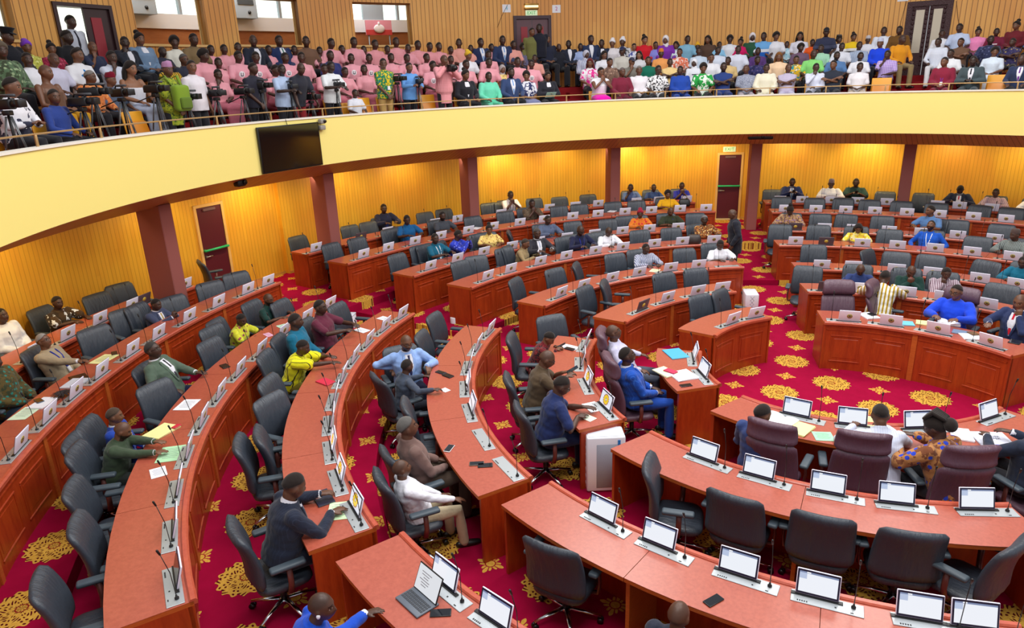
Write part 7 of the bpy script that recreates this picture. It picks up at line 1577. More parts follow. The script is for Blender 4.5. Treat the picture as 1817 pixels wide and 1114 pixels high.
(-9.541, 6.796, 3.72, 321.7, 1.07, 'knees', 0, ('plain', (234, 160, 172)), 'short', 'shirt', 1.0, 'flat', (36, 29, 26), 1, ('f', 'skirt'), 0, (200, 110, 128), 'pupil in pink dress, eighth pink uniform from the left in second gallery row', 2),
(-9.132, 6.042, 3.45, 324.0, 1.007, 'knees', 0, ('plain', (108, 214, 180)), 'long', 'smock', 1.1, 'short', (36, 29, 26), 1, (), 0, (104, 206, 172), 'man in a mint green smock and trousers', 1),
(-9.966, 8.967, 4.28, 317.3, 1.017, 'knees', 18, ('check', (234, 170, 158), (208, 122, 112), None, 0.8), 'short', 'shirt', 1.2, 'short', (36, 29, 26), 1, (), 0, (34, 34, 40), 'man in a salmon checked shirt beside the double door', 4),
(-9.29, 7.108, 3.72, 319.9, 0.923, 'lap', 0, ('print', (220, 190, 110), (236, 210, 150), (150, 120, 80)), 'long', 'shirt', 1.1, 'scarf', (170, 160, 160), 2, ('f',), 0, (34, 34, 40), 'woman in a grey headscarf and yellow print dress', 2),
(-8.756, 6.529, 3.45, 320.6, 1.071, 'knees', 0, ('plain', (50, 68, 110)), 'long', 'jacket', 1.1, 'short', (36, 29, 26), 1, ('vee', ('tie', 'tie_sky')), 1, (34, 34, 40), 'bearded man in a blue blazer left of the white print dress', 1),
(-9.741, 9.192, 4.28, 313.8, 0.955, 'lap', 0, ('smock', (92, 90, 130), (60, 58, 92), (190, 180, 196), 0.8), 'long', 'smock', 1.1, 'afro', (36, 29, 26), 3, (), 0, (34, 34, 40), 'man in a blue grey striped smock before double door', 4),
(-9.028, 7.41, 3.72, 318.4, 1.069, 'knees', 0, ('plain', (234, 160, 172)), 'short', 'shirt', 1.0, 'short', (36, 29, 26), 1, (), 0, (70, 56, 50), 'pupil in pink shirt, ninth pink uniform from the left in second gallery row', 2),
(-9.04, 8.548, 3.98, 314.0, 0.926, 'lap', -22, ('check', (234, 170, 158), (208, 122, 112), None, 0.8), 'short', 'shirt', 1.0, 'short', (36, 29, 26), 1, (), 0, (70, 56, 50), 'pupil in pink checked shirt, thirteenth pink uniform from the left in third gallery row', 3),
(-8.755, 7.702, 3.72, 316.2, 1.013, 'knees', -22, ('crest', (234, 162, 176)), 'short', 'shirt', 1.0, 'flat', (36, 29, 26), 1, ('f', 'skirt'), 0, (200, 110, 128), 'pupil in pink dress, tenth pink uniform from the left in second gallery row', 2),
(-8.459, 6.876, 3.45, 318.1, 0.991, 'lap', -22, ('splash', (226, 226, 236), (40, 46, 92), (60, 66, 110)), 'short', 'shirt', 1.1, 'afro', (36, 29, 26), 2, ('f', 'skirt'), 0, (120, 124, 160), 'woman in a white and navy patterned dress', 1),
(-8.099, 7.258, 3.45, 315.2, 0.981, 'phonelap', 0, ('plain', (36, 36, 46)), 'long', 'jacket', 1.1, 'bun', (36, 29, 26), 2, ('f', 'vee'), 0, (34, 34, 40), 'woman in a black blazer reading a pale green paper', 1),
(-9.539, 9.33, 4.28, 313.7, 1.01, 'stand', 18, ('plain', (112, 112, 62)), 'long', 'shirt', 1.1, 'short', (36, 29, 26), 2, (), 0, (34, 34, 40), 'man in an olive shirt standing at the double door', 4),
(-9.361, 9.494, 4.28, 311.7, 1.074, 'stand', -22, ('plain', (26, 28, 42)), 'long', 'shirt', 1.1, 'short', (36, 29, 26), 3, (), 0, (34, 34, 40), 'tall man in black standing with back to double door', 4),
(-9.206, 9.684, 4.28, 309.9, 1.118, 'lap', 0, ('plain', (34, 38, 58)), 'long', 'shirt', 1.1, 'short', (36, 29, 26), 2, (), 0, (34, 34, 40), 'guard in a dark uniform seated right of double door', 4),
(-8.96, 9.893, 4.28, 308.6, 0.929, 'knees', 0, ('plain', (30, 32, 42)), 'short', 'shirt', 1.2, 'bald', (36, 29, 26), 1, (), 0, (34, 34, 40), 'man in a black T-shirt at the middle aisle', 4),
(-8.708, 10.096, 4.28, 306.5, 0.998, 'lap', -22, ('plain', (36, 40, 58)), 'long', 'jacket', 1.1, 'short', (36, 29, 26), 3, ('vee',), 0, (34, 34, 40), 'man in a dark suit with head bowed beyond the aisle', 4),
(-8.452, 10.292, 4.28, 305.5, 0.926, 'knees', 0, ('plain', (158, 176, 220)), 'short', 'shirt', 1.1, 'short', (36, 29, 26), 1, (), 0, (34, 34, 40), 'man in a pale blue shirt between dark suits', 4),
(-8.192, 10.481, 4.28, 304.7, 1.092, 'lap', 18, ('plain', (40, 52, 86)), 'long', 'jacket', 1.1, 'short', (36, 29, 26), 1, ('vee',), 0, (34, 34, 40), 'man in a navy suit highest in the middle of back row', 4),
(-7.928, 10.663, 4.28, 303.8, 0.994, 'knees', -22, ('plain', (34, 42, 66)), 'long', 'jacket', 1.1, 'short', (36, 29, 26), 1, ('vee',), 0, (34, 34, 40), 'man in a midnight blue suit left of the white headwrap', 4),
(-7.934, 9.493, 3.98, 307.0, 0.978, 'lap', 18, ('stripe', (226, 228, 240), (50, 66, 130), None, 0.9), 'long', 'smock', 1.1, 'scarf', (190, 190, 206), 1, ('f',), 0, (34, 34, 40), 'woman in blue and white stripes at the middle aisle', 3),
(-7.533, 8.793, 3.72, 307.5, 0.996, 'knees', -22, ('splash', (230, 226, 232), (220, 40, 140), (236, 150, 200)), 'short', 'shirt', 1.1, 'long', (96, 34, 34), 2, ('f',), 0, (34, 34, 40), 'woman with long red brown hair in white and pink', 2),
(-7.515, 9.795, 3.98, 304.6, 0.953, 'lap', 18, ('plain', (230, 230, 238)), 'short', 'shirt', 1.1, 'long', (36, 29, 26), 2, ('f',), 0, (34, 34, 40), 'woman with long black hair in a white blouse', 3),
(-7.108, 9.104, 3.72, 304.8, 0.994, 'knees', 18, ('print', (130, 100, 86), (100, 76, 66), (170, 140, 120)), 'long', 'shirt', 1.1, 'flat', (36, 29, 26), 2, ('f',), 0, (34, 34, 40), 'woman in a brown patterned dress behind magenta skirt', 2),
(-7.037, 8.19, 3.45, 307.4, 1.03, 'clasp', 18, ('plain', (230, 230, 238)), 'none', 'shirt', 1.1, 'flat', (36, 29, 26), 2, ('f', 'skirt'), 0, (226, 10, 170), 'woman in a white top and magenta skirt', 1),
(-7.662, 10.837, 4.28, 302.6, 0.987, 'knees', -22, ('plain', (226, 220, 226)), 'short', 'shirt', 1.1, 'wrap', (232, 230, 236), 2, ('f',), 0, (34, 34, 40), 'woman in a white headwrap and white dress', 4),
(-7.071, 10.087, 3.98, 302.0, 1.027, 'lap', -22, ('plain', (200, 196, 188)), 'short', 'shirt', 1.25, 'cap', (40, 46, 84), 1, (), 0, (34, 34, 40), 'man in a beige T-shirt and navy cap', 3),
(-6.551, 8.54, 3.45, 304.1, 1.004, 'knees', 18, ('plain', (122, 34, 58)), 'long', 'smock', 1.1, 'grey', (100, 90, 88), 0, (), 0, (110, 30, 52), 'man in a maroon smock on the front gallery row', 1),
(-7.393, 11.003, 4.28, 299.9, 1.012, 'lap', -22, ('splash', (210, 210, 216), (50, 50, 58), (120, 120, 128)), 'short', 'shirt', 1.1, 'wrap', (230, 230, 238), 1, ('f',), 0, (34, 34, 40), 'woman in a white cap and black white print', 4),
(-7.122, 11.162, 4.28, 298.6, 0.885, 'knees', 0, ('print', (226, 228, 240), (80, 90, 160), (230, 230, 236)), 'short', 'shirt', 1.1, 'flat', (36, 29, 26), 4, ('f',), 0, (34, 34, 40), 'woman in a white and blue print beside red blouse', 4),
(-6.85, 11.313, 4.28, 297.5, 1.035, 'lap', 18, ('plain', (206, 24, 40)), 'long', 'shirt', 1.1, 'bun', (36, 29, 26), 4, ('f',), 0, (34, 34, 40), 'woman in a bright red blouse in the back row', 4),
(-6.299, 11.592, 4.28, 295.8, 1.022, 'knees', -22, ('plain', (128, 50, 170)), 'long', 'shirt', 1.1, 'scarf', (230, 226, 232), 2, ('f',), 0, (34, 34, 40), 'woman in a white headscarf and purple dress', 4),
(-6.66, 10.332, 3.98, 299.7, 0.926, 'lap', -22, ('plain', (214, 214, 220)), 'short', 'shirt', 1.1, 'long', (36, 29, 26), 4, ('f',), 0, (34, 34, 40), 'woman with wavy black hair above the green T-shirt', 3),
(-6.575, 11.456, 4.28, 296.2, 0.908, 'knees', 18, ('plain', (136, 138, 220)), 'short', 'shirt', 1.1, 'short', (36, 29, 26), 2, ('glasses',), 0, (34, 34, 40), 'man with glasses in a periwinkle shirt', 4),
(-6.195, 9.676, 3.72, 299.3, 1.001, 'lap', 0, ('plain', (16, 106, 84)), 'short', 'shirt', 1.1, 'short', (36, 29, 26), 2, (), 0, (34, 34, 40), 'man in a sea green T-shirt in the second row', 2),
(-6.606, 9.434, 3.72, 301.8, 0.991, 'chin', 18, ('plain', (120, 116, 108)), 'short', 'shirt', 1.1, 'cap', (60, 60, 80), 2, (), 0, (34, 34, 40), 'man in a grey shirt and dark cap hand on cheek', 2),
(-6.128, 10.618, 3.98, 296.8, 0.945, 'lap', 0, ('plain', (238, 160, 90)), 'short', 'shirt', 1.25, 'kufi', (216, 130, 50), 1, (), 0, (34, 34, 40), 'man in an orange smock and matching orange cap', 3),
(-5.671, 9.952, 3.72, 296.3, 0.946, 'cross', 0, ('plain', (236, 204, 140)), 'short', 'shirt', 1.1, 'short', (36, 29, 26), 1, (), 0, (34, 34, 40), 'man in a pale yellow T-shirt in the second row', 2),
(-6.15, 8.798, 3.45, 301.5, 1.025, 'lap', 0, ('plain', (230, 226, 234)), 'long', 'shirt', 1.1, 'grey', (120, 116, 112), 0, (), 0, (34, 34, 40), 'elderly man in a white shirt and black trousers', 1),
(-5.739, 9.037, 3.45, 298.8, 1.023, 'knees', 18, ('print', (232, 232, 236), (30, 30, 34), (226, 226, 230), 0.8), 'short', 'shirt', 1.1, 'short', (36, 29, 26), 1, ('glasses',), 0, (34, 34, 40), 'man in sunglasses and a black white printed shirt', 1),
(-5.196, 9.316, 3.45, 295.5, 0.994, 'lap', -22, ('plain', (32, 70, 166)), 'long', 'smock', 1.25, 'short', (36, 29, 26), 1, (), 0, (34, 66, 150), 'man in an all blue smock and trousers', 1),
(-4.68, 9.545, 3.45, 292.4, 1.024, 'knees', 0, ('splash', (40, 160, 70), (230, 236, 226), (24, 120, 50)), 'short', 'shirt', 1.1, 'afro', (36, 29, 26), 2, ('f',), 0, (34, 34, 40), 'woman in a green and white print blouse', 1),
(-5.071, 10.227, 3.72, 292.9, 0.915, 'lap', -22, ('logo', (228, 230, 240), (40, 44, 60)), 'long', 'shirt', 1.1, 'scarf', (230, 230, 238), 1, (), 0, (34, 34, 40), 'man in a white hooded top with dark lettering', 2),
(-6.022, 11.721, 4.28, 293.7, 0.89, 'knees', -22, ('print', (226, 232, 236), (120, 170, 170), (236, 236, 240)), 'short', 'shirt', 1.1, 'long', (36, 29, 26), 2, ('f',), 0, (34, 34, 40), 'woman in a white floral blouse above the orange dress', 4),
(-5.653, 10.845, 3.98, 294.3, 0.955, 'lap', -22, ('print', (226, 120, 90), (240, 226, 220), (210, 90, 60)), 'short', 'shirt', 1.1, 'flat', (36, 29, 26), 2, ('f',), 0, (34, 34, 40), 'woman in a coral and white dress holding paper', 3),
(-5.743, 11.842, 4.28, 292.6, 1.011, 'knees', 18, ('plain', (130, 180, 208)), 'short', 'shirt', 1.1, 'short', (36, 29, 26), 1, (), 0, (34, 34, 40), 'man in a light denim shirt against the slatted wall', 4),
(-5.178, 12.065, 4.28, 290.6, 0.986, 'lap', -22, ('plain', (86, 62, 50)), 'long', 'shirt', 1.1, 'long', (36, 29, 26), 2, ('f',), 0, (34, 34, 40), 'woman in a dark brown dress and pearl earrings', 4),
(-5.462, 11.957, 4.28, 290.8, 0.843, 'knees', 0, ('plain', (70, 50, 44)), 'short', 'shirt', 1.1, 'wrap', (226, 170, 40), 1, ('f',), 0, (34, 34, 40), 'child in a yellow headscarf before the brown dress', 4),
(-5.18, 11.047, 3.98, 291.8, 0.963, 'lap', 0, ('plain', (196, 212, 232)), 'short', 'shirt', 1.1, 'short', (36, 29, 26), 1, (), 0, (34, 34, 40), 'man in a very pale blue shirt in the third row', 3),
(-4.684, 10.382, 3.72, 290.7, 1.01, 'knees', 0, ('plain', (230, 230, 238)), 'short', 'shirt', 1.1, 'short', (36, 29, 26), 2, (), 0, (34, 34, 40), 'man in a plain white shirt right of the hooded top', 2),
(-4.603, 12.261, 4.28, 288.6, 0.969, 'lap', 0, ('plain', (230, 232, 240)), 'short', 'shirt', 1.1, 'afro', (36, 29, 26), 1, ('glasses', 'f'), 0, (34, 34, 40), 'woman with glasses and full hair in white', 4),
(-4.892, 12.166, 4.28, 288.7, 0.854, 'chin', 18, ('plain', (140, 196, 232)), 'short', 'shirt', 1.1, 'short', (36, 29, 26), 1, (), 0, (34, 34, 40), 'man in an aqua blue shirt with hands at mouth', 4),
(-4.702, 11.226, 3.98, 289.4, 0.959, 'lap', 18, ('plain', (214, 222, 240)), 'short', 'shirt', 1.1, 'short', (36, 29, 26), 1, (), 0, (34, 34, 40), 'man in an ice white shirt below aqua shirt', 3),
(-4.191, 9.731, 3.45, 289.5, 1.031, 'cross', 0, ('plain', (40, 62, 124)), 'short', 'shirt', 1.1, 'short', (36, 29, 26), 1, ('glasses',), 1, (40, 58, 112), 'man in a navy tunic with crossed arms', 1),
(-4.244, 10.537, 3.72, 288.3, 0.936, 'lap', -22, ('plain', (214, 184, 130)), 'short', 'shirt', 1.1, 'short', (36, 29, 26), 1, (), 0, (34, 34, 40), 'man in a tan T-shirt behind the navy tunic', 2),
(-4.31, 12.349, 4.28, 286.4, 0.899, 'knees', -22, ('plain', (206, 20, 96)), 'short', 'shirt', 1.1, 'bun', (36, 29, 26), 2, ('f',), 0, (34, 34, 40), 'woman in a deep pink blouse in the back row', 4),
(-4.012, 12.431, 4.28, 286.2, 1.001, 'lap', 0, ('plain', (38, 84, 60)), 'long', 'shirt', 1.1, 'scarf', (226, 220, 226), 1, ('f',), 0, (34, 34, 40), 'woman in dark green with white headscarf at the wall', 4),
(-4.187, 11.395, 3.98, 286.8, 0.965, 'knees', 0, ('plain', (222, 226, 244)), 'short', 'smock', 1.1, 'short', (36, 29, 26), 1, (), 0, (34, 34, 40), 'man in a bright white smock in the third row', 3),
(-3.642, 9.908, 3.45, 286.3, 0.967, 'lap', -22, ('print', (150, 156, 176), (130, 136, 156), (180, 184, 200), 0.5), 'short', 'shirt', 1.1, 'bald', (36, 29, 26), 0, (), 0, (170, 160, 170), 'bald man in a grey printed shirt on front row', 1),
(-3.55, 10.743, 3.72, 284.6, 0.924, 'knees', 18, ('print', (50, 50, 100), (30, 30, 70), (90, 80, 120)), 'short', 'shirt', 1.1, 'flat', (36, 29, 26), 1, ('f',), 0, (34, 34, 40), 'woman in a navy print with white beads', 2),
(-3.675, 11.537, 3.98, 284.2, 0.909, 'lap', 0, ('plain', (88, 56, 120)), 'short', 'shirt', 1.1, 'short', (36, 29, 26), 1, (), 0, (34, 34, 40), 'man in a plum purple shirt in the third row', 3),
(-3.709, 12.506, 4.28, 283.9, 1.005, 'knees', -22, ('band', (110, 170, 226), (226, 230, 240), (40, 100, 190)), 'short', 'shirt', 1.1, 'short', (36, 29, 26), 1, (), 0, (34, 34, 40), 'man in a blue and white football shirt', 4),
(-3.087, 12.638, 4.28, 281.9, 0.798, 'lap', 0, ('print', (170, 210, 226), (226, 236, 240), (110, 170, 200)), 'short', 'shirt', 1.1, 'short', (36, 29, 26), 1, (), 0, (34, 34, 40), 'man in an aqua patterned shirt in the back rows', 4),
(-3.401, 12.576, 4.28, 282.1, 0.988, 'knees', 18, ('plain', (230, 230, 238)), 'short', 'shirt', 1.1, 'afro', (36, 29, 26), 2, ('f',), 0, (34, 34, 40), 'woman in white right of the football shirt', 4),
(-3.019, 10.868, 3.72, 281.8, 0.977, 'lap', 0, ('plain', (240, 206, 170)), 'short', 'shirt', 1.1, 'long', (130, 84, 40), 2, ('f',), 0, (34, 34, 40), 'woman with golden brown hair in a peach top', 2),
(-3.181, 10.031, 3.45, 283.6, 0.976, 'knees', 0, ('plain', (234, 228, 206)), 'long', 'smock', 1.1, 'short', (36, 29, 26), 1, (), 0, (232, 226, 206), 'man in a cream smock and trousers', 1),
(-2.667, 10.142, 3.45, 280.7, 0.958, 'cross', 18, ('plain', (190, 180, 206)), 'short', 'shirt', 1.2, 'bald', (36, 29, 26), 0, (), 0, (196, 190, 216), 'bald man in a mauve shirt with crossed arms', 1),
(-2.592, 10.948, 3.72, 279.6, 0.903, 'knees', 0, ('print', (226, 180, 40), (40, 140, 150), (230, 230, 226)), 'short', 'shirt', 1.1, 'flat', (36, 29, 26), 2, ('f',), 0, (34, 34, 40), 'woman in a yellow and teal woven cloth', 2),
(-2.766, 12.693, 4.28, 279.8, 0.968, 'lap', 0, ('plain', (224, 222, 236)), 'short', 'shirt', 1.1, 'long', (36, 29, 26), 2, ('f',), 0, (34, 34, 40), 'woman in a white top with hand at hair', 4),
(-2.438, 12.741, 4.28, 279.3, 0.812, 'knees', 18, ('plain', (230, 90, 30)), 'short', 'shirt', 1.1, 'flat', (36, 29, 26), 1, ('f',), 0, (34, 34, 40), 'woman in a vivid orange top', 4),
(-2.611, 11.756, 3.98, 279.0, 0.942, 'lap', 18, ('plain', (110, 84, 110)), 'short', 'shirt', 1.1, 'afro', (36, 29, 26), 1, ('f',), 0, (34, 34, 40), 'woman with big curly hair in a dusky purple blouse', 3),
(-2.102, 12.782, 4.28, 277.3, 1.03, 'knees', 0, ('band', (50, 54, 80), (70, 74, 100), (34, 38, 62)), 'short', 'shirt', 1.1, 'cap', (36, 34, 40), 1, (), 0, (34, 34, 40), 'man in a dark cap and navy sports shirt', 4),
(-1.758, 12.814, 4.28, 277.3, 0.845, 'lap', 18, ('plain', (226, 226, 240)), 'short', 'shirt', 1.1, 'braids', (36, 29, 26), 1, ('f',), 0, (34, 34, 40), 'woman with braids in a white top', 4),
(-2.193, 11.008, 3.72, 277.5, 1.005, 'knees', 18, ('plain', (136, 216, 120)), 'short', 'shirt', 1.1, 'bald', (36, 29, 26), 1, (), 0, (34, 34, 40), 'man in a light green shirt leaning back', 2),
(-2.089, 11.827, 3.98, 276.5, 0.91, 'lap', -22, ('stripe', (190, 230, 206), (120, 190, 150), None, 0.7), 'short', 'shirt', 1.1, 'short', (36, 29, 26), 1, (), 0, (34, 34, 40), 'man in a green and white striped shirt', 3),
(-2.029, 10.243, 3.45, 277.2, 0.952, 'chin', 18, ('plain', (216, 220, 240)), 'long', 'shirt', 1.1, 'short', (36, 29, 26), 1, ('glasses',), 0, (34, 34, 40), 'man in a white shirt resting cheek on hand', 1),
(-1.614, 10.287, 3.45, 274.9, 0.992, 'cross', -22, ('plain', (40, 46, 60)), 'short', 'shirt', 1.15, 'short', (36, 29, 26), 2, (), 0, (34, 34, 40), 'man in a black T-shirt with crossed arms', 1),
(-1.64, 11.067, 3.72, 274.7, 0.95, 'knees', 18, ('plain', (84, 122, 172)), 'short', 'shirt', 1.2, 'short', (36, 29, 26), 1, (), 1, (34, 34, 40), 'man in a steel blue shirt behind the black T-shirt', 2),
(-1.405, 12.837, 4.28, 275.0, 0.885, 'lap', 18, ('band', (236, 196, 30), (232, 232, 236), (30, 30, 34)), 'short', 'shirt', 1.1, 'bun', (36, 29, 26), 2, ('f',), 0, (34, 34, 40), 'person with topknot in a yellow white black shirt', 4),
(-1.603, 11.873, 3.98, 274.2, 0.925, 'knees', 18, ('plain', (222, 224, 236)), 'short', 'shirt', 1.1, 'short', (36, 29, 26), 1, (), 0, (34, 34, 40), 'man in a white T-shirt below the yellow shirt', 3),
(-0.672, 12.854, 4.28, 272.6, 0.982, 'lap', 0, ('plain', (226, 230, 244)), 'long', 'smock', 1.3, 'short', (36, 29, 26), 1, (), 0, (34, 34, 40), 'large man in a white smock against the slatted wall', 4),
(-1.043, 12.851, 4.28, 272.7, 0.812, 'knees', 18, ('plain', (230, 230, 240)), 'long', 'smock', 1.1, 'kufi', (200, 196, 200), 1, (), 0, (34, 34, 40), 'man in a white smock with pale cap', 4),
(-1.187, 11.896, 3.98, 272.2, 0.932, 'lap', 18, ('stripe', (90, 120, 160), (210, 216, 230), None, 0.7), 'short', 'smock', 1.1, 'short', (36, 29, 26), 1, (), 0, (34, 34, 40), 'man in a grey blue striped smock in the third row', 3),
(-1.087, 11.099, 3.72, 271.8, 0.918, 'knees', 18, ('plain', (230, 230, 238)), 'short', 'shirt', 1.2, 'short', (36, 29, 26), 1, (), 1, (34, 34, 40), 'bearded man in a white shirt behind the front row', 2),
(-1.032, 10.32, 3.45, 271.7, 0.929, 'lap', 18, ('plain', (228, 224, 230)), 'short', 'shirt', 1.2, 'flat', (36, 29, 26), 1, (), 0, (180, 160, 140), 'man in a white shirt left of the empty yellow seat', 1),
(-0.291, 12.847, 4.28, 270.3, 0.98, 'knees', -22, ('plain', (112, 76, 30)), 'long', 'smock', 1.2, 'short', (36, 29, 26), 1, (), 0, (34, 34, 40), 'man in a brown smock with yellow stripes', 4),
(-0.683, 11.904, 3.98, 269.8, 0.958, 'lap', -22, ('plain', (24, 70, 226)), 'long', 'smock', 1.2, 'kufi', (200, 206, 230), 2, (), 0, (34, 34, 40), 'man in a vivid royal blue smock and striped cap', 3),
(-0.457, 11.101, 3.72, 268.6, 0.931, 'chin', -22, ('check', (160, 130, 210), (226, 214, 240), None, 1.1), 'short', 'shirt', 1.1, 'short', (36, 29, 26), 1, (), 0, (34, 34, 40), 'man in a lilac checked shirt with hand on face', 2),
(-0.237, 11.894, 3.98, 297.6, 1.016, 'knees', 18, ('plain', (226, 150, 30)), 'long', 'shirt', 1.1, 'bald', (36, 29, 26), 1, (), 0, (150, 130, 90), 'man in a mustard jacket beside the carved door', 3),
(0.626, 11.827, 3.98, 263.5, 0.921, 'knees', -22, ('check', (226, 230, 240), (190, 200, 226), None, 0.8), 'long', 'shirt', 1.1, 'short', (36, 29, 26), 1, (), 0, (226, 226, 232), 'man in a white checked shirt right of the carved door', 3),
(0.68, 12.777, 4.28, 262.7, 0.858, 'lap', 18, ('plain', (230, 230, 238)), 'short', 'shirt', 1.1, 'short', (36, 29, 26), 1, (), 0, (34, 34, 40), 'man in a white T-shirt by the carved door frame', 4),
(1.077, 12.727, 4.28, 262.3, 0.956, 'knees', -22, ('plain', (196, 210, 240)), 'short', 'shirt', 1.1, 'short', (36, 29, 26), 1, (), 0, (34, 34, 40), 'person in pale blue at the wall right of carved door', 4),
(1.101, 11.763, 3.98, 261.2, 0.898, 'cross', -22, ('plain', (110, 80, 62)), 'short', 'shirt', 1.1, 'short', (36, 29, 26), 2, (), 0, (34, 34, 40), 'man in a brown shirt with crossed arms', 3),
(0.897, 10.985, 3.72, 261.6, 0.898, 'knees', -22, ('plain', (228, 230, 236)), 'short', 'shirt', 1.15, 'short', (36, 29, 26), 1, (), 0, (34, 34, 40), 'man in a white shirt behind the maroon smock', 2),
(0.759, 10.217, 3.45, 261.7, 0.967, 'lap', -22, ('plain', (132, 30, 56)), 'long', 'smock', 1.1, 'short', (36, 29, 26), 2, (('lanyard', 'lan_purple'),), 0, (126, 28, 52), 'man in a maroon smock with purple lanyard badge', 1),
(1.323, 10.119, 3.45, 258.6, 0.973, 'phonelap', 0, ('plain', (66, 80, 86)), 'long', 'jacket', 1.1, 'short', (36, 29, 26), 3, ('vee', ('tie', 'tie_dark')), 0, (60, 72, 78), 'man in a grey suit looking at phone on front row', 1),
(1.472, 12.665, 4.28, 260.1, 0.849, 'lap', 18, ('plain', (240, 140, 190)), 'short', 'shirt', 1.15, 'bun', (36, 29, 26), 2, ('f',), 0, (34, 34, 40), 'woman in a candy pink dress in the back row', 4),
(1.696, 11.655, 3.98, 258.3, 0.912, 'knees', 18, ('print', (50, 56, 90), (36, 40, 70), (90, 96, 130)), 'short', 'smock', 1.1, 'short', (36, 29, 26), 3, (), 0, (34, 34, 40), 'man in a dark navy print smock beside pink dress', 3),
(1.739, 10.828, 3.72, 257.2, 0.894, 'lap', 18, ('plain', (214, 226, 240)), 'short', 'shirt', 1.1, 'afro', (36, 29, 26), 2, ('f', 'skirt'), 0, (214, 222, 236), 'woman in a pale white dress behind the yellow seat', 2),
(1.865, 12.59, 4.28, 257.6, 0.829, 'knees', 18, ('logo', (116, 30, 56), (230, 220, 226)), 'long', 'shirt', 1.2, 'short', (36, 29, 26), 1, (), 0, (34, 34, 40), 'man in a maroon sweater with white lettering', 4),
(2.256, 12.504, 4.28, 257.1, 0.934, 'lap', -22, ('plain', (110, 30, 40)), 'long', 'shirt', 1.1, 'bun', (36, 29, 26), 2, ('f',), 0, (34, 34, 40), 'woman in dark red with hair in topknot at the wall', 4),
(2.146, 11.553, 3.98, 256.1, 0.847, 'cross', -22, ('print', (60, 54, 96), (40, 36, 70), (160, 140, 90)), 'short', 'shirt', 1.1, 'short', (36, 29, 26), 1, (), 0, (34, 34, 40), 'man in a purple gold print shirt with crossed arms', 3),
(2.643, 12.405, 4.28, 256.0, 0.799, 'lap', 18, ('plain', (110, 140, 196)), 'short', 'shirt', 1.1, 'short', (36, 29, 26), 1, (), 0, (34, 34, 40), 'man in a blue shirt at the right gallery edge', 4),
(2.226, 9.894, 3.45, 253.4, 0.956, 'knees', -22, ('plain', (40, 52, 84)), 'long', 'jacket', 1.1, 'bald', (36, 29, 26), 1, ('vee', ('tie', 'tie_purple')), 0, (34, 34, 40), 'man in a navy suit and purple tie at gallery right edge', 1)]
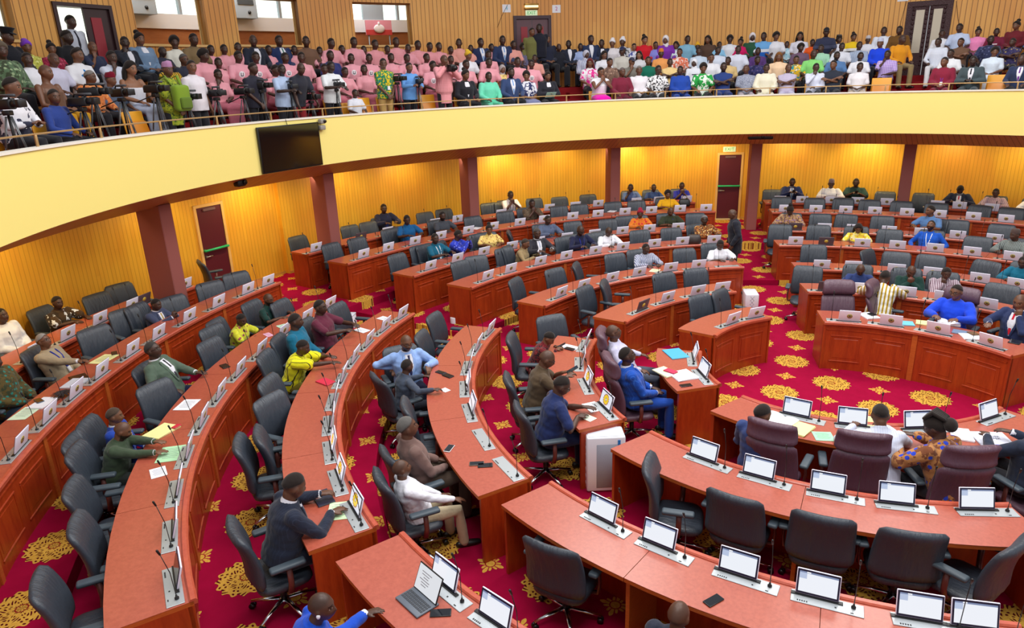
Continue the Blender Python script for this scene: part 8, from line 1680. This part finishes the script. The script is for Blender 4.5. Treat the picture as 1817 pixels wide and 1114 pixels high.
ITEMS=[
('sheet', 'pale yellow sheet on the desk before the elderly man', 'paper', -9.372, -4.536, 1.057, 20, (0.24, 0.34), (232, 230, 160)),
('phone', 'black phone beside the pale yellow sheet', 'phone', -9.445, -4.339, 1.057, 60, None, None),
('tablet', 'black tablet lying on grey papers on the left desk', 'tablet', -9.03, -5.1, 1.057, 70, (0.2, 0.26), None),
('papers', 'grey white papers under the black tablet', 'papers', -8.893, -5.233, 1.057, 30, (0.22, 0.3), (200, 204, 214)),
('papers', 'white papers carrying a blue grey phone', 'papers', -8.661, -5.753, 1.057, 25, (0.21, 0.3), (236, 238, 246)),
('phone', 'blue grey phone lying on white papers', 'phone', -8.748, -5.753, 1.077, 80, None, (70, 90, 110)),
('sheet', 'pale green sheet near the left photo edge', 'paper', -8.589, -5.998, 1.057, 30, (0.21, 0.34), (214, 236, 206)),
('tablet', 'black phone wallet on the fifth row desk', 'tablet', -7.895, -3.758, 0.894, 70, (0.1, 0.17), None),
('sheet', 'white sheet alone on the fifth row desk', 'paper', -7.317, -4.819, 0.894, 25, (0.21, 0.3), (236, 238, 246)),
('papers', 'thick pile of pale yellow papers beside the green suit', 'papers', -6.971, -5.423, 0.894, 10, (0.24, 0.33), (232, 230, 160)),
('booklet', 'small red card on the yellow papers', 'card', -6.89, -5.289, 0.912, 10, (0.06, 0.1), (200, 40, 60)),
('sheet', 'mint green sheet in front of the green suit', 'paper', -6.428, -5.711, 0.894, 40, (0.24, 0.34), (178, 226, 180)),
('sheet', 'white crested leaflet near the mint green sheet', 'paper', -6.209, -6.018, 0.894, 60, (0.15, 0.21), (236, 238, 246)),
('sheet', 'pink paper near the dark green shirt', 'paper', -8.315, -2.566, 0.894, 70, (0.1, 0.2), (230, 170, 200)),
('sheet', 'light green sheet before the dark green shirt', 'paper', -8.398, -2.176, 0.894, 70, (0.15, 0.21), (190, 226, 200)),
('sheet', 'white folded paper before the maroon shirt', 'paper', -7.063, -1.816, 0.894, 80, (0.15, 0.25), (236, 238, 246)),
('sheet', 'small white paper at the far end of fourth row', 'paper', -7.099, -1.215, 0.894, 80, (0.15, 0.21), (236, 238, 246)),
('booklet', 'red and white booklet before the yellow smock', 'booklet', -6.19, -3.586, 0.894, 80, (0.15, 0.24), (206, 40, 70)),
('booklet', 'navy diary under the dark suited hand', 'diary', -4.338, -5.645, 0.894, 60, (0.16, 0.26), (40, 44, 66)),
('sheet', 'light green papers under the dark suited right hand', 'paper', -4.06, -5.733, 0.894, 35, (0.2, 0.28), (206, 236, 190)),
('phone', 'dark phone beside the blue blazer hand', 'phone', -5.117, -2.507, 0.787, 80, None, (30, 40, 70)),
('tablet', 'blue black device next to the blazer', 'device', -4.961, -2.563, 0.787, 75, (0.09, 0.16), None),
('sheet', 'white card beside the slate grey sleeve', 'paper', -4.746, -2.959, 0.787, 70, (0.09, 0.12), (236, 238, 246)),
('phone', 'white rimmed phone alone on the third row desk', 'phone', -3.871, -4.207, 0.787, 10, None, (226, 226, 230)),
('phone', 'grey phone of the touching pair', 'phone', -3.435, -4.351, 0.787, -60, None, (120, 104, 92)),
('phone', 'black phone of the touching pair', 'phone', -3.338, -4.343, 0.787, -58, None, None),
('sheet', 'white paper with pen holding before red shirt', 'paper', -3.871, -0.942, 0.787, 80, (0.15, 0.25), (236, 238, 246)),
('phone', 'black phone lying on the white paper', 'phone', -3.845, -1.021, 0.793, 80, None, (40, 44, 60)),
('sheet', 'white notes under the navy shirt hand', 'paper', -2.834, -2.633, 0.787, 50, (0.18, 0.25), (236, 238, 246)),
('sheet', 'pale slip at the near end of second row', 'paper', -2.784, -2.916, 0.787, 70, (0.12, 0.18), (226, 236, 214)),
('folder', 'sky blue folder on the first row desk', 'folder', -2.395, -0.595, 0.787, -50, (0.36, 0.26), (70, 170, 212)),
('papers', 'yellow and white papers beside blue pinstripe suit', 'papers', -2.338, -1.288, 0.787, 60, (0.21, 0.3), (236, 232, 190)),
('booklet', 'crimson booklet lying on the papers', 'booklet', -2.275, -1.27, 0.807, 70, (0.1, 0.17), (196, 40, 84)),
('papers', 'large white document by the lit screen', 'papers', -2.099, -1.304, 0.787, -40, (0.3, 0.3), (236, 238, 246)),
('phone', 'dark phone on the desk corner below white document', 'phone', -1.987, -1.584, 0.787, -50, None, (66, 40, 50)),
('openbook', 'open white book before the navy suit', 'book', -0.788, -2.118, 0.787, -20, (0.17, 0.27), (236, 238, 246)),
('papers', 'yellow and white papers right of the open book', 'papers', -0.55, -2.214, 0.787, -15, (0.21, 0.3), (232, 230, 160)),
('sheet', 'light green square sheet on the near desk', 'paper', -0.309, -2.273, 0.787, 20, (0.2, 0.2), (160, 220, 180)),
('sheet', 'pale yellow sheet held by striped shirt', 'paper', 0.099, -1.715, 0.787, 0, (0.22, 0.3), (232, 230, 160)),
('papers', 'white papers between braids and the blue booklet', 'papers', 0.989, -1.651, 0.787, 10, (0.2, 0.28), (236, 238, 246)),
('booklet', 'white order paper booklet with blue curved band', 'booklet', 1.276, -1.654, 0.787, 20, (0.34, 0.36), (222, 226, 244)),
('phone', 'black phone on the third near desk', 'phone', -0.793, -5.289, 0.787, -30, None, None),
('phone', 'black phone in pouch beside the laptop', 'phone', -2.506, -6.4, 0.894, -60, None, None),
('papers', 'white papers with black device on right first desk', 'papers', -0.058, 2.157, 0.787, 40, (0.21, 0.28), (236, 238, 246)),
('tablet', 'black device lying on white papers', 'device', -0.013, 2.202, 0.807, 40, (0.1, 0.12), None),
('folder', 'light blue folder on the right first desk', 'folder', 0.455, 1.993, 0.787, 10, (0.24, 0.2), (110, 196, 226)),
('papers', 'pale yellow papers beside the light blue folder', 'papers', 0.721, 2.104, 0.787, 0, (0.24, 0.2), (232, 230, 160)),
('openbook', 'open book before the royal blue smock', 'book', 1.038, 2.236, 0.787, 0, (0.15, 0.22), (236, 238, 246)),
('folder', 'slate blue folder before the royal blue smock', 'folder', 1.179, 1.864, 0.787, -10, (0.22, 0.18), (110, 130, 160)),
('papers', 'white papers under a brown wallet', 'papers', 1.289, 1.705, 0.787, 20, (0.24, 0.24), (236, 238, 246)),
('booklet', 'brown wallet beside the navy suit hand', 'wallet', 1.328, 1.816, 0.807, 30, (0.11, 0.14), (110, 80, 50)),
('tablet', 'dark tablet at the right photo edge', 'tablet', 1.823, 1.711, 0.787, -20, (0.14, 0.18), None),
('sheet', 'red paper behind the first right console', 'paper', -0.167, 2.233, 0.787, 30, (0.1, 0.16), (206, 60, 90)),
('sheet', 'pale yellow sheet before the striped smock', 'paper', -4.0, 3.61, 0.787, 0, (0.18, 0.24), (236, 232, 190)),
('sheet', 'white papers before the cobalt shirt', 'paper', -9.008, 4.937, 1.057, 0, (0.2, 0.26), (236, 238, 246)),
('sheet', 'white paper near the red headwrap', 'paper', -6.6, 8.113, 1.057, 0, (0.2, 0.25), (236, 238, 246))]
EXTRA={'purifier': (-2.533, -3.024, 0.0), 'purifier2': (-2.228, 4.351, 0.0), 'bin': (-7.16, 0.966, 0.0), 'box': (-9.003, -0.053, 0.0), 'laptop': (-2.73, -6.381, 0.894), 'handbag': (-4.976, 9.428, 1.057), 'bag2': (-3.769, 5.771, 0.894), 'flowers': (-8.666, -5.515, 1.057)}
VC=[(208.72, 1.052), (200.74, 1.037), (199.23, 1.166), (196.02, 1.139), (191.89, 1.182), (188.17, 1.033), (184.25, 1.077), (180.72, 1.088), (178.25, 1.177), (174.17, 1.139), (167.67, 1.141), (158.58, 1.228), (155.49, 1.153), (171.41, 0.929)]
SEATS=[88.78, 75.71, 153.08, 162.57, 166.71, 192.48, 159.21]
CAM=[9.705655723230043, 4.559990337553572, -0.5039292926582535, 0.32568007395789583, -0.0362831879441568, 1232.7136388999431]
# ---------------------------------------------------------------- put everything in place
BN={'l':'left','m':'centre','r':'right','n':'near'}; RN=[0,'first','second','third','fourth','fifth','sixth','back']
ORD=['first','second','third','fourth','fifth','sixth','seventh','eighth','ninth','tenth','eleventh','twelfth','thirteenth','fourteenth','fifteenth']
TIE={'tie_pink':(196,90,120),'tie_navy':(34,36,80),'tie_dark':(40,38,48),'tie_gold':(180,150,60),'tie_silver':(176,186,206),'tie_sky':(120,160,214),'tie_red':(206,24,50),'tie_green':(50,110,90),'tie_purple':(110,50,140),'lan_blue':(40,50,150),'lan_dark':(30,32,50),'lan_white':(226,228,236),'lan_yellow':(220,200,40),'lan_purple':(110,50,150)}
def mkcloth(t):
    pat,c1=t[0],t[1]; c2=t[2] if len(t)>2 else None; c3=t[3] if len(t)>3 else None; sc=t[4] if len(t)>4 else 1.
    return cloth('%s_%s_%s_%s_%s'%(pat,c1,c2,c3,sc),c1,pat,c2,c3,sc=sc)
def short(lab,n):
    w=lab.split()[:n]
    while w[-1] in('the','a','an','in','of','with','and','by','on','at','to','from','beside','before','behind','between','under','through','right','left','one','its','his','her','white','pale','dark','blue','black','navy'): w.pop()
    return ' '.join(w)
def mkextra(ex):
    out=[]
    for e in ex:
        if isinstance(e,tuple): out.append((e[0],cloth(e[1],TIE[e[1]])))
        else: out.append(e)
    return tuple(out)
def furnish():
    for cx,cy,r,a0,a1,z,lab,npan in DESK: desk((cx,cy),r,a0,a1,z,lab,npan)
    PRO={}
    def place(proto,loc,rz,label,group):
        k=proto
        if k not in PRO:
            PRO[k]=[chair_proto(k) if k in('black','exec') else console_proto(k),False]
        o,used=PRO[k]
        if not used: PRO[k][1]=True; c=o
        else: c=copytree(o)
        c.location=loc; c.rotation_euler=(0,0,R(rz-90)); tag(c,label,None,group); return c
    for x,y,z,rz,kind,lab in CHAIR:
        col='black' if kind=='black' else 'purple high-backed'
        if isinstance(lab,str): l='%s swivel chair under the %s'%('black' if kind=='black' else 'purple',short(lab,11)); g='occupied %s swivel chairs'%col
        else:
            k,n,b,i,turn=lab; g='empty %s swivel chairs'%col; t='sideways ' if turn else ''
            l='only empty %s%s swivel chair on the %s row of the %s block'%(t,col,RN[i],BN[b]) if n==1 else 'empty %s%s swivel chair, %s from %s on the %s row, %s block'%(t,col,ORD[k],'the far end' if b=='l' else 'left',RN[i],BN[b])
        c=place(kind,(x,y,z),rz,l,g)
    for x,y,z,rz,kind,(k,b,i) in CONS:
        d={'form':'lit white','off':'lilac-backed','dark':'dark-backed gold-crested','crest':'yellow crest','flat':'folded flat'}[kind]
        place(kind,(x,y,z),rz,'%s screen console with microphone, %s from %s, %s desk of %s block'%(d,ORD[k],'the far end' if b=='l' else 'left',RN[i],BN[b]),'microphone consoles on the desks')
    for kind,lab,cat,x,y,z,rot,sz,col in ITEMS: item(kind,lab,cat,(x,y,z),R(rot),sz,col)
    # the order booklet carries blue bands and print
    wht=plain('air_white',(226,228,238),.4); grill=plain('air_grille',(150,156,170),.6,bumpn=(120,.6,.004)); strip=plain('air_blue',(40,130,210),.4)
    x,y,z=EXTRA['purifier']
    t=thing('air_purifier','tall white air purifier with grey grille and blue stripe on the carpet','purifier',(x,y,z),R(30)); m=MB(); m.rbox((0,0,.36),(.44,.26,.70),.02,0,None,2); m.build('casing',wht,t)
    m=MB(); m.rbox((.02,-.128,.34),(.26,.012,.56),.004,0,None,1); m.build('grille',grill,t); m=MB(); m.box((.145,-.131,.36),(.03,.008,.62)); m.build('light_strip',strip,t)
    m=MB()
    for k in range(6):
        for s in(-1,1): m.box((-.221,-.02,.12+k*.09),(.004,.012,.12),0,Matrix.Rotation(R(40*s),3,'X'))
    m.build('side_lattice',plain('lattice_grey',(190,194,206),.5),t)
    m=MB(); m.box((0,0,.712),(.4,.22,.004)); m.build('top_vent',plain('vent_pale',(206,210,222),.5),t)
    x,y,z=EXTRA['purifier2']
    t=thing('air_purifier','low white air purifier in the right aisle beside the second desk','purifier',(x,y,z),R(20)); m=MB(); m.rbox((0,0,.17),(.26,.42,.33),.02,0,None,2); m.build('casing',wht,t)
    m=MB()
    for k in range(3):
        for s in(-1,1): m.box((0,-.212,.09+k*.08),(.012,.004,.12),0,Matrix.Rotation(R(40*s),3,'Y'))
    m.build('front_lattice',plain('lattice_grey',(190,194,206),.5),t)
    x,y,z=EXTRA['bin']; t=thing('paper_roll','white paper towel roll standing on the carpet by left aisle','roll',(x,y,z)); m=MB(); m.lathe([(.02,.0),(.085,.0),(.09,.02),(.09,.21),(.085,.225),(.03,.225),(.028,.18),(.001,.18)],(0,0,0),24); m.build('roll',wht,t); m=MB(); m.lathe([(.034,.226),(.034,.229),(.028,.229),(.028,.226)],(0,0,0),16); m.build('core',plain('cardboard',(170,140,100),.7),t)
    x,y,z=EXTRA['box']; t=thing('storage_box','white box on the carpet behind the maroon shirt chair','box',(x,y,z),R(20)); m=MB(); m.rbox((0,0,.17),(.32,.26,.33),.012,0,None,1); m.build('body',wht,t); m=MB(); m.rbox((0,0,.345),(.33,.27,.03),.01,0,None,1); m.build('lid',plain('vent_pale',(206,210,222),.5),t)
    # tablet computer with keyboard
    x,y,z=EXTRA['laptop']; t=thing('laptop','grey laptop with white document on screen beside the bright blue suit','laptop',(x,y,z),R(-20)); gy=plain('laptop_grey',(92,100,112),.45)
    m=MB(); m.rbox((0,0,.008),(.29,.20,.014),.006,0,None,2); m.build('keyboard_base',gy,t)
    m=MB()
    for i in range(12):
        for j in range(4): m.rbox((-.122+i*.0222,-.045+j*.024,.0165),(.018,.019,.003),.001,0,None,1,False)
    m.build('keys',plain('keys_dark',(52,56,64),.5),t)
    M=Matrix.Rotation(R(-24),3,'X'); m=MB(); m.rbox(Vector((0,.07,.012))+M@Vector((0,0,.105)),(.29,.009,.21),.004,0,M,2); sc=m.build('display',plain('black_plastic',(18,18,20),.35),t)
    m=MB(); m.box(Vector((0,.07,.012))+M@Vector((0,-.0052,.106)),(.272,.002,.19),0,M); m.build('screen',plain('document_white',(20,20,20),.3,emit=(236,240,246),es=.85),sc)
    m=MB()
    for k in range(6): m.box(Vector((-.03,.07,.012))+M@Vector((-.01*(k%2),-.0066,.16-k*.02)),(.12-.03*(k%3),.001,.006),0,M)
    m.build('text_lines',plain('print_grey',(150,152,160),.8),sc)
    for key,lab,col in(('handbag','black leather handbag on desk beside the golden yellow blouse',(24,24,30)),('bag2','dark brown handbag on desk before the brown gold dress',(50,36,34))):
        x,y,z=EXTRA[key]; t=thing('handbag',lab,'bag',(x,y,z),R(20)); mt=leather('bag_%d'%col[0],col)
        m=MB(); m.rings([[Vector((w*math.copysign(abs(math.cos(a))**.6,math.cos(a)),d*math.copysign(abs(math.sin(a))**.7,math.sin(a)),h)) for a in [2*PI*j/16 for j in range(16)]] for w,d,h in((.15,.07,0),(.165,.08,.06),(.15,.06,.16),(.11,.025,.21))]); m.build('body',mt,t)
        m=MB(); m.tube([(-.07,0,.2),(-.06,0,.27),(0,0,.30),(.06,0,.27),(.07,0,.2)],.008,6); m.build('strap',mt,t)
    x,y,z=EXTRA['flowers']; t=thing('feather_fan','dark feather fan lying behind a console on the sixth desk','fan',(x,y,z)); m=MB()
    for k in range(14):
        a=R(k*25.7); m.tube([(0,0,.02),(math.cos(a)*.06,math.sin(a)*.06,.05),(math.cos(a)*.13,math.sin(a)*.13,.03)],[(.004,.002),(.02,.004),(.003,.002)],6)
    m.build('feathers',plain('feather_brown',(44,34,34),.8),t); m=MB(); m.tube([(0,0,.012),(.1,-.14,.012)],.009,6); m.build('handle',plain('feather_handle',(90,60,40),.5),t)
def booklet_print():
    for o in list(COL.objects):
        if o.get('label','').startswith('white order paper'):
            me=text_mesh('ORDER\nPAPER',.045,.0005); me.materials.clear(); me.materials.append(plain('ink_dark',(60,64,90),.7)); q=link('lettering',me,o); q.location=(0.02,.05,.0125)
            m=MB(); m.arc((0,-.36),[(.20,.0122),(.26,.0122),(.26,.0132),(.20,.0132)],50,130,14); m.build('blue_band',plain('booklet_blue',(60,66,200),.5),o)
def people():
    for n,(x,y,z,rz,s,po,ov,top,sl,kind,fat,hair,hc,sk,bd,ex,tr,lab) in enumerate(PEOPLE):
        P=pose(po,**ov)
        b=person((x,y,z),R(rz-90),s,'f%d'%n,P,lab,(mkcloth(top),sl,kind,fat),cloth('tr%s'%(tr,),tr),hair,True,sk,bd,hc,mkextra(ex),'people seated at the chamber desks' if po!='stand' else None)
        if kind=='jacket' or 'cuffs' in ex:
            J=skel(P); m=MB()
            for c in 'rl':
                E,W=J[c+'E'],J[c+'W']; m.tube([E*.14+W*.86,E*-.03+W*1.03],[.040,.036],12)
            me=bpy.data.meshes.new('cuffs'); me.from_pydata(m.v,[],m.f); me.materials.append(None); me.polygons.foreach_set('use_smooth',[True]*len(me.polygons)); setvec(me,'tc',Matrix.Identity(4)); q=link('shirt_cuffs',me,b); setmat(q,cloth('shirt_white',(226,226,236)))
        if 'watch' in ex:
            J=skel(P); E,W=J['lE'],J['lW']; m=MB(); m.tube([E*.2+W*.8,E*.1+W*.9],[.036,.035],12); me=m.mesh('wristwatch',plain('chrome',(200,204,210),.16,1.)); link('wristwatch',me,b)
        if 'earbud' in ex:
            h=skel(P)['head']; m=MB(); m.ball(h@Vector((.084,0,-.02)),(.014,.016,.02),8,6); link('earphone',m.mesh('earphone',plain('air_white',(226,228,238),.4)),b)
        if po in('phone','phonelap'):
            J=skel(P); w=(J['rW']+J['lW'])/2; m=MB(); Mx=Matrix.Rotation(R(28),3,'X'); m.rbox((0,0,0),(.078,.16,.01),.004,0,Mx,1)
            t=thing('smartphone','dark phone held by the %s'%short(lab,11),'phone'); q=m.build('case',plain('phone_30_32_36',(30,32,36),.35),t); m=MB(); m.box(Mx@Vector((0,0,.0055)),(.07,.148,.001),0,Mx); m.build('screen',plain('phone_glass',(26,28,34),.08),t)
            t.matrix_world=Matrix.Translation((x,y,z))@Matrix.Rotation(R(rz-90),4,'Z')@Matrix.Scale(s,4)@Matrix.Translation(w+Vector((-.01,.10,.055)))
    for x,y,z,rz,s,po,hy,top,sl,kind,fat,hair,hc,sk,ex,bd,tr,lab,rw in GAL:
        key='%s%d'%(po,hy); P=pose(po,head=(hy,-6,0))
        g='pupils in pink uniform' if lab.startswith('pupil') else 'spectators in the gallery'
        person((x,y,z),R(rz-90),s,key,P,lab,(mkcloth(top),sl,kind,fat if fat in(1.,1.1,1.2) else 1.2),cloth('tr%s'%(tr,),tr),hair,False,sk,bd,hc,mkextra(ex),g)
def gallery_gear():
    blk=plain('camera_black',(22,22,26),.4); gry=plain('camera_grey',(70,72,78),.4); yel=plain('seat_yellow',(226,158,36),.4); leg=plain('steel_grey',(120,124,128),.4,.6)
    for n,(a,h) in enumerate(VC):
        base=pol(FC,9.74+.30,a,3.45); rz=R(a+180-90)
        t=thing('tripod','black tripod carrying a video camera, %s from left along the balcony'%ORD[n],'tripod',base,rz,'press tripods along the balcony'); H=max(.55,min(1.3,h-.1))
        for k in range(3):
            d=Vector((math.cos(R(90+120*k)),math.sin(R(90+120*k)),0)); m=MB()
            for s in(-1,1): o=Vector((-d.y,d.x,0))*.012*s; m.tube([d*.03+o+Vector((0,0,H-.06)),d*.13+o+Vector((0,0,H*.5))],.008,6)
            m.tube([d*.12+Vector((0,0,H*.55)),d*.22+Vector((0,0,.01))],.009,6); m.build('leg',gry if n%3 else leg,t)
        m=MB(); m.tube([(0,0,H*.45),(0,0,H-.03)],.014,8); m.build('centre_column',blk,t); m=MB(); m.rbox((0,0,H-.02),(.09,.09,.06),.01); m.build('pan_head',blk,t); m=MB(); m.tube([(0.03,-.03,H-.02),(.08,-.32,H-.12)],.009,6); m.build('pan_handle',blk,t)
        t=thing('video_camera','black video camera on tripod, %s from left along the balcony'%ORD[n],'video camera',base+Vector((0,0,H+.01)),rz+R((n%3-1)*14),'press cameras along the balcony')
        m=MB(); m.rbox((0,-.03,.07),(.11,.28,.12),.02); m.rbox((.0,-.16,.06),(.08,.06,.09),.01); m.build('body',blk,t)
        m=MB(); m.tube([(0,.1,.075),(0,.21,.075)],[.045,.05],14); m.rbox((0,.235,.075),(.12,.05,.09),.008); m.build('lens',blk,t)
        m=MB(); m.tube([(0,-.1,.13),(0,-.08,.17),(0,.06,.17),(0,.08,.13)],.012,6); m.build('top_handle',blk,t)
        m=MB(); m.tube([(.05,.0,.17),(.05,.22,.17)],.017,8); m.build('shotgun_microphone',gry,t)
        m=MB(); m.rbox((-.11,-.02,.11),(.09,.012,.06),.004); m.build('flip_screen',gry if n%2 else plain('screen_off',(30,32,40),.12),t)
    def seat(a,z,rad,lab,grp):
        t=thing('auditorium_seat',lab,'seat',pol(FC,rad,a,z),R(a+180-90),grp)
        m=MB(); M=Matrix.Rotation(R(8),3,'X'); m.rbox((0,-.20,.60),(.44,.035,.46),.03,0,M,3); m.build('seat_back',yel,t)
        m=MB(); M=Matrix.Rotation(R(-74),3,'X'); m.rbox((0,-.12,.50),(.40,.36,.05),.025,0,M,3); m.build('folding_seat',plain('seat_orange',(206,126,20),.4),t)
        m=MB(); m.rbox((0,-.15,.18),(.08,.07,.36),.01); m.box((0,-.15,.01),(.2,.2,.02)); m.build('pedestal',leg,t)
    for k,a in enumerate(sorted(SEATS,reverse=True)): seat(a,3.45,10.26,'empty yellow folding seat, %s from left on the front gallery row'%ORD[k],'yellow gallery seats')
    for k,t in enumerate(sorted((t for t in GAL if t[18]==1 and t[5] in('lap','knees','cross','chin','phonelap','clasp')),key=lambda t:-math.atan2(t[1]-FC[1],t[0]-FC[0])%(2*PI))):
        lab=t[17]; p=Vector((t[0],t[1],t[2])); q=thing('auditorium_seat','yellow gallery seat under the %s'%short(lab,11),'seat',p,R(t[3]-90),'yellow gallery seats')
        m=MB(); M=Matrix.Rotation(R(8),3,'X'); m.rbox((0,-.20,.56),(.42,.03,.36),.03,0,M,2); m.build('seat_back',yel,q); m=MB(); m.rbox((0,.02,.355),(.40,.38,.045),.02); m.build('seat_pan',yel,q); m=MB(); m.rbox((0,-.1,.17),(.08,.07,.34),.01); m.build('pedestal',leg,q)
    for t in GAL:
        if 'with backpack' in t[17]:
            f=R(t[3]-90); M=Matrix.Translation((t[0],t[1],t[2]))@Matrix.Rotation(f,4,'Z')
            b=thing('backpack','bright green backpack worn on the chest by the lilac cap man','backpack'); b.matrix_world=M@Matrix.Translation((0,.23,1.0))
            gm=cloth('backpack_green',(120,150,40)); m=MB(); m.rbox((0,0,0),(.32,.16,.42),.06,0,None,3); m.build('bag',gm,b); m=MB(); m.rbox((0,.09,-.08),(.24,.06,.18),.03,0,None,3); m.build('front_pocket',cloth('backpack_dark',(90,116,34)),b)
            for s in(-1,1): m=MB(); m.tube([(s*.1,-.05,.2),(s*.13,-.14,.36),(s*.13,-.26,.32)],[(.025,.008)]*3,6); m.build('shoulder_strap',gm,b)
        if 'pale green paper' in t[17]:
            f=R(t[3]-90); b=thing('paper_sheet','pale green paper fan held by the black blazer woman','paper'); b.matrix_world=Matrix.Translation((t[0],t[1],t[2]))@Matrix.Rotation(f,4,'Z')@Matrix.Translation((.02,.36,.70))@Matrix.Rotation(R(40),4,'X')
            m=MB(); m.rbox((0,0,0),(.26,.2,.004),.002,0,None,1,False); m.build('sheet',plain('paper_mint',(190,232,220),.7),b)
        if 'filming by hand' in t[17]:
            f=R(t[3]-90); b=thing('video_camera','black hand-held video camera raised by the pink checked cameraman','video camera'); b.matrix_world=Matrix.Translation((t[0],t[1],t[2]))@Matrix.Rotation(f,4,'Z')@Matrix.Translation((-.02,.36,1.40))
            m=MB(); m.rbox((0,0,0),(.12,.26,.16),.02); m.build('body',blk,b); m=MB(); m.tube([(0,.12,0),(0,.24,0)],[.045,.055],12); m.build('lens',blk,b)
def lights_camera():
    d,h,yaw,pit,rol,f=CAM
    cy,sy,cp,sp=math.cos(yaw),math.sin(yaw),math.cos(pit),math.sin(pit)
    fw=Vector((sy*cp,cy*cp,-sp)); rt=Vector((cy,-sy,0)); up=rt.cross(fw)
    c,s=math.cos(rol),math.sin(rol); r2=rt*c+up*s; u2=up*c-rt*s
    cam=bpy.data.cameras.new('camera'); o=bpy.data.objects.new('camera',cam); COL.objects.link(o)
    o.matrix_world=Matrix(((r2.x,u2.x,-fw.x,0),(r2.y,u2.y,-fw.y,-d),(r2.z,u2.z,-fw.z,h),(0,0,0,1)))
    cam.sensor_fit='HORIZONTAL'; cam.sensor_width=36; cam.lens=f*36/1817; cam.clip_end=200; C.camera=o
    w=bpy.data.worlds.new('hall_ambient'); C.world=w; w.use_nodes=True; bg=w.node_tree.nodes['Background']; bg.inputs[0].default_value=(.92,.95,1,1); bg.inputs[1].default_value=AMB
    def area(x,y,z,e,size,col=(1,.97,.93),tgt=None):
        l=bpy.data.lights.new('ceiling_light','AREA'); l.energy=e; l.shape='DISK'; l.size=size; l.color=col
        q=bpy.data.objects.new('ceiling_light',l); COL.objects.link(q); q.location=(x,y,z)
        if tgt is not None: q.rotation_euler=(Vector(tgt)-Vector((x,y,z))).to_track_quat('-Z','Y').to_euler()
    for x,y in((-5,-3),(-5,4),(0,0),(1,6),(3,-4),(-1,-8)): area(x,y,9.2,CEIL,3.2)
    for a,e in((174.5,40),(164.2,40),(151,40)):  # added area lamps that brighten the corridor, not visible fittings
        l=bpy.data.lights.new('corridor_fill','AREA'); l.energy=e; l.size=1.2; l.color=(1,.98,.94); q=bpy.data.objects.new('corridor_fill',l); COL.objects.link(q); q.location=pol(FC,14.6,a,7.5)
    for a in(208,200,184.5,174.5,163.5,155,141,133,123.5,117,112,102.5,93,84,76):
        l=bpy.data.lights.new('downlight','SPOT'); l.energy=DOWN*(1.5 if a in(174.5,141,123.5,93) else .8); l.spot_size=R(150); l.spot_blend=.8; l.shadow_soft_size=.08; l.color=(1,.80,.38)
        q=bpy.data.objects.new('downlight',l); COL.objects.link(q); q.location=pol(O0,11.95,a,2.66); q.rotation_euler=(pol(O0,13.0,a,1.)-q.location).to_track_quat('-Z','Y').to_euler()
    for a in range(78,220,12):  # added ring of soft fill lamps between the downlight pools, no real cove
        l=bpy.data.lights.new('under_gallery_fill','AREA'); l.energy=UNDER_FILL; l.shape='RECTANGLE'; l.size=1.8; l.size_y=.3; l.color=(1,.86,.56); q=bpy.data.objects.new('under_gallery_fill',l); COL.objects.link(q); q.location=pol(O0,11.5,a,2.67); q.rotation_euler=(pol(O0,12.9,a,1.2)-q.location).to_track_quat('-Z','Y').to_euler()
    C.view_settings.view_transform='Standard'; C.view_settings.look='None'; C.view_settings.exposure=EXPO; C.view_settings.gamma=1; C.view_settings.use_curve_mapping=False
    cy_=C.cycles; cy_.use_denoising=True; cy_.max_bounces=5; cy_.diffuse_bounces=3; cy_.glossy_bounces=3; cy_.transmission_bounces=4; cy_.transparent_max_bounces=6; cy_.caustics_reflective=False; cy_.caustics_refractive=False; cy_.use_adaptive_sampling=True; cy_.adaptive_threshold=.025; cy_.sample_clamp_indirect=6
    try: cy_.denoiser='OPENIMAGEDENOISE'; cy_.denoising_input_passes='RGB_ALBEDO_NORMAL'
    except Exception: pass
AMB,CEIL,DOWN,UNDER_FILL,EXPO=.55,330.,70.,9.,.0
people()
room(); fixtures(); furnish(); booklet_print(); gallery_gear(); lights_camera()
